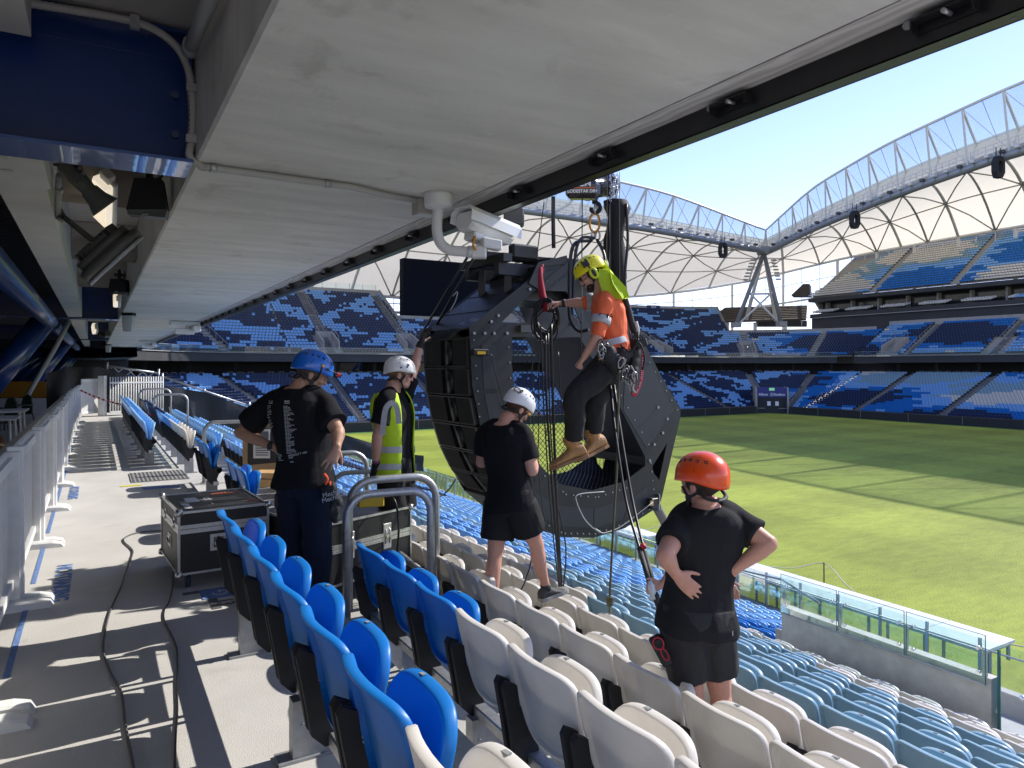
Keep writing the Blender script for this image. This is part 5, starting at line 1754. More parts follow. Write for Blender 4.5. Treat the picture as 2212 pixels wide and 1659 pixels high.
# ---------------------------------------------------------------- concrete wall with glass over the entry
M_glass = glass_mat("clear_glass", (0.90, 0.97, 0.945), 0.13, 0.975)
M_gedge = mat("glass_edge", (0.05, 0.16, 0.15), 0.2)
VW_ = thing("entry_wall", "bare concrete wall topped with three clear glass panels at lower right", "wall", S(5.7, 8.9, -4))
g = MB(); g.box(S(5.71, 8.98, -3.13), (1.45, .075, 1.18), (DIR_S, DIR_T, UP)); g.build("wall", mat("wall_concrete", (0.55, 0.535, 0.50), 0.9, var=0.14, vscale=2.2, var2=.1, v2scale=7, bump=.3, bscale=60, detail=8), VW_)
for i in range(3):
    s0 = 4.30 + i * .955
    g = MB(); g.box(S(s0 + .465, 8.86, -1.735), (.462, .006, .285), (DIR_S, DIR_T, UP)); p_ = g.build("glass_panel", M_glass, VW_)
    g = MB()
    for a_, b_ in ((S(s0, 8.86, -1.449), S(s0 + .93, 8.86, -1.449)), (S(s0 + .001, 8.86, -1.45), S(s0 + .001, 8.86, -2.02)), (S(s0 + .929, 8.86, -1.45), S(s0 + .929, 8.86, -2.02))): g.bar(a_, b_, .012, .004)
    g.build("glass_edge", M_gedge, p_)
    for s_ in (s0 + .08, s0 + .85):
        for z_ in (-1.62, -1.90):
            g = MB(); g.cyl(S(s_, 8.90, z_), S(s_, 8.845, z_), .022, 14); g.build("standoff", M_chrome, p_)
g = MB()
for i in range(4):
    s_ = 4.34 + i * .93
    g.box(S(s_, 8.93, -1.86), (.03, .012, .22), (DIR_S, DIR_T, UP), bevel=.008)
g.build("support_bracket", M_galv, VW_)
g = MB(); g.tube([S(4.3, 8.86, -2.02), S(7.1, 8.86, -2.02)], .014, 8); g.build("channel", M_galv, VW_)
g = MB(); g.tube([P(1558, 1222, 23), P(1689, 1252, 14), P(1770, 1303, 11.6)], .022, 8); g.tube([P(1590, 1298, 22), P(1591, 1218, 22)], .03, 8); g.build("handrail", M_galvd, VW_)
RG = thing("glass_return", "blue green glass screen beside the entry wall at the right edge", "glass", S(4.1, 9, -3))
g = MB(); g.prism([S(4.12, 8.8, -2.5), S(4.12, 8.8, -1.62), S(4.12, 12.5, -3.1), S(4.12, 12.5, -4.3)], DIR_S * -.012); g.build("glass_panel", glass_mat("deep_glass", (0.45, 0.68, 0.72), .25, .85), RG)
g = MB(); g.bar(S(4.14, 8.82, -3.6), S(4.14, 8.82, -1.55), .03, .02); g.build("edge", M_gedge, RG)
for t_, z_ in ((9.3, -2.2), (9.3, -2.7)):
    g = MB(); g.cyl(S(4.16, t_, z_), S(4.08, t_, z_), .03, 12); g.build("standoff", M_chrome, RG)
# front balustrade
FB = thing("front_balustrade", "glass balustrade with steel posts along the foot of the near stand", "balustrade", S(20, 17.6, -6.1))
g = MB(); g.box(S(47, 17.55, -5.9), (39.7, .12, .32), (DIR_S, DIR_T, UP)); g.box(S(0, 17.55, -5.9), (4.1, .12, .32), (DIR_S, DIR_T, UP)); g.build("kerb", M_step, FB)
s_ = 7.4
i = 0
while s_ < 60:
    g = MB(); g.box(S(s_, 17.48, -5.1), (.03, .03, .55), (DIR_S, DIR_T, UP)); g.build("post", M_galv, FB)
    g = MB(); g.box(S(s_ + .6, 17.52, -5.08), (.56, .006, .5), (DIR_S, DIR_T, UP)); g.build("glass_panel", M_glass, FB)
    s_ += 1.2; i += 1
g = MB(); g.tube([S(7.4, 17.4, -4.75), S(60, 17.4, -4.75)], .022, 8); g.build("handrail", M_galv, FB)
# glass round a second entry
# white covers at the pitch edge
M_cover = mat("cover_white", (0.72, 0.72, 0.70), 0.5, var=.04, vscale=3)
for i, (s0, s1) in enumerate(((8.55, 17.6), (20.9, 23.4))):
    T = thing("pitchside_counter", ("long white topped counter at the pitch edge behind the glass", "short white topped counter at the pitch edge left of the red helmet")[i], "counter", S(s0, 18.3, PITCH), "white counters at the pitch edge")
    n = max(1, int((s1 - s0) / 1.5))
    g = MB()
    for j in range(n):
        a_, b_ = s0 + (s1 - s0) * j / n, s0 + (s1 - s0) * (j + 1) / n - .012
        g.box(S((a_ + b_) / 2, 18.28, -4.9), ((b_ - a_) / 2, .68, .035), (DIR_S, DIR_T, UP))
    g.build("top_board", M_cover, T)
    g = MB(); g.box(S((s0 + s1) / 2, 18.33, -4.96), ((s1 - s0) / 2 - .03, .50, .025), (DIR_S, DIR_T, UP)); g.build("frame", M_galvd, T)
    for j in range(n + 1):
        sj = s0 + .05 + (s1 - s0 - .1) * j / n
        for t_ in (17.9, 18.75):
            g = MB(); g.bar(S(sj, t_, PITCH), S(sj, t_, -4.95), .06, .06); g.build("leg", M_galvd, T)
g = MB(); c0 = PZ(1780, 1291, PITCH); g.cyl(c0, c0 + UP * 1.3, .025, 8); T = tag(g.build("rope_post", mat("rust_brown", (0.16, 0.09, 0.04), 0.7)), "thin brown post on the grass carrying a white rope", "post")
M_rope = mat("white_rope", (0.62, 0.60, 0.55), 0.7)
g = MB(); tpp = c0 + UP * 1.25
g.tube(spline([PZ(1640, 1222, -5.6), (PZ(1640, 1222, -5.6) + tpp) / 2 - UP * .12, tpp, P(1830, 1265, 24), PZ(1895, 1325, -5.8)], 8), .016, 5); tag(g.build("rope", M_rope), "white rope slung from the brown post along the pitch edge", "rope")
g = MB(); g.tube(spline([PZ(2150, 1386, -5.9), PZ(2240, 1402, -6.0)], 3), .02, 5); tag(g.build("rope", M_rope), "short run of white rope past the right end of the white counter", "rope")
g = MB(); g.tube(spline([PZ(1230, 1168, -6.0), PZ(1310, 1158, -6.2), PZ(1400, 1143, -6.0), PZ(1440, 1130, -5.8)], 6), .018, 5); tag(g.build("rope", M_rope), "white rope on the grass behind the speaker ring", "rope")
for i, (px, py) in enumerate(((1989, 1082), (2386 * .8641 - 60, 1060), (1780, 982))):
    pass
# ================================================================ FLIGHT CASES
M_case = mat("case_black_ply", (0.014, 0.014, 0.014), 0.5, bump=0.35, bscale=260, bdist=.002)
M_alu = mat("brushed_aluminium", (0.55, 0.55, 0.53), 0.4, 0.7, var=.1, vscale=50)
M_ball = mat("case_corner_steel", (0.62, 0.62, 0.60), 0.25, 0.9, var=.1, vscale=50)
def flight_case(label, o, ax, ay, L, W, zb, H, lid, name="flight_case"):
    """o: near corner on the floor, ax/ay edge directions, L along ax, W along ay"""
    T = thing(name, label, "flight case", o, "black flight cases on the walkway")
    c = o + ax * L / 2 + ay * W / 2
    A3 = (ax, ay, UP)
    g = MB(); g.box(c + UP * (zb + (H - lid) / 2 - .012), (L / 2, W / 2, (H - lid) / 2 - .012), A3, bevel=.004); g.build("body", M_case, T)
    g = MB(); g.box(c + UP * (zb + H - lid / 2 + .006), (L / 2, W / 2, lid / 2 - .006), A3, bevel=.004); ld = g.build("lid", M_case, T)
    g = MB()
    for z_, h_ in ((zb + H - lid - .022, .016), (zb + H - lid + .012, .014)):
        for sd in (0, 1):
            g.box(o + ax * L / 2 + ay * (W * sd + (.002 if sd else -.002)) + UP * z_, (L / 2, .004, h_), A3)
            g.box(o + ay * W / 2 + ax * (L * sd + (.002 if sd else -.002)) + UP * z_, (.004, W / 2, h_), A3)
    for z_ in (zb + .006, zb + H):
        for sd in (0, 1):
            g.box(o + ax * L / 2 + ay * (W * sd) + UP * z_, (L / 2, .008, .008), A3); g.box(o + ay * W / 2 + ax * (L * sd) + UP * z_, (.008, W / 2, .008), A3)
    for sa in (0, 1):
        for sb in (0, 1): g.box(o + ax * L * sa + ay * W * sb + UP * (zb + H / 2), (.008, .008, H / 2), A3)
    g.build("edge_extrusion", M_alu, T)
    for sa in (0, 1):
        for sb in (0, 1):
            for z_ in (zb, zb + H):
                g = MB(); p = o + ax * (L * sa) + ay * (W * sb) + UP * z_
                g.lathe([(.001, -.03), (.022, -.022), (.03, 0), (.022, .022), (.001, .03)], p, UP, 10)
                da, db = ax * (.05 if sa == 0 else -.05), ay * (.05 if sb == 0 else -.05); dz = UP * (.05 if z_ == zb else -.05)
                na, nb = -da.normalized() * .004, -db.normalized() * .004
                g.prism([p + nb, p + da + nb, p + da * .4 + dz * .4 + nb, p + dz + nb], nb * .5); g.prism([p + na, p + db + na, p + db * .4 + dz * .4 + na, p + dz + na], na * .5)
                fix_normals(g.build("corner_ball", M_ball, T))
    return T, c, A3
def dish_handle(T, p, u, n, w=.085, h=.062):
    g = MB(); v = UP
    g.box(p + n * .003, (w, h, .003), (u, v, n), bevel=.002); hd = g.build("recessed_handle", M_alu, T)
    g = MB(); g.box(p + n * .0065, (w * .72, h * .62, .001), (u, v, n)); g.build("recess", mat("recess_dark", (0.05, 0.05, 0.045), .5), hd)
    g = MB(); g.tube([p + n * .016 + u * -w * .62 + v * h * .2, p + n * .016 + u * -w * .62 - v * h * .3, p + n * .016 + u * w * .62 - v * h * .3, p + n * .016 + u * w * .62 + v * h * .2], .005, 6)
    g.box(p + n * .009 + v * h * .35, (w * .62, .012, .002), (u, v, n)); g.build("bail", M_ball, hd)
def latch(T, p, u, n, w=.05, h=.085):
    g = MB(); g.box(p + n * .003, (w, h, .003), (u, UP, n), bevel=.002); l = g.build("butterfly_latch", M_alu, T)
    g = MB()
    for x in (-.022, .022): g.tube([p + n * .008 + u * x + UP * -h * .6, p + n * .008 + u * x + UP * h * .6], .004, 6)
    g.cyl(p + n * .004, p + n * .012, .014, 10); g.build("latch_bar", M_ball, l)
o1 = Vector((-2.45, 5.22, 0)); ax1 = Vector((.83, .557, 0)).normalized(); ay1 = Vector((-.557, .83, 0)).normalized()
T1, c1_, A3 = flight_case("black flight case with stickers on its lid, nearest on the walkway", o1, ax1, ay1, .64, .84, .115, .46, .12)
nrm = -ay1
dish_handle(T1, o1 + ax1 * .30 + UP * .33, ax1, nrm)
latch(T1, o1 + ay1 * .2 + UP * .46, ay1, -ax1, .035, .05); latch(T1, o1 + ay1 * .62 + UP * .46, ay1, -ax1, .035, .05)
dish_handle(T1, o1 + ay1 * .42 + UP * .3, ay1, -ax1, .06, .05)
for sa, sb in ((.07, .08), (.57, .08), (.07, .76), (.57, .76)):
    p = o1 + ax1 * sa + ay1 * sb
    g = MB(); g.box(p + UP * .108, (.04, .035, .006), A3); g.bar(p + UP * .10, p + UP * .05 + ax1 * .0, .05, .012); ct = g.build("caster_fork", M_galv, T1)
    g = MB(); g.cyl(p + UP * .048 - ax1 * .018, p + UP * .048 + ax1 * .018, .046, 20); g.build("wheel", mat("wheel_blue_grey", (0.03, 0.045, 0.075), .5), ct)
# lid stickers and stencils
zt = .115 + .46 + .0025
def sticker(T, a_, b_, hw, hh, m, name, rot=0):
    g = MB(); g.box(o1 + ax1 * a_ + ay1 * b_ + UP * zt, (hw, hh, .0012), A3); return g.build(name, m, T)
M_stw = mat("sticker_white", (0.66, 0.67, 0.66), .5); M_sto = mat("orange_tape", (0.80, 0.13, 0.02), .6)
text_mesh("T. URWIN", .075, o1 + ax1 * .09 + ay1 * .30 + UP * zt, -ay1, ax1, "stencil_lettering", M_stw, T1, bold=True)
sticker(T1, .17, .50, .045, .10, M_stw, "paper_sticker")
sticker(T1, .28, .28, .003, .05, M_stw, "sticker_frame"); sticker(T1, .27, .46, .05, .003, M_stw, "sticker_frame")
text_mesh("KOZ", .07, o1 + ax1 * .28 + ay1 * .50 + UP * zt, ay1 * -1, ax1, "stencil_lettering", mat("chalk_grey", (0.32, 0.33, 0.33), .6), T1, bold=True)
for a_, b_ in ((.42, .70), (.52, .66), (.58, .22)): text_mesh("HOT", .055, o1 + ax1 * a_ + ay1 * b_ + UP * zt, ax1, ay1, "orange_mark", M_sto, T1, bold=True)
o2_ = Vector((-1.36, 5.20, 0)); ax2 = Vector((.60, .80, 0)).normalized(); ay2 = Vector((-.80, .60, 0)).normalized()
T2, c2_, A32 = flight_case("large black flight case with green tinted latches behind the blue helmet man", o2_, ax2, ay2, .86, .86, .02, .47, .19)
n2 = (-UP).cross(ax2); n2 = -ay2
for a_ in (.22, .60): latch(T2, o2_ + ax2 * a_ + UP * .30, ax2, n2, .042, .10)
g = MB()
for i in range(26):
    for z_ in (.275, .318): g.cyl(o2_ + ax2 * (.03 + i * .032) + n2 * .004 + UP * z_, o2_ + ax2 * (.03 + i * .032) + n2 * .009 + UP * z_, .0035, 6)
g.build("rivet", M_ball, T2)
dish_handle(T2, o2_ + ay2 * .25 + UP * .16, ay2, -ax2, .06, .05)
g = MB()
for z_ in (.10, .14, .18, .22): g.cyl(o2_ + ax2 * .42 + n2 * .001 + UP * z_, o2_ + ax2 * .42 + n2 * .006 + UP * z_, .006, 6)
g.build("bolt", M_ball, T2)
# yellow hand controller on the case
YC = thing("hoist_controller", "yellow and black hand controller held on the large case", "controller", P(800, 1085, 5.65))
c = P(800, 1078, 5.62); A_ = (Vector((.9, .35, 0)).normalized(), Vector((-.35, .9, .0)).normalized(), UP)
g = MB(); g.box(c - UP * .01, (.10, .06, .045), A_, bevel=.008); g.build("case", mat("controller_yellow", (0.62, 0.40, 0.01), .45), YC)
g = MB(); g.box(c + UP * .042, (.085, .05, .012), A_, bevel=.004); g.build("keypad", M_black, YC)
for k, m_ in ((-.05, mat("button_red", (0.6, 0.02, 0.02), .4)), (-.02, M_black), (.01, MATS["button_red"])):
    g = MB(); g.cyl(c + A_[0] * k + UP * .05, c + A_[0] * k + UP * .066, .012, 10); g.build("button", m_, YC)
g = MB(); g.tube(spline([c + Vector((.1, 0, .02)), c + Vector((.2, -.05, .0)), c + Vector((.24, -.1, -.2)), c + Vector((.22, -.1, -.5))], 6), .009, 6); g.build("lead", M_cableb, YC)

# plywood crate with notice
CR = thing("plywood_crate", "plywood crate with a black framed notice behind the blue helmet man", "crate", P(563, 1035, 9.8))
f = 9.6
g = MB(); A_, B_, C_, D_ = P(524, 892, f), P(612, 892, f + .1), P(612, 1032, f + .1), P(524, 1032, f)
M_ply = mat("plywood", (0.42, 0.28, 0.15), .7, var=.12, vscale=5, detail=8)
g.prism([A_, B_, C_, D_], Vector((-.1, .5, 0))); fix_normals(g.build("box", M_ply, CR))
g = MB(); g.prism([P(535, 925, f - .02), P(610, 925, f + .06), P(610, 998, f + .06), P(535, 1005, f - .02)], Vector((0, .02, 0))); fix_normals(g.build("black_board", M_black, CR))
g = MB(); g.prism([P(547, 927, f - .03), P(583, 927, f), P(583, 990, f), P(547, 990, f - .03)], Vector((0, .008, 0))); nt_ = fix_normals(g.build("paper_notice", M_stw, CR))
g = MB(); g.prism([P(553, 932, f - .034), P(580, 932, f - .005), P(580, 955, f - .005), P(553, 955, f - .034)], Vector((0, .004, 0)))
for i in range(5): g.prism([P(552, 962 + i * 5, f - .034), P(580, 962 + i * 5, f - .005), P(580, 964 + i * 5, f - .005), P(552, 964 + i * 5, f - .034)], Vector((0, .004, 0)))
g.build("print", mat("print_grey", (0.12, 0.13, 0.14), .6), nt_)
g = MB()
for (x0, y0, x1, y1) in ((544, 1022, 600, 1034), (560, 1036, 612, 1052), (604, 1020, 622, 1050)): 
    g.prism([P(x0, y0, 8.9), P(x1, y0, 8.9), P(x1, y1, 8.9), P(x0, y1, 8.9)], Vector((0, .3, 0)))
tag(fix_normals(g.build("timber_offcuts", mat("pine", (0.55, 0.34, 0.14), .7, var=.15, vscale=8))), "pale timber blocks stacked at the foot of the plywood crate", "timber")

# ================================================================ THE SPEAKER RING
RA, RC = Vector((.83, .558, 0)).normalized(), Vector((-.558, .83, 0)).normalized()
RO0 = Vector((-.392, 6.6, 0))
def RP(px, py, c=0.0):
    """point on the plane parallel to the ring's side plate, c metres behind it, in the direction seen at (px, py)"""
    x_, u_ = ray(px, py)
    o = RO0 + RC * c
    L = (x_ * o.y - o.x) / (RA.x - RA.y * x_)
    f = o.y + RA.y * L
    return Vector((x_ * f, f, CH + u_ * f))
def plane2(p): return Vector(((p - RO0).dot(RA), p.z))
def from2(q, c): return RO0 + RA * q[0] + RC * c + UP * q[1]
M_ring = mat("ring_plate_black", (0.012, 0.013, 0.0125), 0.5, var=.12, vscale=5)
M_ringp = mat("ring_panel_slate", (0.022, 0.025, 0.029), 0.5, var=.08, vscale=6)
M_ringo = mat("ring_plate_olive", (0.016, 0.019, 0.014), 0.5, var=.1, vscale=6)
RT = thing("speaker_ring", "huge black hexagonal ring shaped speaker array hanging in mid air", "speaker array", RP(1240, 1160, .45))
OUTL = [(1014, 707), (1160, 590), (1163, 566), (1222, 557), (1290, 566), (1330, 610), (1393, 743), (1428, 812), (1470, 882), (1470, 900), (1428, 1082), (1408, 1104), (1350, 1141), (1282, 1162), (1213, 1160), (1172, 1143), (1110, 1090), (1066, 1010), (1040, 930), (1020, 830)]
HOLE1 = [(1106, 728), (1106, 790), (1114, 870), (1134, 950), (1172, 1012), (1213, 1047), (1281, 1060), (1350, 1040), (1394, 1006), (1394, 988), (1340, 880), (1290, 792), (1252, 728)]
HOLE2 = [(1082, 698), (1150, 630), (1205, 612), (1232, 640), (1255, 698)]
HOLE3 = [(1441, 957), (1409, 1008), (1412, 1022), (1424, 1037)]
from mathutils.geometry import tessellate_polygon
def plate(name, c, th, m, parent):
    loops2 = [[plane2(RP(*p)) for p in lp] for lp in (OUTL, HOLE1, HOLE2, HOLE3)]
    flat3 = [[Vector((q.x, q.y, 0)) for q in lp] for lp in loops2]
    tris = tessellate_polygon(flat3)
    allp = [q for lp in loops2 for q in lp]
    g = MB(); n = len(allp)
    vs = [from2(q, c) for q in allp] + [from2(q, c + th) for q in allp]
    fs = [tuple(t) for t in tris] + [tuple(n + i for i in t) for t in tris]
    k = 0
    for lp in loops2:
        for i in range(len(lp)):
            a_, b_ = k + i, k + (i + 1) % len(lp); fs.append((a_, b_, b_ + n, a_ + n))
        k += len(lp)
    g.add(vs, fs); return fix_normals(g.build(name, m, parent))
near = plate("side_plate", 0, .014, M_ring, RT)
far = plate("side_plate", .95, .014, M_ring, RT)
def inset(pts, name, m, parent, c=-.004, th=.003):
    g = MB(); g.prism([from2(plane2(RP(*p)), c) for p in pts], RC * th); return fix_normals(g.build(name, m, parent))
inset([(1350, 800), (1406, 790), (1455, 886), (1396, 968), (1346, 886)], "cover_panel", M_ringp, near)
inset([(1262, 640), (1318, 640), (1372, 740), (1400, 782), (1346, 792), (1290, 700)], "cover_panel", M_ringp, near)
inset([(1040, 745), (1070, 745), (1074, 840), (1045, 840)], "cover_panel", M_ringp, near)
inset([(1046, 850), (1092, 850), (1104, 925), (1062, 935)], "cover_panel", M_ringp, near)
bot = [(1150, 1060), (1200, 1092), (1281, 1100), (1360, 1078), (1396, 1050)]
bo2 = [(1166, 1115), (1205, 1136), (1281, 1140), (1345, 1122), (1402, 1082)]
for i in range(4): inset([(bot[i][0] + 2, bot[i][1]), bot[i + 1], bo2[i + 1], (bo2[i][0] + 2, bo2[i][1])], "cover_panel", M_ringp, near)
# bolts on the plate
g = MB()
bp = []
def along(p, q, n): return [(p[0] + (q[0] - p[0]) * i / (n - 1), p[1] + (q[1] - p[1]) * i / (n - 1)) for i in range(n)]
bp += along((1176, 1028), (1215, 1062), 4) + along((1222, 1068), (1285, 1074), 5) + along((1292, 1073), (1352, 1054), 5) + along((1405, 1000), (1415, 1095), 6)
bp += along((1172, 1128), (1212, 1150), 4) + along((1220, 1152), (1285, 1153), 6) + along((1295, 1150), (1350, 1130), 5) + along((1358, 1126), (1402, 1100), 4)
bp += along((1296, 775), (1400, 960), 8) + along((1378, 742), (1462, 885), 8) + along((1023, 735), (1035, 900), 7) + along((1098, 750), (1104, 850), 4)
for p in bp: 
    a_ = from2(plane2(RP(*p)), 0); g.cyl(a_, a_ - RC * .012, .0075, 7)
g.build("bolt", M_galvd, near)
g = MB()
for p in [(1023, 720), (1046, 720), (1066, 720), (1094, 720), (1060, 695), (1075, 682), (1143, 625), (1162, 608), (1180, 608), (1200, 608), (1232, 700), (1420, 880), (1440, 905), (1430, 935), (1402, 995), (1412, 960)]:
    a_ = from2(plane2(RP(*p)), 0); g.cyl(a_, a_ - RC * .02, .014, 12)
g.build("large_bolt", M_galvd, near)
# rim between the plates, right and bottom
g = MB()
rim = OUTL[6:17]
for a_, b_ in zip(rim[:-1], rim[1:]):
    A_, B_ = RP(*a_), RP(*b_); g.prism([A_ + RC * .014, B_ + RC * .014, B_ + RC * .95, A_ + RC * .95], (Vector((0, 0, 0)) + (((from2((1.2, 1.3), 0)) - (A_ + B_) / 2).normalized() * .02)))
fix_normals(g.build("outer_cover", M_ringo, RT))
g = MB()
rm = HOLE1[8:13]
for a_, b_ in zip(rm[:-1], rm[1:]):
    A_, B_ = RP(*a_), RP(*b_); g.add([A_ + RC * .014, B_ + RC * .014, B_ + RC * .95, A_ + RC * .95], [(0, 1, 2, 3)])
g.build("inner_cover", M_ringp, RT)
M_net = mesh_mat("black_net", (0.015, 0.015, 0.015), .045, .16)
M_perf = mesh_mat("perforated_sheet", (0.010, 0.010, 0.011), .022, .62)
g = MB()
nh = [from2(plane2(RP(*p)), .93) for p in HOLE1]
g.add(nh, [tuple(range(len(nh)))]); g.build("rear_net", M_net, RT, uv=(RO0, RA, UP))
g = MB()
lo = [RP(*p) for p in HOLE1[3:9]]
for a_, b_ in zip(lo[:-1], lo[1:]):
    g.add([a_ + RC * .014, b_ + RC * .014, b_ + RC * .93, a_ + RC * .93], [(0, 1, 2, 3)])
g.build("floor_net", M_net, RT, uv=(RO0, (RA + UP * .3).normalized(), RC))
g = MB()
for a_, b_ in (((1016, 707), (1160, 592)),):
    A_, B_ = RP(*a_), RP(*b_); g.add([A_ + RC * .02, B_ + RC * .02, B_ + RC * .94, A_ + RC * .94], [(0, 1, 2, 3)])
g.build("top_net", M_perf, RT, uv=(RO0, (RP(1160, 592) - RP(1016, 707)).normalized(), RC))
g = MB()
A_, B_ = RP(1016, 707), RP(1160, 592)
for u0, v0, u1, v1 in ((0.05, .5, .7, .48), (.7, .05, .7, .93), (.05, .1, .6, .9), (.35, .05, .35, .93)):
    p0, p1 = A_.lerp(B_, u0) + RC * v0, A_.lerp(B_, u1) + RC * v1; g.bar(p0 - UP * .03, p1 - UP * .03, .06, .03)
g.islands("top_stiffener", M_ring, RT)
# upper interior: horizontal members, mid panel
g = MB()
for px, py in ((1110, 712), (1245, 712), (1160, 712)):
    g.bar(RP(px, py) + RC * .014, RP(px, py) + RC * .95, .08, .08)
for px, py in ((1222, 575), (1180, 580), (1300, 620), (1165, 585)):
    g.bar(RP(px, py) + RC * .014, RP(px, py) + RC * .95, .07, .09)
g.islands("cross_member", M_ring, RT)
inset([(1118, 718), (1144, 718), (1144, 703), (1118, 703)], "grey_bracket", M_dgrey, near, -.06, .05)
# cabinets down the left side
LC = [(1014, 728), (1015, 794), (1020, 858), (1032, 922), (1050, 982), (1075, 1036), (1108, 1080), (1146, 1116)]
g = None
for i in range(7):
    p0, p1 = plane2(RP(*LC[i])), plane2(RP(*LC[i + 1]))
    d_ = (p1 - p0).normalized(); nn = Vector((-d_.y, d_.x));
    if nn.x < 0: nn = -nn
    p0s, p1s = p0 + d_ * .008, p1 - d_ * .008
    q0, q1 = p0s + nn * .42 + d_ * .03, p1s + nn * .42 - d_ * .03
    cab = MB()
    for c0, c1 in ((.03, .935),):
        cab.prism([from2(p0s + nn * .035, c0), from2(p1s + nn * .035, c0), from2(q1, c0), from2(q0, c0)], RC * (c1 - c0))
    cb_ = fix_normals(cab.build("line_array_cabinet", M_blackm, RT))
    fr = MB()
    for (a0_, a1_) in ((.03, .06), (.90, .935), (.455, .475)):
        fr.prism([from2(p0s, a0_), from2(p1s, a0_), from2(p1s + nn * .05, a0_), from2(p0s + nn * .05, a0_)], RC * (a1_ - a0_))
    for e0 in (0, 1):
        e = p0s if e0 == 0 else p1s - d_ * .009
        fr.prism([from2(e, .03), from2(e + d_ * .009, .03), from2(e + d_ * .009 + nn * .05, .03), from2(e + nn * .05, .03)], RC * .905)
    fix_normals(fr.build("front_frame", mat("cabinet_edge", (0.020, 0.020, 0.019), .45), cb_))
    gr = MB()
    for a0_, a1_ in ((.062, .33), (.57, .898)):
        gr.prism([from2(p0s + d_ * .010 + nn * .002, a0_), from2(p1s - d_ * .010 + nn * .002, a0_), from2(p1s - d_ * .010 + nn * .03, a0_), from2(p0s + d_ * .010 + nn * .03, a0_)], RC * (a1_ - a0_))
    gr.islands("grille", mat("grille_black", (0.004, 0.004, 0.004), .85), cb_)
    wg = MB(); wg.tube([from2(p0s + d_ * .02 + nn * .05, .45), from2(p1s - d_ * .02 + nn * .055, .45)], .055, 12); wg.build("waveguide", mat("waveguide_dark", (0.012, 0.013, 0.016), .35), cb_)
# top frame
def RX(px, py, c): return RP(px, py, c)
g = MB()
base2 = plane2(RP(1222, 560))
def from_a(a_, z_, c): return from2((a_, z_), c)
aL, aR = plane2(RP(1056, 560)).x, plane2(RP(1300, 560)).x
zt_ = 2.62
for c in (.18, .75): g.bar(from_a(aL + .2, zt_, c), from_a(aR, zt_, c), .09, .12)
for a_ in (aL + .25, (aL + aR) / 2 + .1, aR - .1): g.bar(from_a(a_, zt_ + .10, .05), from_a(a_, zt_ + .10, .92), .1, .08)
for c in (.2, .7):
    for a_ in (aL + .35, aR - .15): g.bar(from_a(a_, zt_ - .35, c), from_a(a_, zt_ + .05, c), .07, .07)
g.bar(from_a(aL + .12, zt_ + .17, .45), from_a(aR - .02, zt_ + .17, .45), .14, .06)
g.islands("flying_frame", M_black, RT)
g = MB()
for c in (.15, .8): g.box(from_a((aL + aR) / 2 - .2, zt_ + .18, c), (.16, .05, .075), (RA, RC, UP), bevel=.02)
g.box(from_a((aL + aR) / 2 + .15, zt_ - .18, .45), (.38, .3, .13), (RA, RC, UP), bevel=.01)
g.islands("frame_bracket", M_ring, RT)
g = MB(); bb = plane2(RP(1215, 590))
g.prism([from2(plane2(RP(*p)), -.02) for p in ((1140, 612), (1160, 568), (1222, 552), (1226, 590), (1226, 630), (1165, 628))], RC * .012); fix_normals(g.build("gusset_plate", M_ringp, RT))
g = MB()
for i in range(10):
    p = RP(1172 + i * 5, 577 - i * .6, -.022); g.cyl(p, p - RC * .002, .008, 8)
g.build("adjustment_hole", mat("hole_black", (0.002, 0.002, 0.002), .9), RT)
# small devices clipped to the ring
D = thing("wireless_box", "small black and yellow device clipped to the side of the speaker ring", "device", RP(1035, 762, -.03))
g = MB(); g.box(RP(1037, 761, -.03), (.085, .025, .03), (RA, RC, UP), bevel=.008); g.build("body", M_black, D)
g = MB(); g.box(RP(1040, 762, -.057), (.045, .003, .014), (RA, RC, UP)); g.build("yellow_label", mat("label_yellow", (0.75, 0.45, 0.02), .5), D)
g = MB(); g.tube(spline([RP(1052, 766, -.04), RP(1062, 768, -.06), RP(1066, 790, -.05), RP(1082, 850, -.04), RP(1100, 920, -.03)], 5), .005, 5); g.build("lead", M_cableb, D)
D = thing("laser_sensor", "small silver and black sensor at the lower right corner of the speaker ring", "device", RP(1410, 1085, -.04))
g = MB(); g.box(RP(1410, 1087, -.05), (.05, .04, .06), (RA, RC, UP), bevel=.008); g.build("body", M_black, D)
g = MB(); g.box(RP(1408, 1087, -.093), (.025, .004, .028), (RA, RC, UP)); g.build("window", mat("amber_window", (0.45, 0.28, 0.15), .2), D)
g = MB(); g.bar(RP(1424, 1100, -.03), RP(1424, 1068, -.03), .06, .008); g.build("bracket", M_alu, D)
g = MB(); g.tube(spline([RP(1418, 1095, .1), RP(1432, 1120, .15), RP(1444, 1145, .25), RP(1462, 1178, .4)], 6), .055, 12, flat=1); tag(g.build("duct_hose", mat("hose_taupe", (0.20, 0.185, 0.155), .8)), "taupe hose hanging from the lower right of the speaker ring", "hose")
g = MB(); g.tube(spline([RP(1305, 1062, -.05), RP(1250, 1068, -.05), RP(1246, 1085, -.06), RP(1262, 1120, -.07), RP(1280, 1140, -.08)], 5), .005, 5); g.tube(spline([RP(1280, 1140, -.08), RP(1298, 1150, -.08), RP(1310, 1150, -.08), RP(1345, 1135, -.07), RP(1410, 1085, -.1)], 6), .005, 5); g.tube([RP(1284, 1142, -.08), RP(1296, 1149, -.08)], .011, 6)
tag(g.build("signal_cable", mat("pale_cable", (0.45, 0.45, 0.43), .5)), "thin pale cable looping below the speaker ring", "cable")
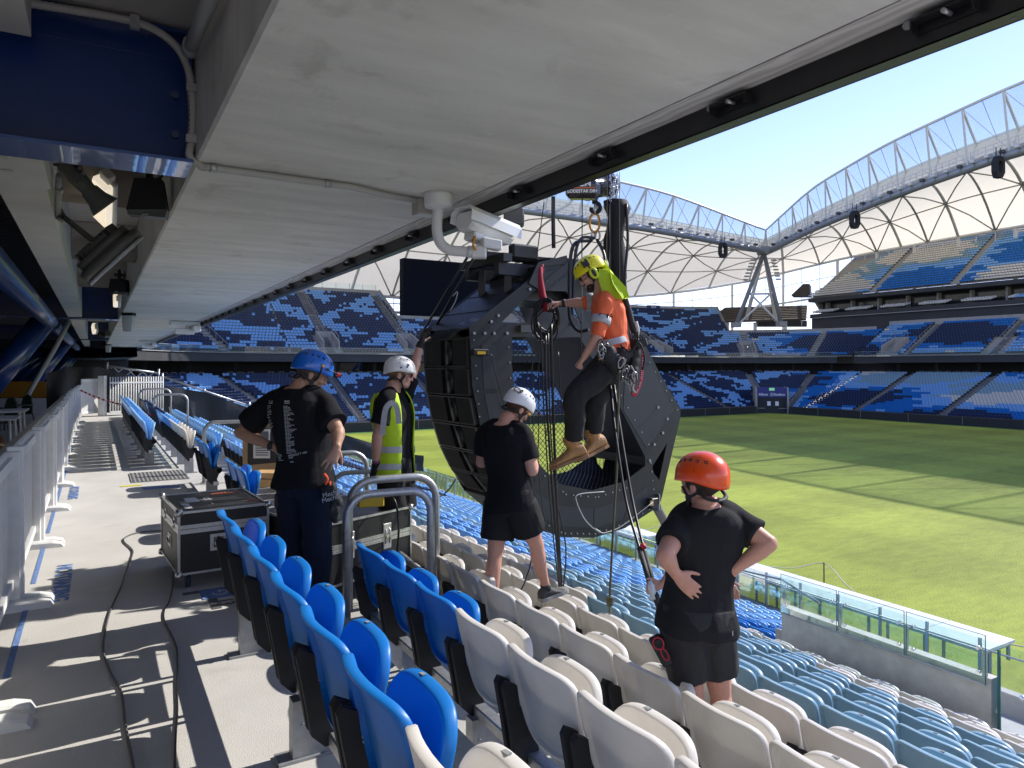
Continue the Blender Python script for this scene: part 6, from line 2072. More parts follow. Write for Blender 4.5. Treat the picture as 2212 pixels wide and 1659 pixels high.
g = MB(); g.cyl(RP(1060, 1094, .4), RP(1068, 1098, .3), .035, 12); g.cyl(RP(1048, 1088, .45), RP(1056, 1092, .35), .035, 12); tag(g.build("castor_pair", M_black), "pair of black wheels under the bottom of the speaker cabinets", "wheels")

# ---------------------------------------------------------------- chain hoist and rigging
fH = 7.25
HO = thing("chain_hoist", "black electric chain hoist hanging at the edge of the beam", "hoist", P(1285, 440, fH))
M_hoist = mat("hoist_black", (0.010, 0.010, 0.011), .25, coat=.3)
g = MB(); c0, c1 = P(1262, 408, fH - .12), P(1335, 396, fH + .16)
d = (c1 - c0).normalized(); g.lathe([(.001, -.02), (.085, -.02), (.11, 0), (.125, .03), (.125, .10), (.112, .11), (.112, .30), (.12, .31), (.12, .38), (.10, .42), (.001, .43)], c0, d, 28); g.build("motor_body", M_hoist, HO)
s_ = d.cross(UP).normalized(); fc = P(1260, 412, fH - .2)
g = MB()
fn = Vector((-.18, -.98, -.05)).normalized(); fx_ = Vector((.98, -.18, -.03)).normalized(); fz = fx_.cross(fn); 
if fz.z < 0: fz = -fz
g.box(fc, (.17, .085, .095), (fx_, fz, fn), bevel=.05); g.build("end_cover", M_hoist, HO)
face = fc + fn * .0965
g = MB(); g.box(face + fz * .01, (.12, .0035, .001), (fx_, fz, fn)); g.build("red_stripe", mat("stripe_orange", (0.7, 0.10, 0.02), .5), HO)
text_mesh("LODESTAR D8+", .042, face - fz * .022, fx_, fz, "cover_lettering", M_wtxt, HO, bold=True)
text_mesh("CM", .085, face + fz * .052 + fx_ * .02, fx_, fz, "cover_emblem", M_wtxt, HO, bold=True)
g = MB(); hk = P(1285, 436, fH)
g.tube([hk + UP * .06, hk - UP * .02], .03, 10); g.tube(spline([hk + Vector((0, 0, .0)), hk + Vector((.045, 0, -.03)), hk + Vector((.05, 0, -.08)), hk + Vector((.01, 0, -.115)), hk + Vector((-.035, 0, -.09)), hk + Vector((-.035, 0, -.06))], 5), [.02] * 26, 8); g.build("hook", M_black, HO)
g = MB()
rg = random.Random(4)
for i in range(70):
    y = 378 + 56 * (i % 24) / 23; x = 1319 + 7 * (i // 24) + rg.uniform(-2, 2)
    p = P(x, y, fH - .05 + rg.uniform(-.04, .04)); a_ = rg.uniform(0, 3.1)
    dv = Vector((math.cos(a_) * .3, math.sin(a_) * .3, 1)).normalized(); e = dv.cross(Vector((math.sin(a_), math.cos(a_), .2))).normalized()
    g.tube([p + dv * (.016 * math.cos(q)) + e * (.010 * math.sin(q)) for q in [k * math.pi / 4 for k in range(9)]], .0035, 4, caps=False)
g.build("load_chain", M_chrome, HO)
g = MB(); rings = []
for i in range(12):
    y = 433 + 185 * i / 11; w_ = .10 + .012 * math.sin(i * 1.3) + (.02 if i < 2 else 0); cx_ = 1330 + 3 * math.sin(i * .9)
    c = P(cx_, y, fH + .02)
    rings.append([c + Vector((math.cos(a_) * w_ * (1 + .12 * math.sin(3 * a_ + i)), math.sin(a_) * .09, 0)) for a_ in [k * math.pi / 8 for k in range(16)]])
g.loft(rings); g.build("chain_bag", mat("bag_black_cloth", (0.010, 0.010, 0.011), .8, bump=.4, bscale=30), HO)
g = MB()
for x in (1312, 1338): g.bar(P(x, 372, fH - .12), P(x + (1 if x > 1320 else -2), 612, fH - .12), .016, .004); 
g.build("webbing_edge", mat("webbing_khaki", (0.28, 0.23, 0.12), .8), HO)
g = MB()
g.bar(P(1318, 440, fH - .1), P(1318, 610, fH - .1), .07, .01); g.build("webbing_strap", M_cableb, HO)
M_or = mat("orange_paint_metal", (0.62, 0.27, 0.02), .45, var=.4, vscale=60)
def link(cx, cy, hw, hh, r, f, m, name, label, cat, tilt=0.0):
    c = P(cx, cy, f); g = MB()
    k = f / FL
    pts = []
    for i in range(33):
        a_ = 2 * math.pi * i / 32
        x = math.cos(a_) * hw * k; z = math.sin(a_) * hh * k
        pts.append(c + Vector((x * math.cos(tilt), x * math.sin(tilt), z)))
    g.tube(pts, r, 8, caps=False); return tag(g.build(name, m), label, cat)
link(1284.5, 481, 11, 20, .012, fH, M_or, "lifting_ring", "orange oval lifting link hanging below the hoist hook", "lifting link")
link(1287, 452, 5, 11, .010, fH, M_galv, "shackle", "steel shackle between the hoist hook and the orange link", "shackle", .9)
link(1281, 507, 5, 10, .010, fH, M_galv, "shackle", "left steel shackle under the orange link", "shackle", .8)
link(1291, 509, 5, 10, .010, fH, M_galv, "shackle", "right steel shackle under the orange link", "shackle", -.6)
g = MB()
for a_, b_, r_ in (((1281, 516), (1240, 560), .012), ((1291, 518), (1322, 566), .012)): g.tube([P(*a_, fH), RP(*b_, .45)], r_, 6)
tag(g.build("bridle_sling", M_cableb), "black wire bridle from the shackles to the top of the ring", "sling")
def cab(pts, r, label, m=M_cableb, name="hanging_cable", n=6, cat="cable", group=None):
    g = MB(); g.tube(spline(pts, n), r, 6); return tag(g.build(name, m), label, cat, group)
cab([P(1195, 425, 7.0), P(1195, 480, 7.0), P(1196, 536, 7.05)], .022, "thick black strap hanging down to the top frame of the ring", name="hanging_strap", cat="strap")
cab([P(1176, 432, 7.0), P(1168, 490, 7.0), P(1160, 548, 7.0)], .006, "thin black line left of the thick strap above the ring")
cab([P(1258, 425, 7.0), P(1257, 560, 7.0), P(1256, 700, 6.7), P(1255, 780, 6.7)], .006, "thin black line below the hoist passing behind the rigger's arm")
cab([P(1276, 520, 7.1), P(1243, 525, 7.0), P(1232, 560, 6.95), P(1230, 640, 6.85), P(1232, 690, 6.8), P(1250, 715, 6.75), P(1272, 712, 6.7)], .018, "fat black cable loop beside the rigger's helmet")
cab([P(1284, 514, 7.1), P(1256, 515, 7.02), P(1243, 550, 6.95), P(1238, 640, 6.9), P(1236, 680, 6.85)], .016, "second fat black cable dropping beside the rigger's helmet")
cab([P(1290, 518, 7.1), P(1305, 550, 7.0), P(1308, 590, 6.9)], .016, "fat black cable running behind the rigger's helmet")
cab([P(1353, 440, 7.2), P(1356, 520, 7.2), P(1350, 600, 7.1), P(1357, 665, 7.0)], .014, "black cable down the right side of the chain bag")
# coil of cable and red sleeve
CO = thing("cable_coil", "black cable coil with a red strap hanging by the rigger's hand", "cable coil", P(1178, 720, 6.45))
rg = random.Random(9)
g = MB()
for i in range(11):
    cx_, cy_ = 1179 + rg.uniform(-5, 5), 692 + rg.uniform(-8, 12); w_, h_ = 24 + rg.uniform(-5, 6), 34 + rg.uniform(-6, 10); f_ = 6.42 + rg.uniform(-.05, .05); ph = rg.uniform(-.2, .2)
    g.tube([P(cx_ + w_ * math.cos(a_) + ph * h_ * math.sin(a_), cy_ + h_ * math.sin(a_), f_ + .03 * math.sin(a_ * 2)) for a_ in [k * math.pi / 12 for k in range(25)]], .0075, 6, caps=False)
g.build("coil", M_cableb, CO)
g = MB(); g.tube([P(1168, 577, 6.5), P(1167, 600, 6.48), P(1172, 640, 6.45), P(1181, 664, 6.42), P(1178, 668, 6.4)], [.02, .024, .034, .034, .03], 10); g.build("red_sleeve", mat("sleeve_red", (0.30, 0.012, 0.03), .8), CO)
g = MB(); g.tube(spline([P(1167, 578, 6.5), P(1172, 572, 6.5), P(1174, 585, 6.5), P(1169, 592, 6.5)], 4), .006, 5); g.build("hook", mat("hook_crimson", (0.35, 0.02, 0.05), .4), CO)
# long hanging lines
lines = [([(1168, 700), (1170, 760), (1176, 900), (1188, 1080), (1203, 1230), (1212, 1286)], .007, 6.3), ([(1178, 725), (1180, 850), (1192, 1040), (1203, 1180), (1213, 1290)], .012, 6.25),
         ([(1190, 700), (1193, 820), (1199, 1000), (1206, 1150), (1214, 1290)], .014, 6.2), ([(1184, 720), (1188, 900), (1200, 1060), (1222, 1180), (1216, 1280)], .007, 6.22), ([(1150, 720), (1150, 800), (1152, 960), (1154, 1040)], .005, 6.5),
         ([(1192, 880), (1180, 940), (1184, 1020)], .004, 6.3), ([(1163, 720), (1164, 900), (1163, 1010), (1175, 1120)], .005, 6.4), ([(1206, 760), (1212, 860), (1226, 960), (1215, 1000)], .005, 6.4)]
nm = ("leftmost", "second", "third and thickest", "fourth", "far left thin", "short inner", "straight inner", "right hand thin")
for (pts, r_, f_), w_ in zip(lines, nm):
    cab([P(x, y, f_) for x, y in pts], r_, "%s black cable in the bundle hanging between the two workers" % w_, group="cables hanging in front of the ring")
for i, pts in enumerate(([(1318, 830), (1330, 940), (1352, 1080), (1380, 1180), (1404, 1262)], [(1326, 832), (1345, 960), (1368, 1090), (1392, 1190), (1412, 1265)])):
    T = thing("rope_pole", ("left", "right")[i] + " of two long black guide ropes running down to the red helmet man", "rope", P(*pts[-1], 4.7), "pair of black guide ropes")
    g = MB(); g.tube(spline([P(x, y, 6.0 - 1.3 * k / 4) for k, (x, y) in enumerate(pts)], 6), [.012] * 10 + [.011] * 15, 8); g.build("rope", M_cableb, T)
    a_, b_ = P(*pts[-2], 5.02), P(*pts[-1], 4.7)
    g = MB(); g.tube([a_.lerp(b_, .05), a_.lerp(b_, 1.02)], .019, 8); g.build("braided_sleeve", mat("braid_black", (0.03, 0.03, 0.03), .6, bump=1, bscale=300, bdist=.003), T)
    if i == 1:
        g = MB(); g.tube([P(1388, 1176, 5.0), P(1391, 1185, 4.98)], .0205, 10); g.build("red_band", mat("band_red", (0.6, 0.03, 0.05), .5), T)
M_olive = mat("olive_rope", (0.10, 0.095, 0.055), .8, bump=.8, bscale=250, bdist=.002)
RPE = thing("knotted_rope", "olive rope with a knot near its end hanging left of the red helmet man", "rope", P(1318, 1335, 5.4))
g = MB(); g.tube(spline([P(1338, 800, 5.75), P(1335, 900, 5.7), P(1333, 1000, 5.7), P(1326, 1120, 5.6), P(1320, 1230, 5.5), P(1317, 1300, 5.45), P(1318, 1335, 5.4)], 6), .0095, 7); g.build("rope", M_olive, RPE)
g = MB()
for i in range(3): g.tube([P(1317 + (7 - i) * math.cos(a_), 1300 + (i - 1) * 5 + 4 * math.sin(a_), 5.45 + .025 * math.sin(a_)) for a_ in [k * math.pi / 6 for k in range(13)]], .009, 6)
g.build("knot", M_olive, RPE)
cab([P(1140, 1145, 5.9), P(1148, 1200, 5.6), P(1138, 1245, 5.5), P(1120, 1280, 5.4), P(1095, 1275, 5.3)], .006, "thin black cable looping down between the CS helmet man's legs")
cab([P(985, 1035, 7.2), P(965, 1062, 6.6), P(940, 1078, 6.0), P(918, 1082, 5.7)], .006, "thin black cable drooping from the array to the handrails")
# guy straps on the upper left of the ring
for i, (a_, b_) in enumerate((((1012, 552), (905, 730)), ((1025, 553), (925, 735)))):
    g = MB(); g.tube([P(*a_, 6.9), P(*b_, 7.5)], .014, 6)
    tag(g.build("tension_strap", M_cableb), ("left", "right")[i] + " black strap slanting from the camera arm to the left edge of the ring", "strap", "slanting black straps")
g = MB(); g.tube(spline([P(978, 640, 7.0), P(988, 630, 7.0), P(984, 650, 7.0), P(972, 672, 7.0)], 5), .006, 5); tag(g.build("carabiner", M_galv), "small carabiner clipped on the slanting straps", "carabiner")
bx_ = P(1110, 470, 6.95); g = MB(); g.box(bx_, (.10, .08, .085), bevel=.015); o = tag(g.build("beam_box", M_dgrey), "black box fixed under the edge beam right of the security camera", "box")
# ================================================================ PEOPLE
from mathutils import noise
def skinmat(name, c): return mat(name, c, .5, var=.06, vscale=40, spec=.35)
M_skin1 = skinmat("skin_tanned", (0.42, 0.235, 0.155))
M_skin2 = skinmat("skin_fair", (0.55, 0.31, 0.235))
M_skin3 = skinmat("skin_ruddy", (0.56, 0.29, 0.21))
M_tee = mat("black_cotton", (0.009, 0.009, 0.011), .9, bump=.35, bscale=30, bdist=.01, spec=.2)
M_tee2 = mat("washed_black_cotton", (0.017, 0.017, 0.019), .9, bump=.35, bscale=28, bdist=.01, spec=.2)
M_shorts = mat("black_shorts_cloth", (0.015, 0.015, 0.016), .85, bump=.3, bscale=35, spec=.25)
M_navyt = mat("navy_work_cloth", (0.010, 0.014, 0.030), .85, bump=.3, bscale=35, spec=.2)
M_orange = mat("hi_vis_orange_cloth", (0.80, 0.14, 0.045), .8, bump=.5, bscale=22, bdist=.012)
M_lime = mat("hi_vis_lime_cloth", (0.50, 0.72, 0.02), .75, bump=.4, bscale=22, bdist=.01)
M_refl = mat("reflective_tape", (0.42, 0.43, 0.44), .4, var=.1, vscale=30)
M_hair = mat("dark_brown_hair", (0.035, 0.022, 0.015), .8, bump=.9, bscale=160, bdist=.004)
M_hairg = mat("grey_brown_hair", (0.07, 0.055, 0.045), .8, bump=.9, bscale=160, bdist=.004)
M_beardg = mat("grey_beard", (0.42, 0.38, 0.34), .9, bump=.9, bscale=200, bdist=.003)
M_strap = mat("black_webbing", (0.012, 0.012, 0.012), .7)
M_rub = mat("black_rubber", (0.02, 0.02, 0.02), .6)
M_lens = mat("dark_lens", (0.008, 0.008, 0.01), .06, spec=.8)
def V(*a): return Vector(a)
def ell(mb, c, r, ax, n=14, m=8):
    """ellipsoid in frame ax"""
    rings = []
    for i in range(m + 1):
        ph = math.pi * i / m
        z, k = math.cos(ph), max(math.sin(ph), .02)
        rings.append([c + ax[0] * (r[0] * k * math.cos(2 * math.pi * j / n)) + ax[1] * (r[1] * k * math.sin(2 * math.pi * j / n)) + ax[2] * (r[2] * z) for j in range(n)])
    mb.loft(rings)
def limb(mb, pts, radii, n=14, k=6):
    sp = spline(pts, k)
    rs = []
    for i in range(len(sp)):
        u = i / (len(sp) - 1) * (len(radii) - 1)
        j = min(int(u), len(radii) - 2)
        rs.append(radii[j] + (radii[j + 1] - radii[j]) * (u - j))
    mb.tube(sp, rs, n)
def bake(o, voxel, smooth=4, fac=.5, disp=None):
    md = o.modifiers.new("r", 'REMESH'); md.mode = 'VOXEL'; md.voxel_size = voxel; md.use_smooth_shade = True
    if smooth:
        s_ = o.modifiers.new("s", 'SMOOTH'); s_.iterations = smooth; s_.factor = fac
    dg = bpy.context.evaluated_depsgraph_get()
    me = bpy.data.meshes.new_from_object(o.evaluated_get(dg))
    mats = list(o.data.materials)
    o.modifiers.clear()
    o.data = me
    me.materials.clear()
    for mm in mats[:1]: me.materials.append(mm)
    me.polygons.foreach_set("material_index", [0] * len(me.polygons))
    if disp:
        co = [v.co.copy() for v in me.vertices]; no = [v.normal.copy() for v in me.vertices]
        for v, c, n in zip(me.vertices, co, no): v.co = c + n * disp(c)
    me.polygons.foreach_set("use_smooth", [True] * len(me.polygons))
    me.update()
    return o
def folds(amp, sc_=9, ax=None, ani=3.0):
    """cloth creases: ridged noise stretched along ax"""
    ax = (ax or UP).normalized()
    def f(c):
        q = c * sc_
        q = q - ax * (q.dot(ax) * (1 - 1 / ani))
        a = noise.noise(q) ; b = noise.noise(q * 2.1 + Vector((3, 7, 1)))
        return amp * ((1 - abs(a) * 2.2) * .6 + b * .5 - .3)
    return f
def frame(fwd, up):
    fwd = Vector(fwd).normalized(); up = Vector(up)
    r = fwd.cross(up).normalized(); up = r.cross(fwd).normalized()
    return r, fwd, up           # right, forward, up
def head(mb, c, fr, sc_=1.0, jaw=1.0):
    r, f, u = fr
    def at(x, y, z): return c + (r * x + f * y + u * z) * sc_
    def E(x, y, z, a, b, d, n=14, m=8): ell(mb, at(x, y, z), (a * sc_, b * sc_, d * sc_), fr, n, m)
    E(0, -.006, .035, .077, .098, .088, 20, 12)
    E(0, .022, -.035, .062 * jaw, .070, .072, 18, 10)
    E(0, .060, -.085, .040 * jaw, .034, .026)
    E(0, .028, -.075, .056 * jaw, .055, .03)
    E(0, .083, .020, .052, .017, .012)
    E(0, .099, -.018, .011, .014, .028); E(0, .106, -.034, .016, .014, .011)
    E(0, .088, -.062, .024, .012, .006); E(0, .086, -.073, .021, .011, .006)
    for sd in (-1, 1):
        E(sd * .045, .066, -.028, .022, .020, .020)
        E(sd * .079, -.010, -.015, .010, .021, .033)
        E(sd * .031, .082, .003, .015, .010, .010)
    return at
def hand(mb, w, fd, pn, thumb, curl=.3, sc_=1.0, spread=.12, lens=(.068, .076, .072, .056), curls=None):
    """w wrist point, fd finger direction, pn palm normal (towards the palm side), thumb side +1/-1 on the side axis"""
    fd = Vector(fd).normalized(); pn = Vector(pn); pn = (pn - fd * pn.dot(fd)).normalized()
    sd = fd.cross(pn)
    k = sc_
    rings = []
    for u, wd, th in ((-.01, .027, .021), (.01, .030, .020), (.045, .040, .017), (.085, .043, .014), (.095, .040, .011)):
        cc = w + fd * u * k
        rings.append([cc + sd * (wd * k * math.cos(a)) + pn * (th * k * math.sin(a)) for a in [2 * math.pi * i / 12 for i in range(12)]])
    mb.loft(rings)
    for i, x in enumerate((-.030, -.010, .011, .031)):
        p = w + fd * (.084 - .006 * abs(i - 1.2)) * k + sd * (x * k * -thumb * -1)
        cu = curls[i] if curls else curl
        dirv = (fd + sd * (spread * x / .03)).normalized()
        L = lens[i] * k
        a = 0.0; pts = [p - dirv * .012 * k, p]
        for seg, frac in ((0, .45), (1, .32), (2, .26)):
            a += cu * (1.0, 1.25, .8)[seg]
            dd = dirv * math.cos(a) + pn * math.sin(a)
            p = p + dd * (L * frac * 1.05); pts.append(p)
        mb.tube(pts, [.0095 * k, .0092 * k, .0088 * k, .0078 * k, .0058 * k], 8)
    p = w + fd * .02 * k + sd * (thumb * .028 * k)
    d1 = (fd * .62 + sd * thumb * .62 + pn * .35).normalized(); d2 = (fd * .85 + sd * thumb * .25 + pn * .45).normalized()
    mb.tube([p - d1 * .01, p + d1 * .035 * k, p + d1 * .045 * k + d2 * .028 * k, p + d1 * .045 * k + d2 * .05 * k], [.014 * k, .0115 * k, .0102 * k, .0075 * k], 8)
def torso_rings(pel, neck, ra, rb, fwd, prof, bend=.0, n=22):
    """prof: list of (u along the spine, half width, half depth, forward offset, squareness)"""
    rings = []
    for u, w, d, fo, sq in prof:
        c = pel.lerp(neck, u) + fwd * (fo + bend * 4 * u * (1 - u) * -1)
        ax = ra.lerp(rb, u).normalized()
        fy = (fwd - ax * fwd.dot(ax)).normalized()
        ring = []
        for j in range(n):
            a = 2 * math.pi * j / n
            ca, sa = math.cos(a), math.sin(a)
            e = sq
            x = (abs(ca) ** e) * (1 if ca > 0 else -1); y = (abs(sa) ** e) * (1 if sa > 0 else -1)
            ring.append(c + ax * (w * x) + fy * (d * y))
        rings.append(ring)
    return rings
BODYP = [(-.10, .10, .08, 0, 1), (-.04, .155, .105, -.01, .9), (.06, .172, .118, -.015, .85), (.2, .160, .108, 0, .85), (.36, .146, .098, .008, .85), (.55, .162, .112, .008, .85),
         (.74, .178, .118, .0, .85), (.88, .165, .100, -.01, .9), (.96, .11, .075, -.015, 1), (1.02, .06, .058, -.01, 1)]
def grow(p, g, lo=None, hi=None, hem=None):
    out = []
    for u, w, d, fo, sq in p:
        if lo is not None and u < lo: continue
        if hi is not None and u > hi: continue
        out.append((u, w + g, d + g, fo, sq))
    return out
class Rig: pass
def rig(J, fwd_hint, slack=0):
    g_ = Rig(); g_.__dict__.update({k: Vector(v) for k, v in J.items()})
    g_.sh = (g_.shR - g_.shL).normalized(); g_.hp = (g_.hipR - g_.hipL).normalized()
    g_.pel = (g_.hipL + g_.hipR) / 2
    up = (g_.neck - g_.pel).normalized()
    g_.fwd = up.cross(g_.sh).normalized()
    if g_.fwd.dot(Vector(fwd_hint)) < 0: g_.fwd = -g_.fwd
    g_.up = up
    return g_
def body_mesh(T, G, hc, hfr, m, hands, hsc=1.0, k=1.0, thick=1.0, legs=True, jaw=1.0, bend=0):
    mb = MB()
    prof = [(u, w * k * thick, d * k * thick, fo, sq) for u, w, d, fo, sq in BODYP]
    mb.loft(torso_rings(G.pel, G.neck, G.hp, G.sh, G.fwd, prof, bend))
    head(mb, hc, hfr, hsc, jaw)
    nb = hc - hfr[2] * .06 * hsc - hfr[1] * .02
    limb(mb, [G.neck - G.up * .05, G.neck.lerp(nb, .5), nb], [.075 * k, .062 * k, .058 * k])
    limb(mb, [G.neck - G.sh * .06 - G.up * .03, G.shL.lerp(G.neck, .4), G.shL], [.055 * k, .06 * k, .06 * k]); limb(mb, [G.neck + G.sh * .06 - G.up * .03, G.shR.lerp(G.neck, .4), G.shR], [.055 * k, .06 * k, .06 * k])
    for s_, e_, w_ in ((G.shL, G.elL, G.wrL), (G.shR, G.elR, G.wrR)):
        a = s_.lerp(e_, .5); b = e_.lerp(w_, .33)
        limb(mb, [s_, a, e_], [.062 * k, .055 * k, .050 * k, .043 * k]); ell(mb, e_, (.045 * k,) * 3, (V(1, 0, 0), V(0, 1, 0), V(0, 0, 1)), 12, 8)
        limb(mb, [e_, b, e_.lerp(w_, .7), w_], [.043 * k, .047 * k, .038 * k, .030 * k, .028 * k])
    for h in hands: hand(mb, *h[0], **h[1])
    if legs:
        for h_, kn, an in ((G.hipL, G.knL, G.anL), (G.hipR, G.knR, G.anR)):
            limb(mb, [h_, h_.lerp(kn, .5), kn], [.088 * k, .088 * k, .070 * k, .056 * k]); ell(mb, kn, (.056 * k,) * 3, (V(1, 0, 0), V(0, 1, 0), V(0, 0, 1)), 12, 8)
            back = (kn - an).normalized().cross(G.hp).normalized()
            if back.dot(G.fwd) > 0: back = -back
            limb(mb, [kn, kn.lerp(an, .3) + back * .018, kn.lerp(an, .65) + back * .008, an], [.054 * k, .060 * k, .050 * k, .036 * k, .034 * k])
    o = mb.build("body", m, T)
    return bake(o, .0062, 5, .5)
def shirt(T, G, m, g=.022, k=1.0, sleeve=.62, sr=(.078, .080, .078), lo=-.02, name="shirt", disp=None, bend=0, hemw=.012, thick=1.0):
    mb = MB()
    prof = [(u, w * k * thick + g + (hemw if u < .1 else 0), d * k * thick + g + (hemw if u < .1 else 0), fo, sq) for u, w, d, fo, sq in BODYP if lo <= u <= .97]
    e0 = prof[0]; prof = [(lo - .03, e0[1] + .004, e0[2] + .004, e0[3], e0[4])] + prof + [(1.0, .078 * k, .075 * k, -.01, 1)]
    mb.loft(torso_rings(G.pel, G.neck, G.hp, G.sh, G.fwd, prof, bend))
    for sd, s_, e_ in ((-1, G.shL, G.elL), (1, G.shR, G.elR)):
        limb(mb, [G.neck + G.sh * (sd * .05) - G.up * .03, s_.lerp(G.neck, .45) + G.up * .005, s_, s_.lerp(e_, sleeve * .5), s_.lerp(e_, sleeve)], [.060 * k, .069 * k, .074 * k, sr[0] * .93, sr[1] * .94, sr[2] * .95], 18)
    o = mb.build(name, m, T)
    bake(o, .0085, 4, .5, disp or folds(.011, 8, G.up))
    return o
def trousers(T, G, m, ends, r=(.118, .112, .108, .104), name="trousers", k=1.0, disp=None, g=.024, thick=1.0):
    mb = MB()
    prof = [(u, w * k * thick + g, d * k * thick + g, fo, sq) for u, w, d, fo, sq in BODYP if u <= .22]
    mb.loft(torso_rings(G.pel, G.neck, G.hp, G.sh, G.fwd, prof))
    for h_, kn, an, en in ((G.hipL, G.knL, G.anL, ends[0]), (G.hipR, G.knR, G.anR, ends[1])):
        if en <= 1: pts = [h_ + G.up * .02, h_.lerp(kn, en * .5), h_.lerp(kn, en)]
        else: pts = [h_ + G.up * .02, h_.lerp(kn, .5), kn, kn.lerp(an, .5), kn.lerp(an, en - 1)]
        limb(mb, pts, [x * k for x in r], 18)
    o = mb.build(name, m, T)
    return bake(o, .0085, 4, .5, disp or folds(.012, 8, G.up, 2))
def cap_hair(T, c, fr, m, sc_=1.0, low=-.055, name="hair"):
    """short hair: shell over the back and sides of the skull"""
    r, f, u = fr; mb = MB()
    rings = []
    for i in range(9):
        ph = math.pi * .5 + (i / 8) * 1.15
        ring = []
        for j in range(25):
            th = math.pi * (j / 24) * 1.24 - math.pi * .62     # from side round the back
            z = .035 + .096 * math.cos(ph); k = math.sin(ph)
            ring.append(c + (r * (math.sin(th) * .083 * k) + f * (-math.cos(th) * .104 * k - .006) + u * z) * sc_)
        rings.append(ring)
    mb.loft(rings, False, False)
    o = mb.build(name, m, T)
    sm = o.modifiers.new("t", 'SOLIDIFY'); sm.thickness = .012; sm.offset = 0
    dg = bpy.context.evaluated_depsgraph_get(); me = bpy.data.meshes.new_from_object(o.evaluated_get(dg)); o.modifiers.clear(); o.data = me
    return o
def helmet(T, c, fr, m, sc_=1.0, style=0, vent=None, strapm=None, side_mark=True):
    r, f, u = fr
    def pt(th, ph, k=1.0):
        """th azimuth from forward (towards right), ph from crown"""
        w, d, h = .106, .134, .108
        sp_ = math.sin(ph) if ph < R(88) else 1 - (1 - math.sin(ph)) * .45
        x = math.sin(th) * w * sp_; y = math.cos(th) * d * sp_; z = math.cos(ph) * h * (1.12 if ph > R(90) else 1)
        y -= .012
        q = V(x, y, z) * k
        return c + (r * q.x + f * q.y + u * (q.z + .046)) * sc_
    def rim(th):
        c_ = math.cos(th)
        return R(105) + R(19) * max(0, -c_) ** 1.5 - R(5) * max(0, c_) - R(4) * abs(math.sin(th)) ** 4
    mb = MB(); NT, NP = 40, 14
    vs = [pt(0, 0)]
    for i in range(1, NP + 1):
        for j in range(NT):
            th = 2 * math.pi * j / NT; ph = rim(th) * i / NP
            kk = 1.0 + .012 * math.cos(3 * th) * math.sin(ph) ** 2
            if i >= NP - 1: kk += .008 + .07 * max(0, math.cos(th)) ** 4 * (1 if i == NP else .5)
            vs.append(pt(th, ph, kk))
    fs = [(0, 1 + (j + 1) % NT, 1 + j) for j in range(NT)]
    for i in range(NP - 1):
        for j in range(NT):
            a = 1 + i * NT + j; b = 1 + i * NT + (j + 1) % NT; fs.append((a, b, b + NT, a + NT))
    mb.add(vs, fs, smooth=True)
    o = mb.build("helmet", m, T)
    sm = o.modifiers.new("t", 'SOLIDIFY'); sm.thickness = .006; sm.offset = -1
    dg = bpy.context.evaluated_depsgraph_get(); me = bpy.data.meshes.new_from_object(o.evaluated_get(dg)); o.modifiers.clear(); o.data = me
    fix_normals(o)
    # vents
    mv = M_lens if vent is None else vent
    g = MB()
    def patch(th0, ph0, pts, kk=1.004):
        g.add([pt(th0 + a_, ph0 + b_, kk + .0) for a_, b_ in pts], [tuple(range(len(pts)))])
    for sd in (-1, 1):
        if style == 0:     # row of small vents arching over the side, one large side vent
            for i in range(6):
                th = sd * R(28 + i * 21); ph = R(46) + R(7) * abs(i - 2.5) * .6
                patch(th, ph, [(-R(5), -R(3)), (R(4), -R(5)), (R(6), R(3)), (-R(3), R(5))], 1.008)
            patch(sd * R(112), R(76), [(-R(11), -R(8)), (R(3), -R(11)), (R(9), -R(2)), (R(5), R(7)), (-R(9), R(4))], 1.008)
        else:
            patch(sd * R(125), R(72), [(-R(6), R(8)), (-R(2), -R(6)), (R(8), -R(10)), (R(12), R(6))], 1.009)
            patch(sd * R(62), R(72), [(-R(10), -R(8)), (R(2), -R(10)), (R(8), R(8)), (R(2), R(10))], 1.009)
            patch(sd * R(88), R(84), [(-R(5), -R(3)), (R(4), -R(4)), (R(4), R(5)), (-R(3), R(4))], 1.009)
            for i in range(3): patch(sd * R(50 + i * 45), R(36), [(-R(7), -R(2)), (R(6), -R(4)), (R(7), R(2)), (-R(4), R(3))], 1.008)
            patch(sd * R(95), R(62), [(-R(2), -R(2)), (R(2), -R(2)), (R(2), R(2)), (-R(2), R(2))], 1.009)
    g.build("vent", mv, o)
    # straps
    g = MB()
    def at(x, y, z): return c + (r * x + f * y + u * z) * sc_
    for sd in (-1, 1):
        a = at(sd * .088, .040, .0); b = at(sd * .086, -.06, -.02); jn = at(sd * .083, .012, -.055); ch = at(sd * .03, .055, -.125)
        for p0, p1 in ((a, jn), (b, jn)): g.bar(p0, p1, .004, .014, up=f)
        g.tube(spline([jn, at(sd * .066, .035, -.095), ch, at(0, .062, -.128)], 5), .0065, 6)
        g.box(jn, (.005, .013, .016), fr)
    g.tube(spline([at(-.084, -.05, -.03), at(-.065, -.085, -.06), at(0, -.102, -.07), at(.065, -.085, -.06), at(.084, -.05, -.03)], 6), .012, 8, flat=.6)
    g.build("chin_strap", strapm or M_strap, T)
    return o, pt, at
def sock_band(T, a, b, r, m, name): 
    g = MB(); g.tube([a, b], r, 16); return g.build(name, m, T)

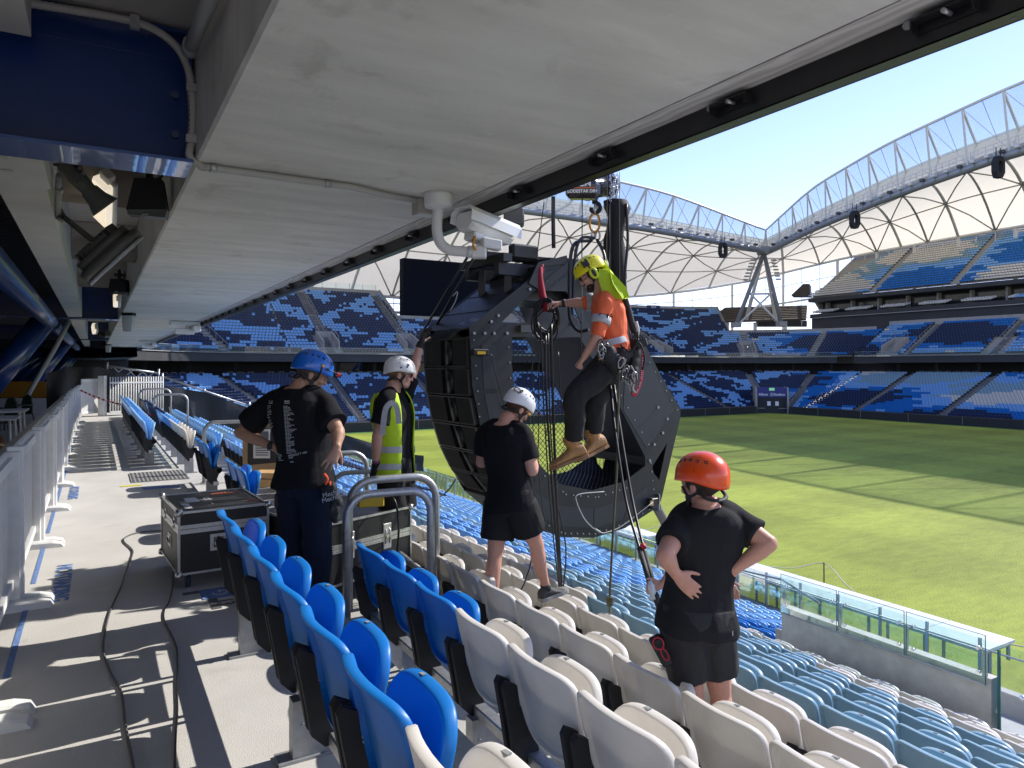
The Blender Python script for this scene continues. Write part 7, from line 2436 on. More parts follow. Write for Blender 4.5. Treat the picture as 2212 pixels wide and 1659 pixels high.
# ---------------------------------------------------------------- man in the red helmet
def person(label, base):
    return thing("person", label, "person", base)
f0 = 3.55
TR = person("man in red helmet and black tee, back turned, hands on hips among the white seats", P(1522, 1700, f0))
J = dict(neck=P(1524, 1092, f0), shL=P(1474, 1124, f0 + .02), shR=P(1582, 1120, f0 + .05), hipL=P(1470, 1352, f0), hipR=P(1536, 1352, f0 + .05),
         elL=P(1436, 1200, f0 - .20), wrL=P(1460, 1240, f0 - .15), elR=P(1660, 1174, f0 - .06), wrR=P(1584, 1232, f0 - .04),
         knL=P(1497, 1505, f0 + .06), anL=P(1500, 1670, f0 + .0), knR=P(1556, 1500, f0 + .1), anR=P(1560, 1668, f0 + .05))
G = rig(J, (-.3, 1, 0))
HF = frame((-.62, .78, -.10), (0, 0, 1))
hc = P(1514, 1046, f0 + .02)
body_mesh(TR, G, hc, HF, M_skin3, [((J['wrL'], (P(1500, 1278, f0 - .16) - J['wrL']), (.2, 1, .1), 1), dict(curl=.12, spread=.07)), ((J['wrR'], P(1560, 1262, f0 + .0) - J['wrR'], (-.2, .9, 0), -1), dict(curl=.2))], 1.0, 1.0, 1.04)
shirt(TR, G, M_tee2, .020, 1.0, .66, (.078, .083, .084), lo=.0, disp=folds(.013, 6.5, V(.15, 0, 1), 3.5), thick=1.04)
trousers(TR, G, mat("shorts_dark", (0.018, 0.018, 0.020), .85, bump=.3, bscale=35), (.70, .64), (.118, .116, .112, .112), "shorts", thick=1.04)
M_hred = mat("helmet_red_orange", (0.82, 0.085, 0.014), .28, coat=.3)
helmet(TR, hc, HF, M_hred, 1.08, 0)
cap_hair(TR, hc, HF, M_hair, 1.0)
g = MB(); p0, p1 = P(1418, 1385, f0 - .02), P(1440, 1425, f0 - .02); d_ = (p1 - p0).normalized(); s_ = d_.cross(V(0, 1, 0)).normalized()
g.box((p0 + p1) / 2 + V(.0, 0, 0), (.075, .032, .03), (d_, s_, V(0, 1, 0)), bevel=.008); pc = g.build("belt_pouch", M_rub, TR)
g = MB(); c_ = P(1422, 1390, f0 - .075); g.tube([c_ + d_ * (.03 * math.cos(a)) + s_ * (.026 * math.sin(a)) for a in [k * math.pi / 8 for k in range(17)]], .004, 6)
c_ = P(1436, 1414, f0 - .075); g.tube([c_ + d_ * (.032 * math.cos(a)) + s_ * (.014 * math.sin(a)) for a in [k * math.pi / 8 for k in range(17)]], .0035, 6); g.build("red_trim", mat("trim_crimson", (0.45, 0.01, 0.04), .5), pc)
g = MB(); c_ = P(1578, 1368, f0 - .09); g.box(c_, (.012, .004, .010)); g.build("small_logo_tag", M_refl, TR)

# helper hidden behind him: only the hands show past his sides
TH_ = person("helper mostly hidden behind the red helmet man, hand gripping the guide ropes", P(1500, 1600, 4.75))
f1 = 4.75
J = dict(neck=P(1500, 1130, f1), shL=P(1466, 1150, f1), shR=P(1536, 1150, f1), hipL=P(1476, 1310, f1), hipR=P(1528, 1310, f1), elL=P(1462, 1225, f1 - .08), wrL=P(1428, 1264, f1 - .05),
         elR=P(1548, 1220, f1), wrR=P(1560, 1258, f1), knL=P(1482, 1430, f1), anL=P(1482, 1540, f1), knR=P(1524, 1430, f1), anR=P(1524, 1540, f1))
G = rig(J, (0, -1, 0))
HF = frame((-.3, .3, -.9), (0, .9, .4))
hc = P(1505, 1105, f1 + .05)
body_mesh(TH_, G, hc, HF, M_skin2, [((J['wrL'], P(1408, 1268, f1 - .05) - J['wrL'], (-.2, -.9, 0), 1), dict(curl=.9)), ((J['wrR'], P(1578, 1272, f1) - J['wrR'], (0, -.9, -.3), -1), dict(curl=.35))], .9, .85)
shirt(TH_, G, M_tee, .015, .85, .6, (.062, .064, .062))
trousers(TH_, G, M_shorts, (1.7, 1.7), (.10, .09, .075, .07), k=.85)
g = MB(); g.lathe([(.001, 0), (.024, 0), (.024, .09), (.014, .10), (.014, .12), (.001, .12)], P(1412, 1293, f1 - .1), V(-.2, 0, 1), 12); tag(g.build("water_bottle", mat("bottle_clear", (0.55, 0.6, 0.64), .1)), "small clear bottle held at the end of the black guide ropes", "bottle")
g = MB(); g.tube([P(1414, 1282, f1 - .1), P(1424, 1310, f1 - .1)], .024, 10); tag(g.build("pole_grip", M_rub), "black rubber grip at the lower end of the guide ropes", "grip")

# ---------------------------------------------------------------- man in the CS helmet
f0 = 5.3
TC_ = person("man in white CS helmet, black tee and shorts, standing on the white seats", P(1103, 1330, f0))
J = dict(neck=P(1089, 915, f0), shL=P(1050, 934, f0 + .12), shR=P(1128, 938, f0 - .06), hipL=P(1080, 1094, f0 + .05), hipR=P(1124, 1092, f0 - .05),
         elL=P(1040, 998, f0 + .18), wrL=P(1085, 990, f0 + .42), elR=P(1150, 1016, f0 - .10), wrR=P(1152, 984, f0 + .08),
         knL=P(1069, 1200, f0 + .02), anL=P(1066, 1318, f0 - .02), knR=P(1160, 1180, f0 + .02), anR=P(1180, 1270, f0 + .12))
G = rig(J, (.7, .7, 0))
HF = frame((.66, .45, -.55), (.45, .1, .85))
hc = P(1119, 881, f0 + .03)
body_mesh(TC_, G, hc, HF, M_skin3, [((J['wrR'], P(1157, 962, f0 + .12) - J['wrR'], (-.6, .3, .2), 1), dict(curl=.9)), ((J['wrL'], (.6, .5, .2), (.3, -.3, .8), -1), dict(curl=.5))], 1.0, 1.0, .98)
shirt(TC_, G, M_tee, .022, 1.0, .72, (.080, .084, .086), lo=-.02, disp=folds(.013, 6.5, V(.5, 0, .8), 3))
trousers(TC_, G, M_shorts, (.66, .62), (.122, .126, .128, .132), "shorts")
ho, pt, at = helmet(TC_, hc, HF, mat("helmet_white", (0.76, 0.76, 0.75), .3, coat=.3), .98, 0)
cap_hair(TC_, hc, HF, mat("auburn_hair", (0.10, 0.045, 0.022), .8, bump=.9, bscale=160), .99)
th0 = R(150); pc = pt(th0, R(62), 1.012); pxx = (pt(th0 - .15, R(62), 1.012) - pt(th0 + .15, R(62), 1.012)).normalized(); pyy = (pt(th0, R(50), 1.012) - pt(th0, R(72), 1.012)).normalized()
text_mesh("CS", .065, pc, pxx, pyy, "helmet_lettering", M_black, ho, bold=True)
g = MB(); g.box(at(.098, .055, .0), (.006, .012, .008), HF, bevel=.003); g.build("orange_buckle", mat("buckle_orange", (0.75, 0.35, 0.02), .5), TC_)
def shoe(T, ank, toe_dir, up, m, L=.27, w=.048, h=.085, sole=None, name="shoe", shaft=0, shaft_r=.055, mshaft=None):
    fd = Vector(toe_dir).normalized(); r, fd, u = frame(fd, up)
    o = Vector(ank) - u * h
    mb = MB(); rings = []
    for y, ww, z0, z1 in ((-.075, .022, .02, .07), (-.066, .036, .012, h + .01), (-.03, .041, .01, h + .035), (.02, .042, .01, h + .03), (.07, .044, .01, h - .01), (.12, .050, .01, h - .032), (.165, .048, .01, h - .045), (.195, .034, .012, h - .06), (.205, .018, .016, h - .068)):
        y *= L / .28; ww *= w / .048
        ring = []
        for j in range(14):
            a = 2 * math.pi * j / 14
            ring.append(o + fd * y + r * (ww * math.cos(a)) + u * ((z0 + z1) / 2 + (z1 - z0) / 2 * math.sin(a)))
        rings.append(ring)
    mb.loft(rings)
    if shaft: mb.tube([o + u * .04, o + u * (h + shaft)], [.05, shaft_r], 14)
    ob = mb.build(name, m, T); bake(ob, .006, 3)
    g = MB(); pts = []
    for y, ww in ((-.078, .020), (-.07, .036), (-.03, .043), (.02, .041), (.06, .043), (.12, .052), (.17, .050), (.20, .034), (.21, .015)):
        pts.append((y * L / .28, ww * w / .048))
    poly = [o + fd * y + r * ww for y, ww in pts] + [o + fd * y - r * ww for y, ww in pts[::-1]]
    g.prism(poly, u * .026); fix_normals(g.build("sole", sole or M_rub, ob))
    return ob, o, (r, fd, u)
shoe(TC_, J['anR'] + V(0, 0, -.01), (.75, .55, .12), (0, 0, 1), mat("shoe_charcoal", (0.05, 0.05, 0.05), .7, bump=.5, bscale=80), .27, .048, .075, mat("shoe_sole_grey", (0.30, 0.30, 0.29), .6))
shoe(TC_, J['anL'] + V(0, 0, -.01), (.4, .8, 0), (0, 0, 1), MATS["shoe_charcoal"], .27, .048, .075, MATS["shoe_sole_grey"])
sock_band(TC_, J['anR'] - V(0, 0, .02), J['anR'].lerp(J['knR'], .10), .040, M_black, "sock")

# ---------------------------------------------------------------- man in the blue helmet
f0 = 4.85
TB = person("man in blue helmet and black printed tee, hands on hips by the cases", P(655, 1320, f0))
J = dict(neck=P(642, 838, f0), shL=P(586, 872, f0 + .10), shR=P(696, 870, f0 - .04), hipL=P(634, 1050, f0 + .05), hipR=P(684, 1050, f0 - .03),
         elL=P(520, 934, f0 + .12), wrL=P(592, 966, f0 + .02), elR=P(730, 932, f0 - .16), wrR=P(727, 968, f0 - .26),
         knL=P(634, 1172, f0 + .12), anL=P(640, 1300, f0 + .08), knR=P(686, 1172, f0 + .02), anR=P(684, 1302, f0 - .06))
G = rig(J, (.4, .9, 0))
HF = frame((.86, .36, -.40), (.35, .05, .92))
hc = P(674, 806, f0 + .02)
body_mesh(TB, G, hc, HF, M_skin1, [((J['wrR'], P(713, 1002, f0 - .30) - J['wrR'], (-.1, 1, .1), 1), dict(curl=.12, spread=.3)), ((J['wrL'], P(612, 975, f0 + .0) - J['wrL'], (.1, 1, 0), 1), dict(curl=.4))], 1.04, 1.04, 1.04)
shirt(TB, G, M_tee, .030, 1.04, .74, (.090, .098, .104), lo=.04, disp=folds(.014, 6, V(.2, 0, 1), 3), thick=1.04)
trousers(TB, G, M_navyt, (1.95, 1.95), (.115, .110, .098, .095, .085, .078), "trousers", k=1.02)
ho, pt, at = helmet(TB, hc, HF, mat("helmet_blue", (0.012, 0.13, 0.55), .3, coat=.3), 1.06, 0)
cap_hair(TB, hc, HF, M_hairg, 1.04)
def glasses(T, c, fr, sc_, lensm, framem, name="glasses"):
    r, f, u = fr; g = MB(); l = MB()
    def at(x, y, z): return c + (r * x + f * y + u * z) * sc_
    for sd in (-1, 1):
        cc = at(sd * .033, .103, .004)
        pts = [cc + (r * (.026 * math.cos(a)) + u * (.018 * math.sin(a)) - f * (.012 * (math.cos(a) * sd + 1) * .5)) * sc_ for a in [2 * math.pi * k / 16 for k in range(17)]]
        g.tube(pts, .0022, 5, caps=False); l.add(pts[:-1], [tuple(range(16))])
        g.tube([at(sd * .058, .095, .008), at(sd * .078, .05, .01), at(sd * .083, -.01, .0)], .0025, 5)
    g.tube([at(-.008, .108, .008), at(.008, .108, .008)], .0025, 5)
    o = g.build(name, framem, T); l.build("lens", lensm, o); return o
glasses(TB, hc, HF, 1.04, glass_mat("clear_lens", (.8, .8, .78), .3, .9), mat("frame_rose", (0.30, 0.12, 0.12), .3))
g = MB(); r_, f_, u_ = HF
g.box(at(0, .160, .055), (.030, .018, .016), HF, bevel=.006); g.tube(spline([at(-.10, .06, .065), at(-.06, .135, .06), at(0, .155, .058), at(.06, .135, .06), at(.10, .06, .065)], 5), .008, 6, flat=.5); hl = g.build("head_torch", mat("torch_black_red", (0.03, 0.008, 0.008), .4), TB)
g = MB(); g.box(at(.035, .152, .056), (.012, .012, .013), HF, bevel=.004); g.build("red_panel", mat("torch_red", (0.65, 0.02, 0.03), .4), hl)
g = MB(); ell(g, at(0, .055, -.098), (.042, .035, .028), HF); ell(g, at(0, .085, -.088), (.025, .018, .02), HF); g.build("goatee", M_beardg, TB)
g = MB(); g.tube([at(.1, .03, .075), at(.098, .035, .02), at(.095, .03, -.03)], .006, 6); g.box(at(.102, .032, .075), (.008, .010, .010), HF, bevel=.003, m=1); g.build("lamp_clip", [M_strap, mat("brass_clip", (0.6, 0.42, 0.12), .4)], TB)
g = MB(); g.lathe([(.031, -.012), (.034, -.01), (.034, .01), (.031, .012)], J['wrL'].lerp(J['elL'], .08), J['elL'] - J['wrL'], 16); g.box(J['wrL'].lerp(J['elL'], .08) + V(-.0, -.036, 0), (.018, .006, .018), bevel=.003); g.build("wrist_watch", M_rub, TB)
# shirt print: columns of names and a word on the back
M_print = mat("print_white", (0.55, 0.55, 0.54), .7)
shirt_o = [o for o in TB.children if o.name.startswith("shirt")][0]
def on_shirt(px, py, off=.004):
    dg = bpy.context.evaluated_depsgraph_get()
    a, b = ray(px, py); o = Vector((0, 0, CH)); d = Vector((a, 1, b)).normalized()
    mi = shirt_o.matrix_world.inverted()
    bo = BASE[shirt_o.name]
    hit, loc, nor, _ = shirt_o.ray_cast(o - bo, d)
    return (loc + bo + nor * off, nor) if hit else (None, None)
def decal_line(g, pts, w):
    vs = []
    for x, y in pts:
        p, n = on_shirt(x, y)
        q, _ = on_shirt(x, y + w)
        if p is None or q is None: return
        vs.append((p, q))
    for (a, b), (c, d) in zip(vs[:-1], vs[1:]): g.add([a, b, d, c], [(0, 1, 2, 3)])
g = MB(); rg = random.Random(21)
y = 877
while y < 980:
    wd = rg.uniform(6, 19) + (10 if 925 < y < 932 else 0)
    x0 = 613 + (y - 877) * .07
    xx = x0
    while xx < x0 + wd:
        st_ = rg.uniform(3, 6); decal_line(g, [(xx, y), (xx + st_ * .8, y - .1)], 1.1); xx += st_
    y += 2.9
y = 876
while y < 995:
    x0 = 578 + (y - 876) * (.02 if y < 910 else .27) - (0 if y < 910 else 7); wd = rg.uniform(4, 10)
    decal_line(g, [(x0, y), (x0 + wd * .5, y), (x0 + wd, y)], 1.0); y += 3.1
for x0, wd in ((582, 8), (615, 11)):
    for yy in (866, 870): decal_line(g, [(x0, yy), (x0 + wd, yy)], 1.7)
g.build("name_list_print", M_print, shirt_o)
g = MB()
fontpath = {'P': [[(0, 0), (0, 1)], [(0, 1), (.6, 1)], [(.6, 1), (.6, .5)], [(.6, .5), (0, .5)]], 'R': [[(0, 0), (0, 1)], [(0, 1), (.6, 1)], [(.6, 1), (.6, .5)], [(.6, .5), (0, .5)], [(.2, .5), (.6, 0)]],
            'O': [[(0, 0), (0, 1)], [(0, 1), (.6, 1)], [(.6, 1), (.6, 0)], [(.6, 0), (0, 0)]], 'D': [[(0, 0), (0, 1)], [(0, 1), (.45, 1)], [(.45, 1), (.6, .75)], [(.6, .75), (.6, .25)], [(.6, .25), (.45, 0)], [(.45, 0), (0, 0)]],
            'U': [[(0, 1), (0, 0)], [(0, 0), (.6, 0)], [(.6, 0), (.6, 1)]], 'C': [[(.6, 1), (0, 1)], [(0, 1), (0, 0)], [(0, 0), (.6, 0)]], 'T': [[(0, 1), (.6, 1)], [(.3, 1), (.3, 0)]], 'I': [[(.3, 0), (.3, 1)]],
            'N': [[(0, 0), (0, 1)], [(0, 1), (.6, 0)], [(.6, 0), (.6, 1)]], '2': [[(0, 1), (.6, 1)], [(.6, 1), (.6, .5)], [(.6, .5), (0, .5)], [(0, .5), (0, 0)], [(0, 0), (.6, 0)]], '0': [[(0, 0), (0, 1)], [(0, 1), (.6, 1)], [(.6, 1), (.6, 0)], [(.6, 0), (0, 0)]],
            'M': [[(0, 0), (0, 1)], [(0, 1), (.3, .4)], [(.3, .4), (.6, 1)], [(.6, 1), (.6, 0)]], 'A': [[(0, 0), (.3, 1)], [(.3, 1), (.6, 0)], [(.12, .4), (.48, .4)]]}
def word(txt, x, y, h, dx, slope, g, surf):
    for ch in txt:
        for (a, b) in fontpath.get(ch, []):
            P0 = (x + a[0] * h, y - a[1] * h + slope * a[0] * h); P1 = (x + b[0] * h, y - b[1] * h + slope * b[0] * h)
            A_, n_ = surf(*P0); B_, _ = surf(*P1)
            if A_ is None or B_ is None: continue
            if (A_ - B_).length > .05: continue
            g.bar(A_, B_, .0022, .0006, up=n_)
        x += dx; y += slope * dx
word("PRODUCTION", 624, 987, 3.9, 4.05, -.22, g, on_shirt); word("202", 625, 990.5, 3.0, 3.2, -.15, g, on_shirt)
for x_ in (628, 631, 633): decal_line(g, [(x_, 997), (x_ + 1.6, 996.6)], 2.2)
g.build("word_print", M_print, shirt_o)
# tool pouch with gloves and orange clips on the right hip
pch = MB(); c_ = P(721, 1075, f0 - .16)
for k_ in range(5): ell(pch, c_ + V(rg.uniform(-.03, .03), rg.uniform(-.02, .02), .06 - k_ * .045), (.052 - .004 * k_, .04, .05), (V(1, 0, 0), V(0, 1, 0), V(0, 0, 1)))
po = pch.build("hip_pouch", mat("pouch_black", (0.012, 0.012, 0.013), .8, bump=.8, bscale=60, bdist=.01), TB); bake(po, .008, 2, .5, folds(.012, 14))
text_mesh("Mechanix", .042, P(723, 1064, f0 - .235), V(.9, .2, .25), V(-.2, 0, 1), "glove_lettering", mat("glove_print", (0.30, 0.31, 0.34), .7), po)
text_mesh("Mechanix", .042, P(722, 1075, f0 - .235), V(.9, .2, .25), V(-.2, 0, 1), "glove_lettering", MATS["glove_print"], po)
g = MB()
for a_, b_ in (((700, 1023), (708, 1033)), ((708, 1033), (704, 1048)), ((712, 1040), (716, 1056)), ((705, 1050), (712, 1062))): g.bar(P(*a_, f0 - .2), P(*b_, f0 - .2), .018, .014, bevel=.004)
g.build("orange_clip", mat("clip_orange", (0.85, 0.10, 0.02), .4), TB)
g = MB(); g.box(P(601, 1080, f0 + .02), (.02, .03, .05), bevel=.01); g.build("phone_pouch", M_rub, TB)
for a_, s_ in ((J['anL'], 1), (J['anR'], 1)): shoe(TB, a_ + V(0, 0, -.0), (.5, .85, 0), (0, 0, 1), M_rub, .29, .05, .09)

# ---------------------------------------------------------------- man in the hi-vis vest
f0 = 6.0
TV = person("man in white helmet and yellow hi-vis vest, one arm up against the speaker ring", P(858, 1200, f0))
J = dict(neck=P(846, 841, f0), shL=P(872, 858, f0 + .17), shR=P(834, 866, f0 - .17), hipL=P(866, 1026, f0 + .08), hipR=P(842, 1026, f0 - .08),
         elL=P(893, 800, f0 + .28), wrL=P(909, 741, f0 + .34), elR=P(815, 943, f0 - .22), wrR=P(812, 1010, f0 - .16),
         knL=P(872, 1120, f0 + .12), anL=P(866, 1215, f0 + .12), knR=P(850, 1122, f0 - .08), anR=P(846, 1218, f0 - .05))
G = rig(J, (1, .2, 0))
HF = frame((.95, .22, -.16), (.1, 0, 1))
hc = P(864, 808, f0)
body_mesh(TV, G, hc, HF, M_skin2, [((J['wrR'], P(801, 1040, f0 - .14) - J['wrR'], (.5, .3, 0), -1), dict(curl=.6)), ((J['wrL'], P(919, 716, f0 + .36) - J['wrL'], (.7, 0, .3), 1), dict(curl=.3))], 1.02, 1.0, .97)
shirt(TV, G, M_tee, .016, 1.0, .66, (.080, .084, .086), lo=.0, disp=folds(.010, 8))
trousers(TV, G, M_shorts, (.74, .74), (.118, .118, .118, .12), "shorts")
ho, pt, at = helmet(TV, hc, HF, MATS["helmet_white"], 1.0, 1)
cap_hair(TV, hc, HF, mat("fair_hair", (0.22, 0.12, 0.06), .8, bump=.9, bscale=160), 1.0)
glasses(TV, hc, HF, 1.02, M_lens, M_black, "sunglasses")
# vest: open fronted sheet round the torso
def vest(T, G, g, k, gap, m, lo=.0, hi=.93, name="hi_vis_vest"):
    prof = [(u, w * k + g + (.018 if u > .7 else 0), d * k + g + (.012 if u > .7 else 0), fo, sq) for u, w, d, fo, sq in BODYP if lo <= u <= hi]
    prof = [(-.07, prof[0][1] + .012, prof[0][2] + .012, prof[0][3], .9)] + prof
    mb = MB(); rr = torso_rings(G.pel, G.neck, G.hp, G.sh, G.fwd, prof, 0, 48)
    vs = []; n0 = 48; a0 = 12 + gap; cnt = n0 - 2 * gap
    for ring in rr: vs += [ring[(a0 + i) % n0] for i in range(cnt)]
    fs = []
    for i in range(len(rr) - 1):
        for j in range(cnt - 1):
            u = prof[i][0]
            jj = abs(j - cnt / 2) / (cnt / 2)
            if u > .6 and .42 < jj < .62 and u < .9: continue     # armholes
            fs.append((i * cnt + j, i * cnt + j + 1, (i + 1) * cnt + j + 1, (i + 1) * cnt + j))
    mb.add(vs, fs, smooth=True)
    o = mb.build(name, m, T)
    ss = o.modifiers.new("u", 'SUBSURF'); ss.levels = ss.render_levels = 2
    sm = o.modifiers.new("t", 'SOLIDIFY'); sm.thickness = .006; sm.offset = 1
    dg = bpy.context.evaluated_depsgraph_get(); me = bpy.data.meshes.new_from_object(o.evaluated_get(dg)); o.modifiers.clear(); o.data = me
    fd_ = folds(.010, 8, G.up)
    for v in me.vertices: v.co += v.normal * fd_(v.co) * .6
    return o
vo = vest(TV, G, .034, 1.0, 3, M_lime, hi=.96)
def bandp(T, G, g, k, u0, u1, gap, name, th=.004, m=None):
    tab = BODYP
    def at_u(u):
        for a, b in zip(tab[:-1], tab[1:]):
            if a[0] <= u <= b[0]:
                q = (u - a[0]) / (b[0] - a[0]); return [a[i] + (b[i] - a[i]) * q for i in range(5)]
        return list(tab[0])
    pr = []
    for u in (u0, (u0 + u1) / 2, u1):
        _, w, d, fo, sq = at_u(u); pr.append((u, w * k + g, d * k + g, fo, sq))
    mb = MB(); rr = torso_rings(G.pel, G.neck, G.hp, G.sh, G.fwd, pr, 0, 48)
    cnt = 48 - 2 * gap if gap else 49; a0 = 12 + gap
    vs = []
    for ring in rr: vs += [ring[(a0 + i) % 48] for i in range(cnt)]
    mb.add(vs, [(i * cnt + j, i * cnt + j + 1, (i + 1) * cnt + j + 1, (i + 1) * cnt + j) for i in range(2) for j in range(cnt - 1)], smooth=True)
    return mb.build(name, m or M_refl, T)
bandp(vo, G, .049, 1.0, .06, .13, 3, "reflective_band"); bandp(vo, G, .047, 1.0, .26, .335, 3, "reflective_band")
g = MB()
for dx in (0,):
    pts = [P(826, 940, f0 - .28), P(830, 900, f0 - .28), P(836, 878, f0 - .27), P(850, 870, f0 - .25), P(858, 885, f0 - .23), P(862, 915, f0 - .22)]
sp = spline(pts, 6)
for a_, b_ in zip(sp[:-1], sp[1:]): g.bar(a_, b_, .045, .004, up=V(0, 1, 0))
g.build("shoulder_reflective_band", M_refl, vo)
g = MB(); glv = [((J['wrR'].lerp(J['elR'], .06), P(801, 1040, f0 - .14) - J['wrR'], (.5, .3, 0), -1), dict(curl=.6, sc_=1.16)), ((J['wrL'].lerp(J['elL'], .06), P(919, 716, f0 + .36) - J['wrL'], (.7, 0, .3), 1), dict(curl=.3, sc_=1.16))]
for h in glv:
    g = MB(); hand(g, *h[0], **h[1]); g.tube([h[0][0] - Vector(h[0][1]).normalized() * .035, h[0][0] + Vector(h[0][1]).normalized() * .02], [.036, .034], 12)
    go = g.build("work_glove", mat("glove_black", (0.014, 0.014, 0.015), .8, bump=.6, bscale=90), TV); bake(go, .006, 2)
g = MB(); w_ = J['wrR'].lerp(J['elR'], .2); g.lathe([(.034, -.012), (.036, 0), (.034, .012)], w_, J['elR'] - J['wrR'], 14); g.build("purple_wristband", mat("band_purple", (0.20, 0.05, 0.16), .5), TV)
for a_ in (J['anL'], J['anR']): shoe(TV, a_, (.95, .2, 0), (0, 0, 1), M_rub, .28, .048, .09)

# ---------------------------------------------------------------- the rigger
f0 = 6.05
TG = person("rigger in yellow helmet and orange hi-vis shirt hanging in a harness", P(1290, 1005, f0))
J = dict(neck=P(1300, 638, f0), shL=P(1307, 656, f0 - .17), shR=P(1294, 652, f0 + .15), hipL=P(1328, 778, f0 - .10), hipR=P(1334, 776, f0 + .10),
         elL=P(1290, 728, f0 - .24), wrL=P(1260, 774, f0 - .18), elR=P(1258, 654, f0 + .16), wrR=P(1213, 655, f0 + .22),
         knL=P(1245, 856, f0 - .18), anL=P(1239, 958, f0 - .06), knR=P(1284, 868, f0 + .05), anR=P(1284, 940, f0 + .12))
G = rig(J, (-1, 0, -.2))
HF = frame((-.86, .05, -.52), (-.45, 0, .86))
hc = P(1276, 592, f0)
body_mesh(TG, G, hc, HF, M_skin2, [((J['wrL'], P(1247, 790, f0 - .17) - J['wrL'], (-.3, .2, -.8), -1), dict(curl=1.35)), ((J['wrR'], P(1190, 655, f0 + .22) - J['wrR'], (0, .2, -1), 1), dict(curl=.55, spread=.2))], 1.03, 1.0, 1.0, bend=.03)
mb = MB()
sh = shirt(TG, G, M_orange, .026, 1.0, .98, (.076, .070, .062), lo=.12, disp=folds(.014, 8, G.up, 2), bend=.03, hemw=.01)
trousers(TG, G, mat("work_trousers_black", (0.011, 0.011, 0.013), .8, bump=.4, bscale=30), (1.90, 1.88), (.125, .125, .108, .098, .086, .080), "work_trousers", disp=folds(.013, 9, UP, 2))
g = MB()
for s_, e_ in ((G.shL, G.elL), (G.shR, G.elR)):
    o_ = s_.lerp(e_, .52); d_ = (e_ - s_).normalized(); g.lathe([(.081, -.032), (.083, 0), (.079, .032)], o_, d_, 20)
g.build("sleeve_reflective_band", M_refl, sh)
bandp(sh, G, .041, 1.0, .24, .34, 0, "waist_reflective_band")
text_mesh("DMA", .055, P(1309, 683, f0 - .275), V(1, 0, .02), V(0, 0, 1), "sleeve_lettering", M_black, sh, bold=True)
ho, pt, at = helmet(TG, hc, HF, mat("helmet_yellow", (0.80, 0.72, 0.012), .3, coat=.3), 1.04, 0)
cap_hair(TG, hc, HF, M_hair, 1.03)
g = MB(); ell(g, at(0, .045, -.085), (.056, .05, .04), HF); ell(g, at(0, .068, -.105), (.035, .03, .03), HF); ell(g, at(0, .088, -.052), (.026, .012, .008), HF); g.build("beard", M_hair, TG)
glasses(TG, hc, HF, 1.03, glass_mat("clear_lens", (.8, .8, .78), .3, .9), M_black, "safety_glasses")
for sd in (-1, 1):
    g = MB(); r_, f_, u_ = HF
    g.loft([[at(sd * x, -.012 + .036 * k * math.cos(a), -.012 + .05 * k * math.sin(a)) for a in [2 * math.pi * i / 20 for i in range(20)]] for x, k in ((.088, .85), (.095, 1.0), (.122, 1.0), (.132, .8))])
    em = g.build("ear_defender", mat("defender_lime", (0.62, 0.72, 0.02), .45), TG)
    g = MB(); g.loft([[at(sd * x, -.012 + .015 * math.cos(a), -.012 + .036 * math.sin(a)) for a in [2 * math.pi * i / 14 for i in range(14)]] for x in (.131, .136)]); g.build("defender_pad", M_rub, em)
    g = MB(); g.tube([at(sd * .105, -.01, .03), at(sd * .115, 0, .08)], .006, 6); g.box(at(sd * .112, .005, .085), (.006, .03, .025), HF, bevel=.01); g.build("defender_arm", M_rub, em)
# neck flap
g = MB(); tl, tr_ = [], []
rows = []
for i in range(9):
    v = i / 8
    c0 = P(lerp(1296, 1330, v), lerp(574, 640, v), f0)
    row = []
    for j in range(11):
        u = j / 10 - .5
        wd = .17 + .12 * v
        p = c0 + V(.02 + .05 * (1 - 4 * u * u) * (.6 + v) , u * wd * 1.3, (.03 - .05 * v) * 4 * u * u - .02 * v)
        p += V(.012 * math.sin(j * 1.7 + i), 0, .010 * math.sin(j * 2.3 + i * .7))
        row.append(p)
    rows.append(row)
vs = [p for r_ in rows for p in r_]
g.add(vs, [(i * 11 + j, i * 11 + j + 1, (i + 1) * 11 + j + 1, (i + 1) * 11 + j) for i in range(8) for j in range(10)], smooth=True)
nf = g.build("neck_flap", mat("flap_lime", (0.50, 0.66, 0.03), .8, bump=.6, bscale=50, trans=.25), TG)
fl2 = MB()
A_ = [(1294, 580), (1308, 582), (1330, 596), (1352, 620), (1360, 642), (1340, 646), (1316, 645), (1300, 628), (1292, 600)]
fl2.prism([P(x, y, f0 - .125 - .0 * i) for i, (x, y) in enumerate(A_)], V(0, .01, 0)); fo_ = fix_normals(fl2.build("neck_flap_side", MATS["flap_lime"], TG))
# watch, harness, gear
g = MB(); w_ = J['wrR'].lerp(J['elR'], .12); g.lathe([(.033, -.014), (.036, -.01), (.036, .01), (.033, .014)], w_, J['elR'] - J['wrR'], 14); g.build("wrist_watch", M_rub, TG)
bandp(TG, G, .036, 1.0, -.01, .10, 0, "harness_waist_belt", m=M_strap)
for h_, kn in ((G.hipL, G.knL), (G.hipR, G.knR)):
    g = MB(); o_ = h_.lerp(kn, .22); g.lathe([(.122, -.03), (.128, 0), (.122, .03)], o_, (kn - h_), 22); g.build("leg_loop", M_strap, TG)
hpch = MB(); c_ = P(1318, 775, f0 - .25)
for k_ in range(3): ell(hpch, c_ + V(.03 * k_ - .02, 0, .05 - .05 * k_), (.075, .05, .065), (V(1, 0, 0), V(0, 1, 0), V(0, 0, 1)))
po = hpch.build("tool_bag", M_strap, TG); bake(po, .009, 2, .5, folds(.014, 12))
hpch = MB(); c_ = P(1372, 770, f0 - .05)
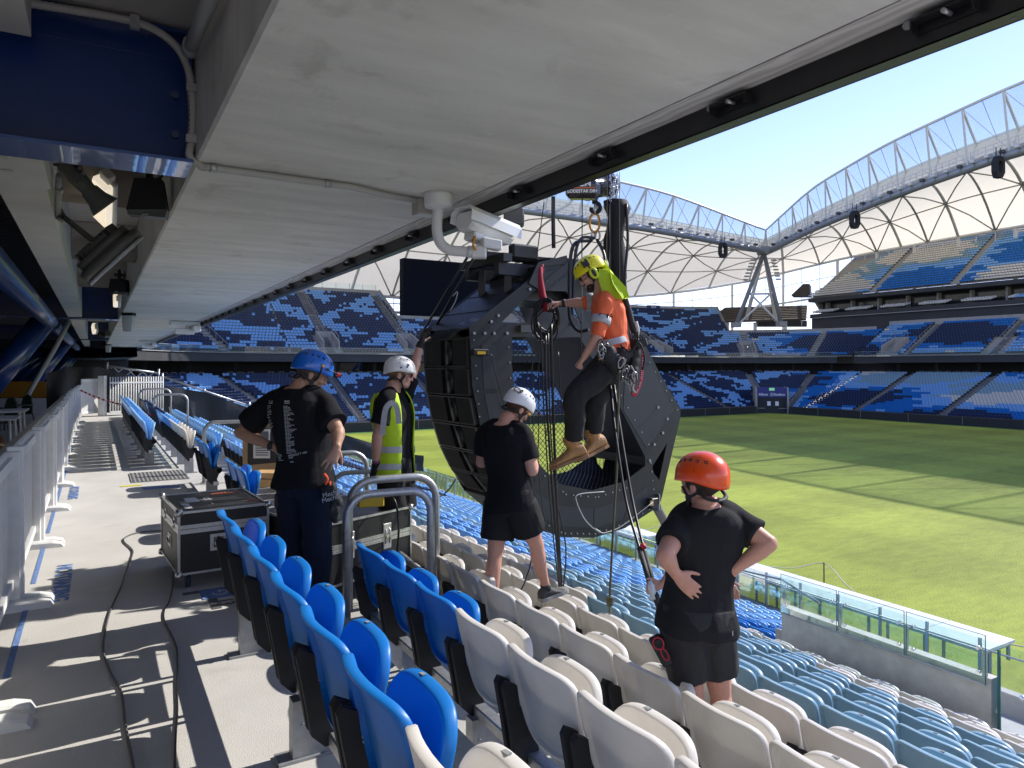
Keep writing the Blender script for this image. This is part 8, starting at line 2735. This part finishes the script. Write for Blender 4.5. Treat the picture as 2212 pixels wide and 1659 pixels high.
for k_ in range(4): ell(hpch, c_ + V(-.01 * k_, 0, .10 - .07 * k_), (.055, .06, .07), (V(1, 0, 0), V(0, 1, 0), V(0, 0, 1)))
po = hpch.build("rear_tool_bag", M_strap, TG); bake(po, .009, 2, .5, folds(.016, 12))
rg = random.Random(31)
mg = [M_galv, mat("alloy_grey", (0.35, 0.36, 0.36), .3, .6), mat("anodised_orange", (0.75, 0.22, 0.02), .35, .3), mat("anodised_red", (0.5, 0.02, 0.05), .35, .3), mat("anodised_black", (0.03, 0.03, 0.035), .35, .3), M_rub]
for i in range(22):
    if i < 14: x, y = rg.uniform(1340, 1372), rg.uniform(768, 840)
    else: x, y = rg.uniform(1296, 1312), rg.uniform(745, 770)
    if i < 14: y = 775 + (x - 1340) * 1.2 + rg.uniform(0, 36)
    c_ = P(x, y, f0 - .30 + rg.uniform(-.03, .06)); a0_ = rg.uniform(-.5, .5); dv = V(math.sin(a0_), rg.uniform(-.3, .3), math.cos(a0_)).normalized(); e = dv.cross(V(rg.uniform(-.6, .6), 1, 0)).normalized()
    hh, ww = rg.uniform(.035, .055), rg.uniform(.016, .026)
    g = MB(); g.tube([c_ + dv * (hh * math.cos(q)) + e * (ww * math.sin(q) * (1.2 if math.cos(q) > 0 else .9)) for q in [k * math.pi / 8 for k in range(17)]], .0052, 6, caps=False)
    g.build("carabiner", mg[(i * 5) % 6 if i % 3 else 1], TG)
g = MB(); g.tube(spline([P(1380, 735, f0 - .12), P(1388, 760, f0 - .12), P(1387, 800, f0 - .14), P(1382, 832, f0 - .15), P(1373, 852, f0 - .15), P(1366, 850, f0 - .15), P(1371, 820, f0 - .14)], 8), .011, 8)
M_redrope = mat("red_rope", (0.50, 0.03, 0.05), .7, bump=1, bscale=120, bdist=.004); g.build("red_lanyard", M_redrope, TG)
g = MB()
for i in range(26):
    sp = spline([P(1380, 735, f0 - .12), P(1388, 760, f0 - .12), P(1387, 800, f0 - .14), P(1382, 832, f0 - .15), P(1373, 852, f0 - .15)], 8)
    p = sp[min(len(sp) - 1, int(i * (len(sp) - 1) / 26))]; g.box(p + V(-.004, -.0105, 0), (.004, .002, .003))
g.build("rope_fleck", M_stw, TG)
for k_, (pts, r_, m_) in enumerate((([(1348, 640), (1358, 672), (1366, 705), (1374, 730)], .028, M_strap), ([(1372, 695), (1376, 712), (1374, 725)], .022, mat("chalk_rope", (0.5, 0.48, 0.45), .8)),
                 ([(1310, 738), (1318, 760), (1326, 775), (1318, 800)], .008, M_strap), ([(1340, 745), (1362, 760), (1380, 740), (1392, 770), (1388, 800)], .008, M_strap), ([(1352, 775), (1346, 800), (1352, 825), (1362, 845)], .008, mat("sling_grey", (0.28, 0.28, 0.26), .8)),
                 ([(1362, 790), (1372, 812), (1366, 838), (1372, 850)], .010, MATS["sling_grey"]), ([(1302, 768), (1304, 790), (1306, 812)], .013, MATS["sling_grey"]), ([(1300, 757), (1306, 750), (1312, 757)], .006, mg[2]))):
    g = MB(); g.tube(spline([P(x, y, f0 - (.22 if k_ > 1 else .02)) for x, y in pts], 6), r_, 8); g.build("harness_strap", m_, TG)
g = MB(); g.box(P(1385, 742, f0 - .1), (.05, .04, .035), (V(.9, 0, .3).normalized(), V(0, 1, 0), V(-.3, 0, .9).normalized()), bevel=.01)
for i in range(6): g.tube([P(1362 + i * 5, 738, f0 - .12), P(1360 + i * 6, 716 + (i % 3) * 5, f0 - .16)], .007, 6)
g.build("tool_rack", M_rub, TG)
M_boot = mat("tan_leather", (0.40, 0.205, 0.07), .6, var=.15, vscale=25, bump=.5, bscale=60)
for an, td, up_ in ((J['anL'], (-.88, -.2, -.30), (-.3, 0, 1)), (J['anR'], (-.72, -.35, -.30), (-.3, 0, 1))):
    ob, o_, fr_ = shoe(TG, an + V(0, 0, -.03), td, up_, M_boot, .34, .064, .115, mat("boot_sole_tan", (0.26, 0.14, 0.06), .7), "work_boot", .10, .072)
    r_, f_, u_ = fr_
    g = MB(); g.lathe([(.062, .17), (.071, .18), (.071, .20), (.060, .205)], o_, u_, 16); g.build("boot_collar", M_boot, ob)
    g = MB()
    for i in range(6):
        y = .045 + .014 * i; z = .165 - .017 * i
        g.tube([o_ + f_ * y + r_ * .022 + u_ * z, o_ + f_ * (y + .012) + u_ * (z + .014), o_ + f_ * y - r_ * .022 + u_ * z], .003, 5)
    g.tube([o_ + f_ * .06 + u_ * .19, o_ + f_ * .10 + r_ * .03 + u_ * .175], .003, 5)
    g.build("boot_lace", mat("lace_tan", (0.5, 0.38, 0.2), .7), ob)
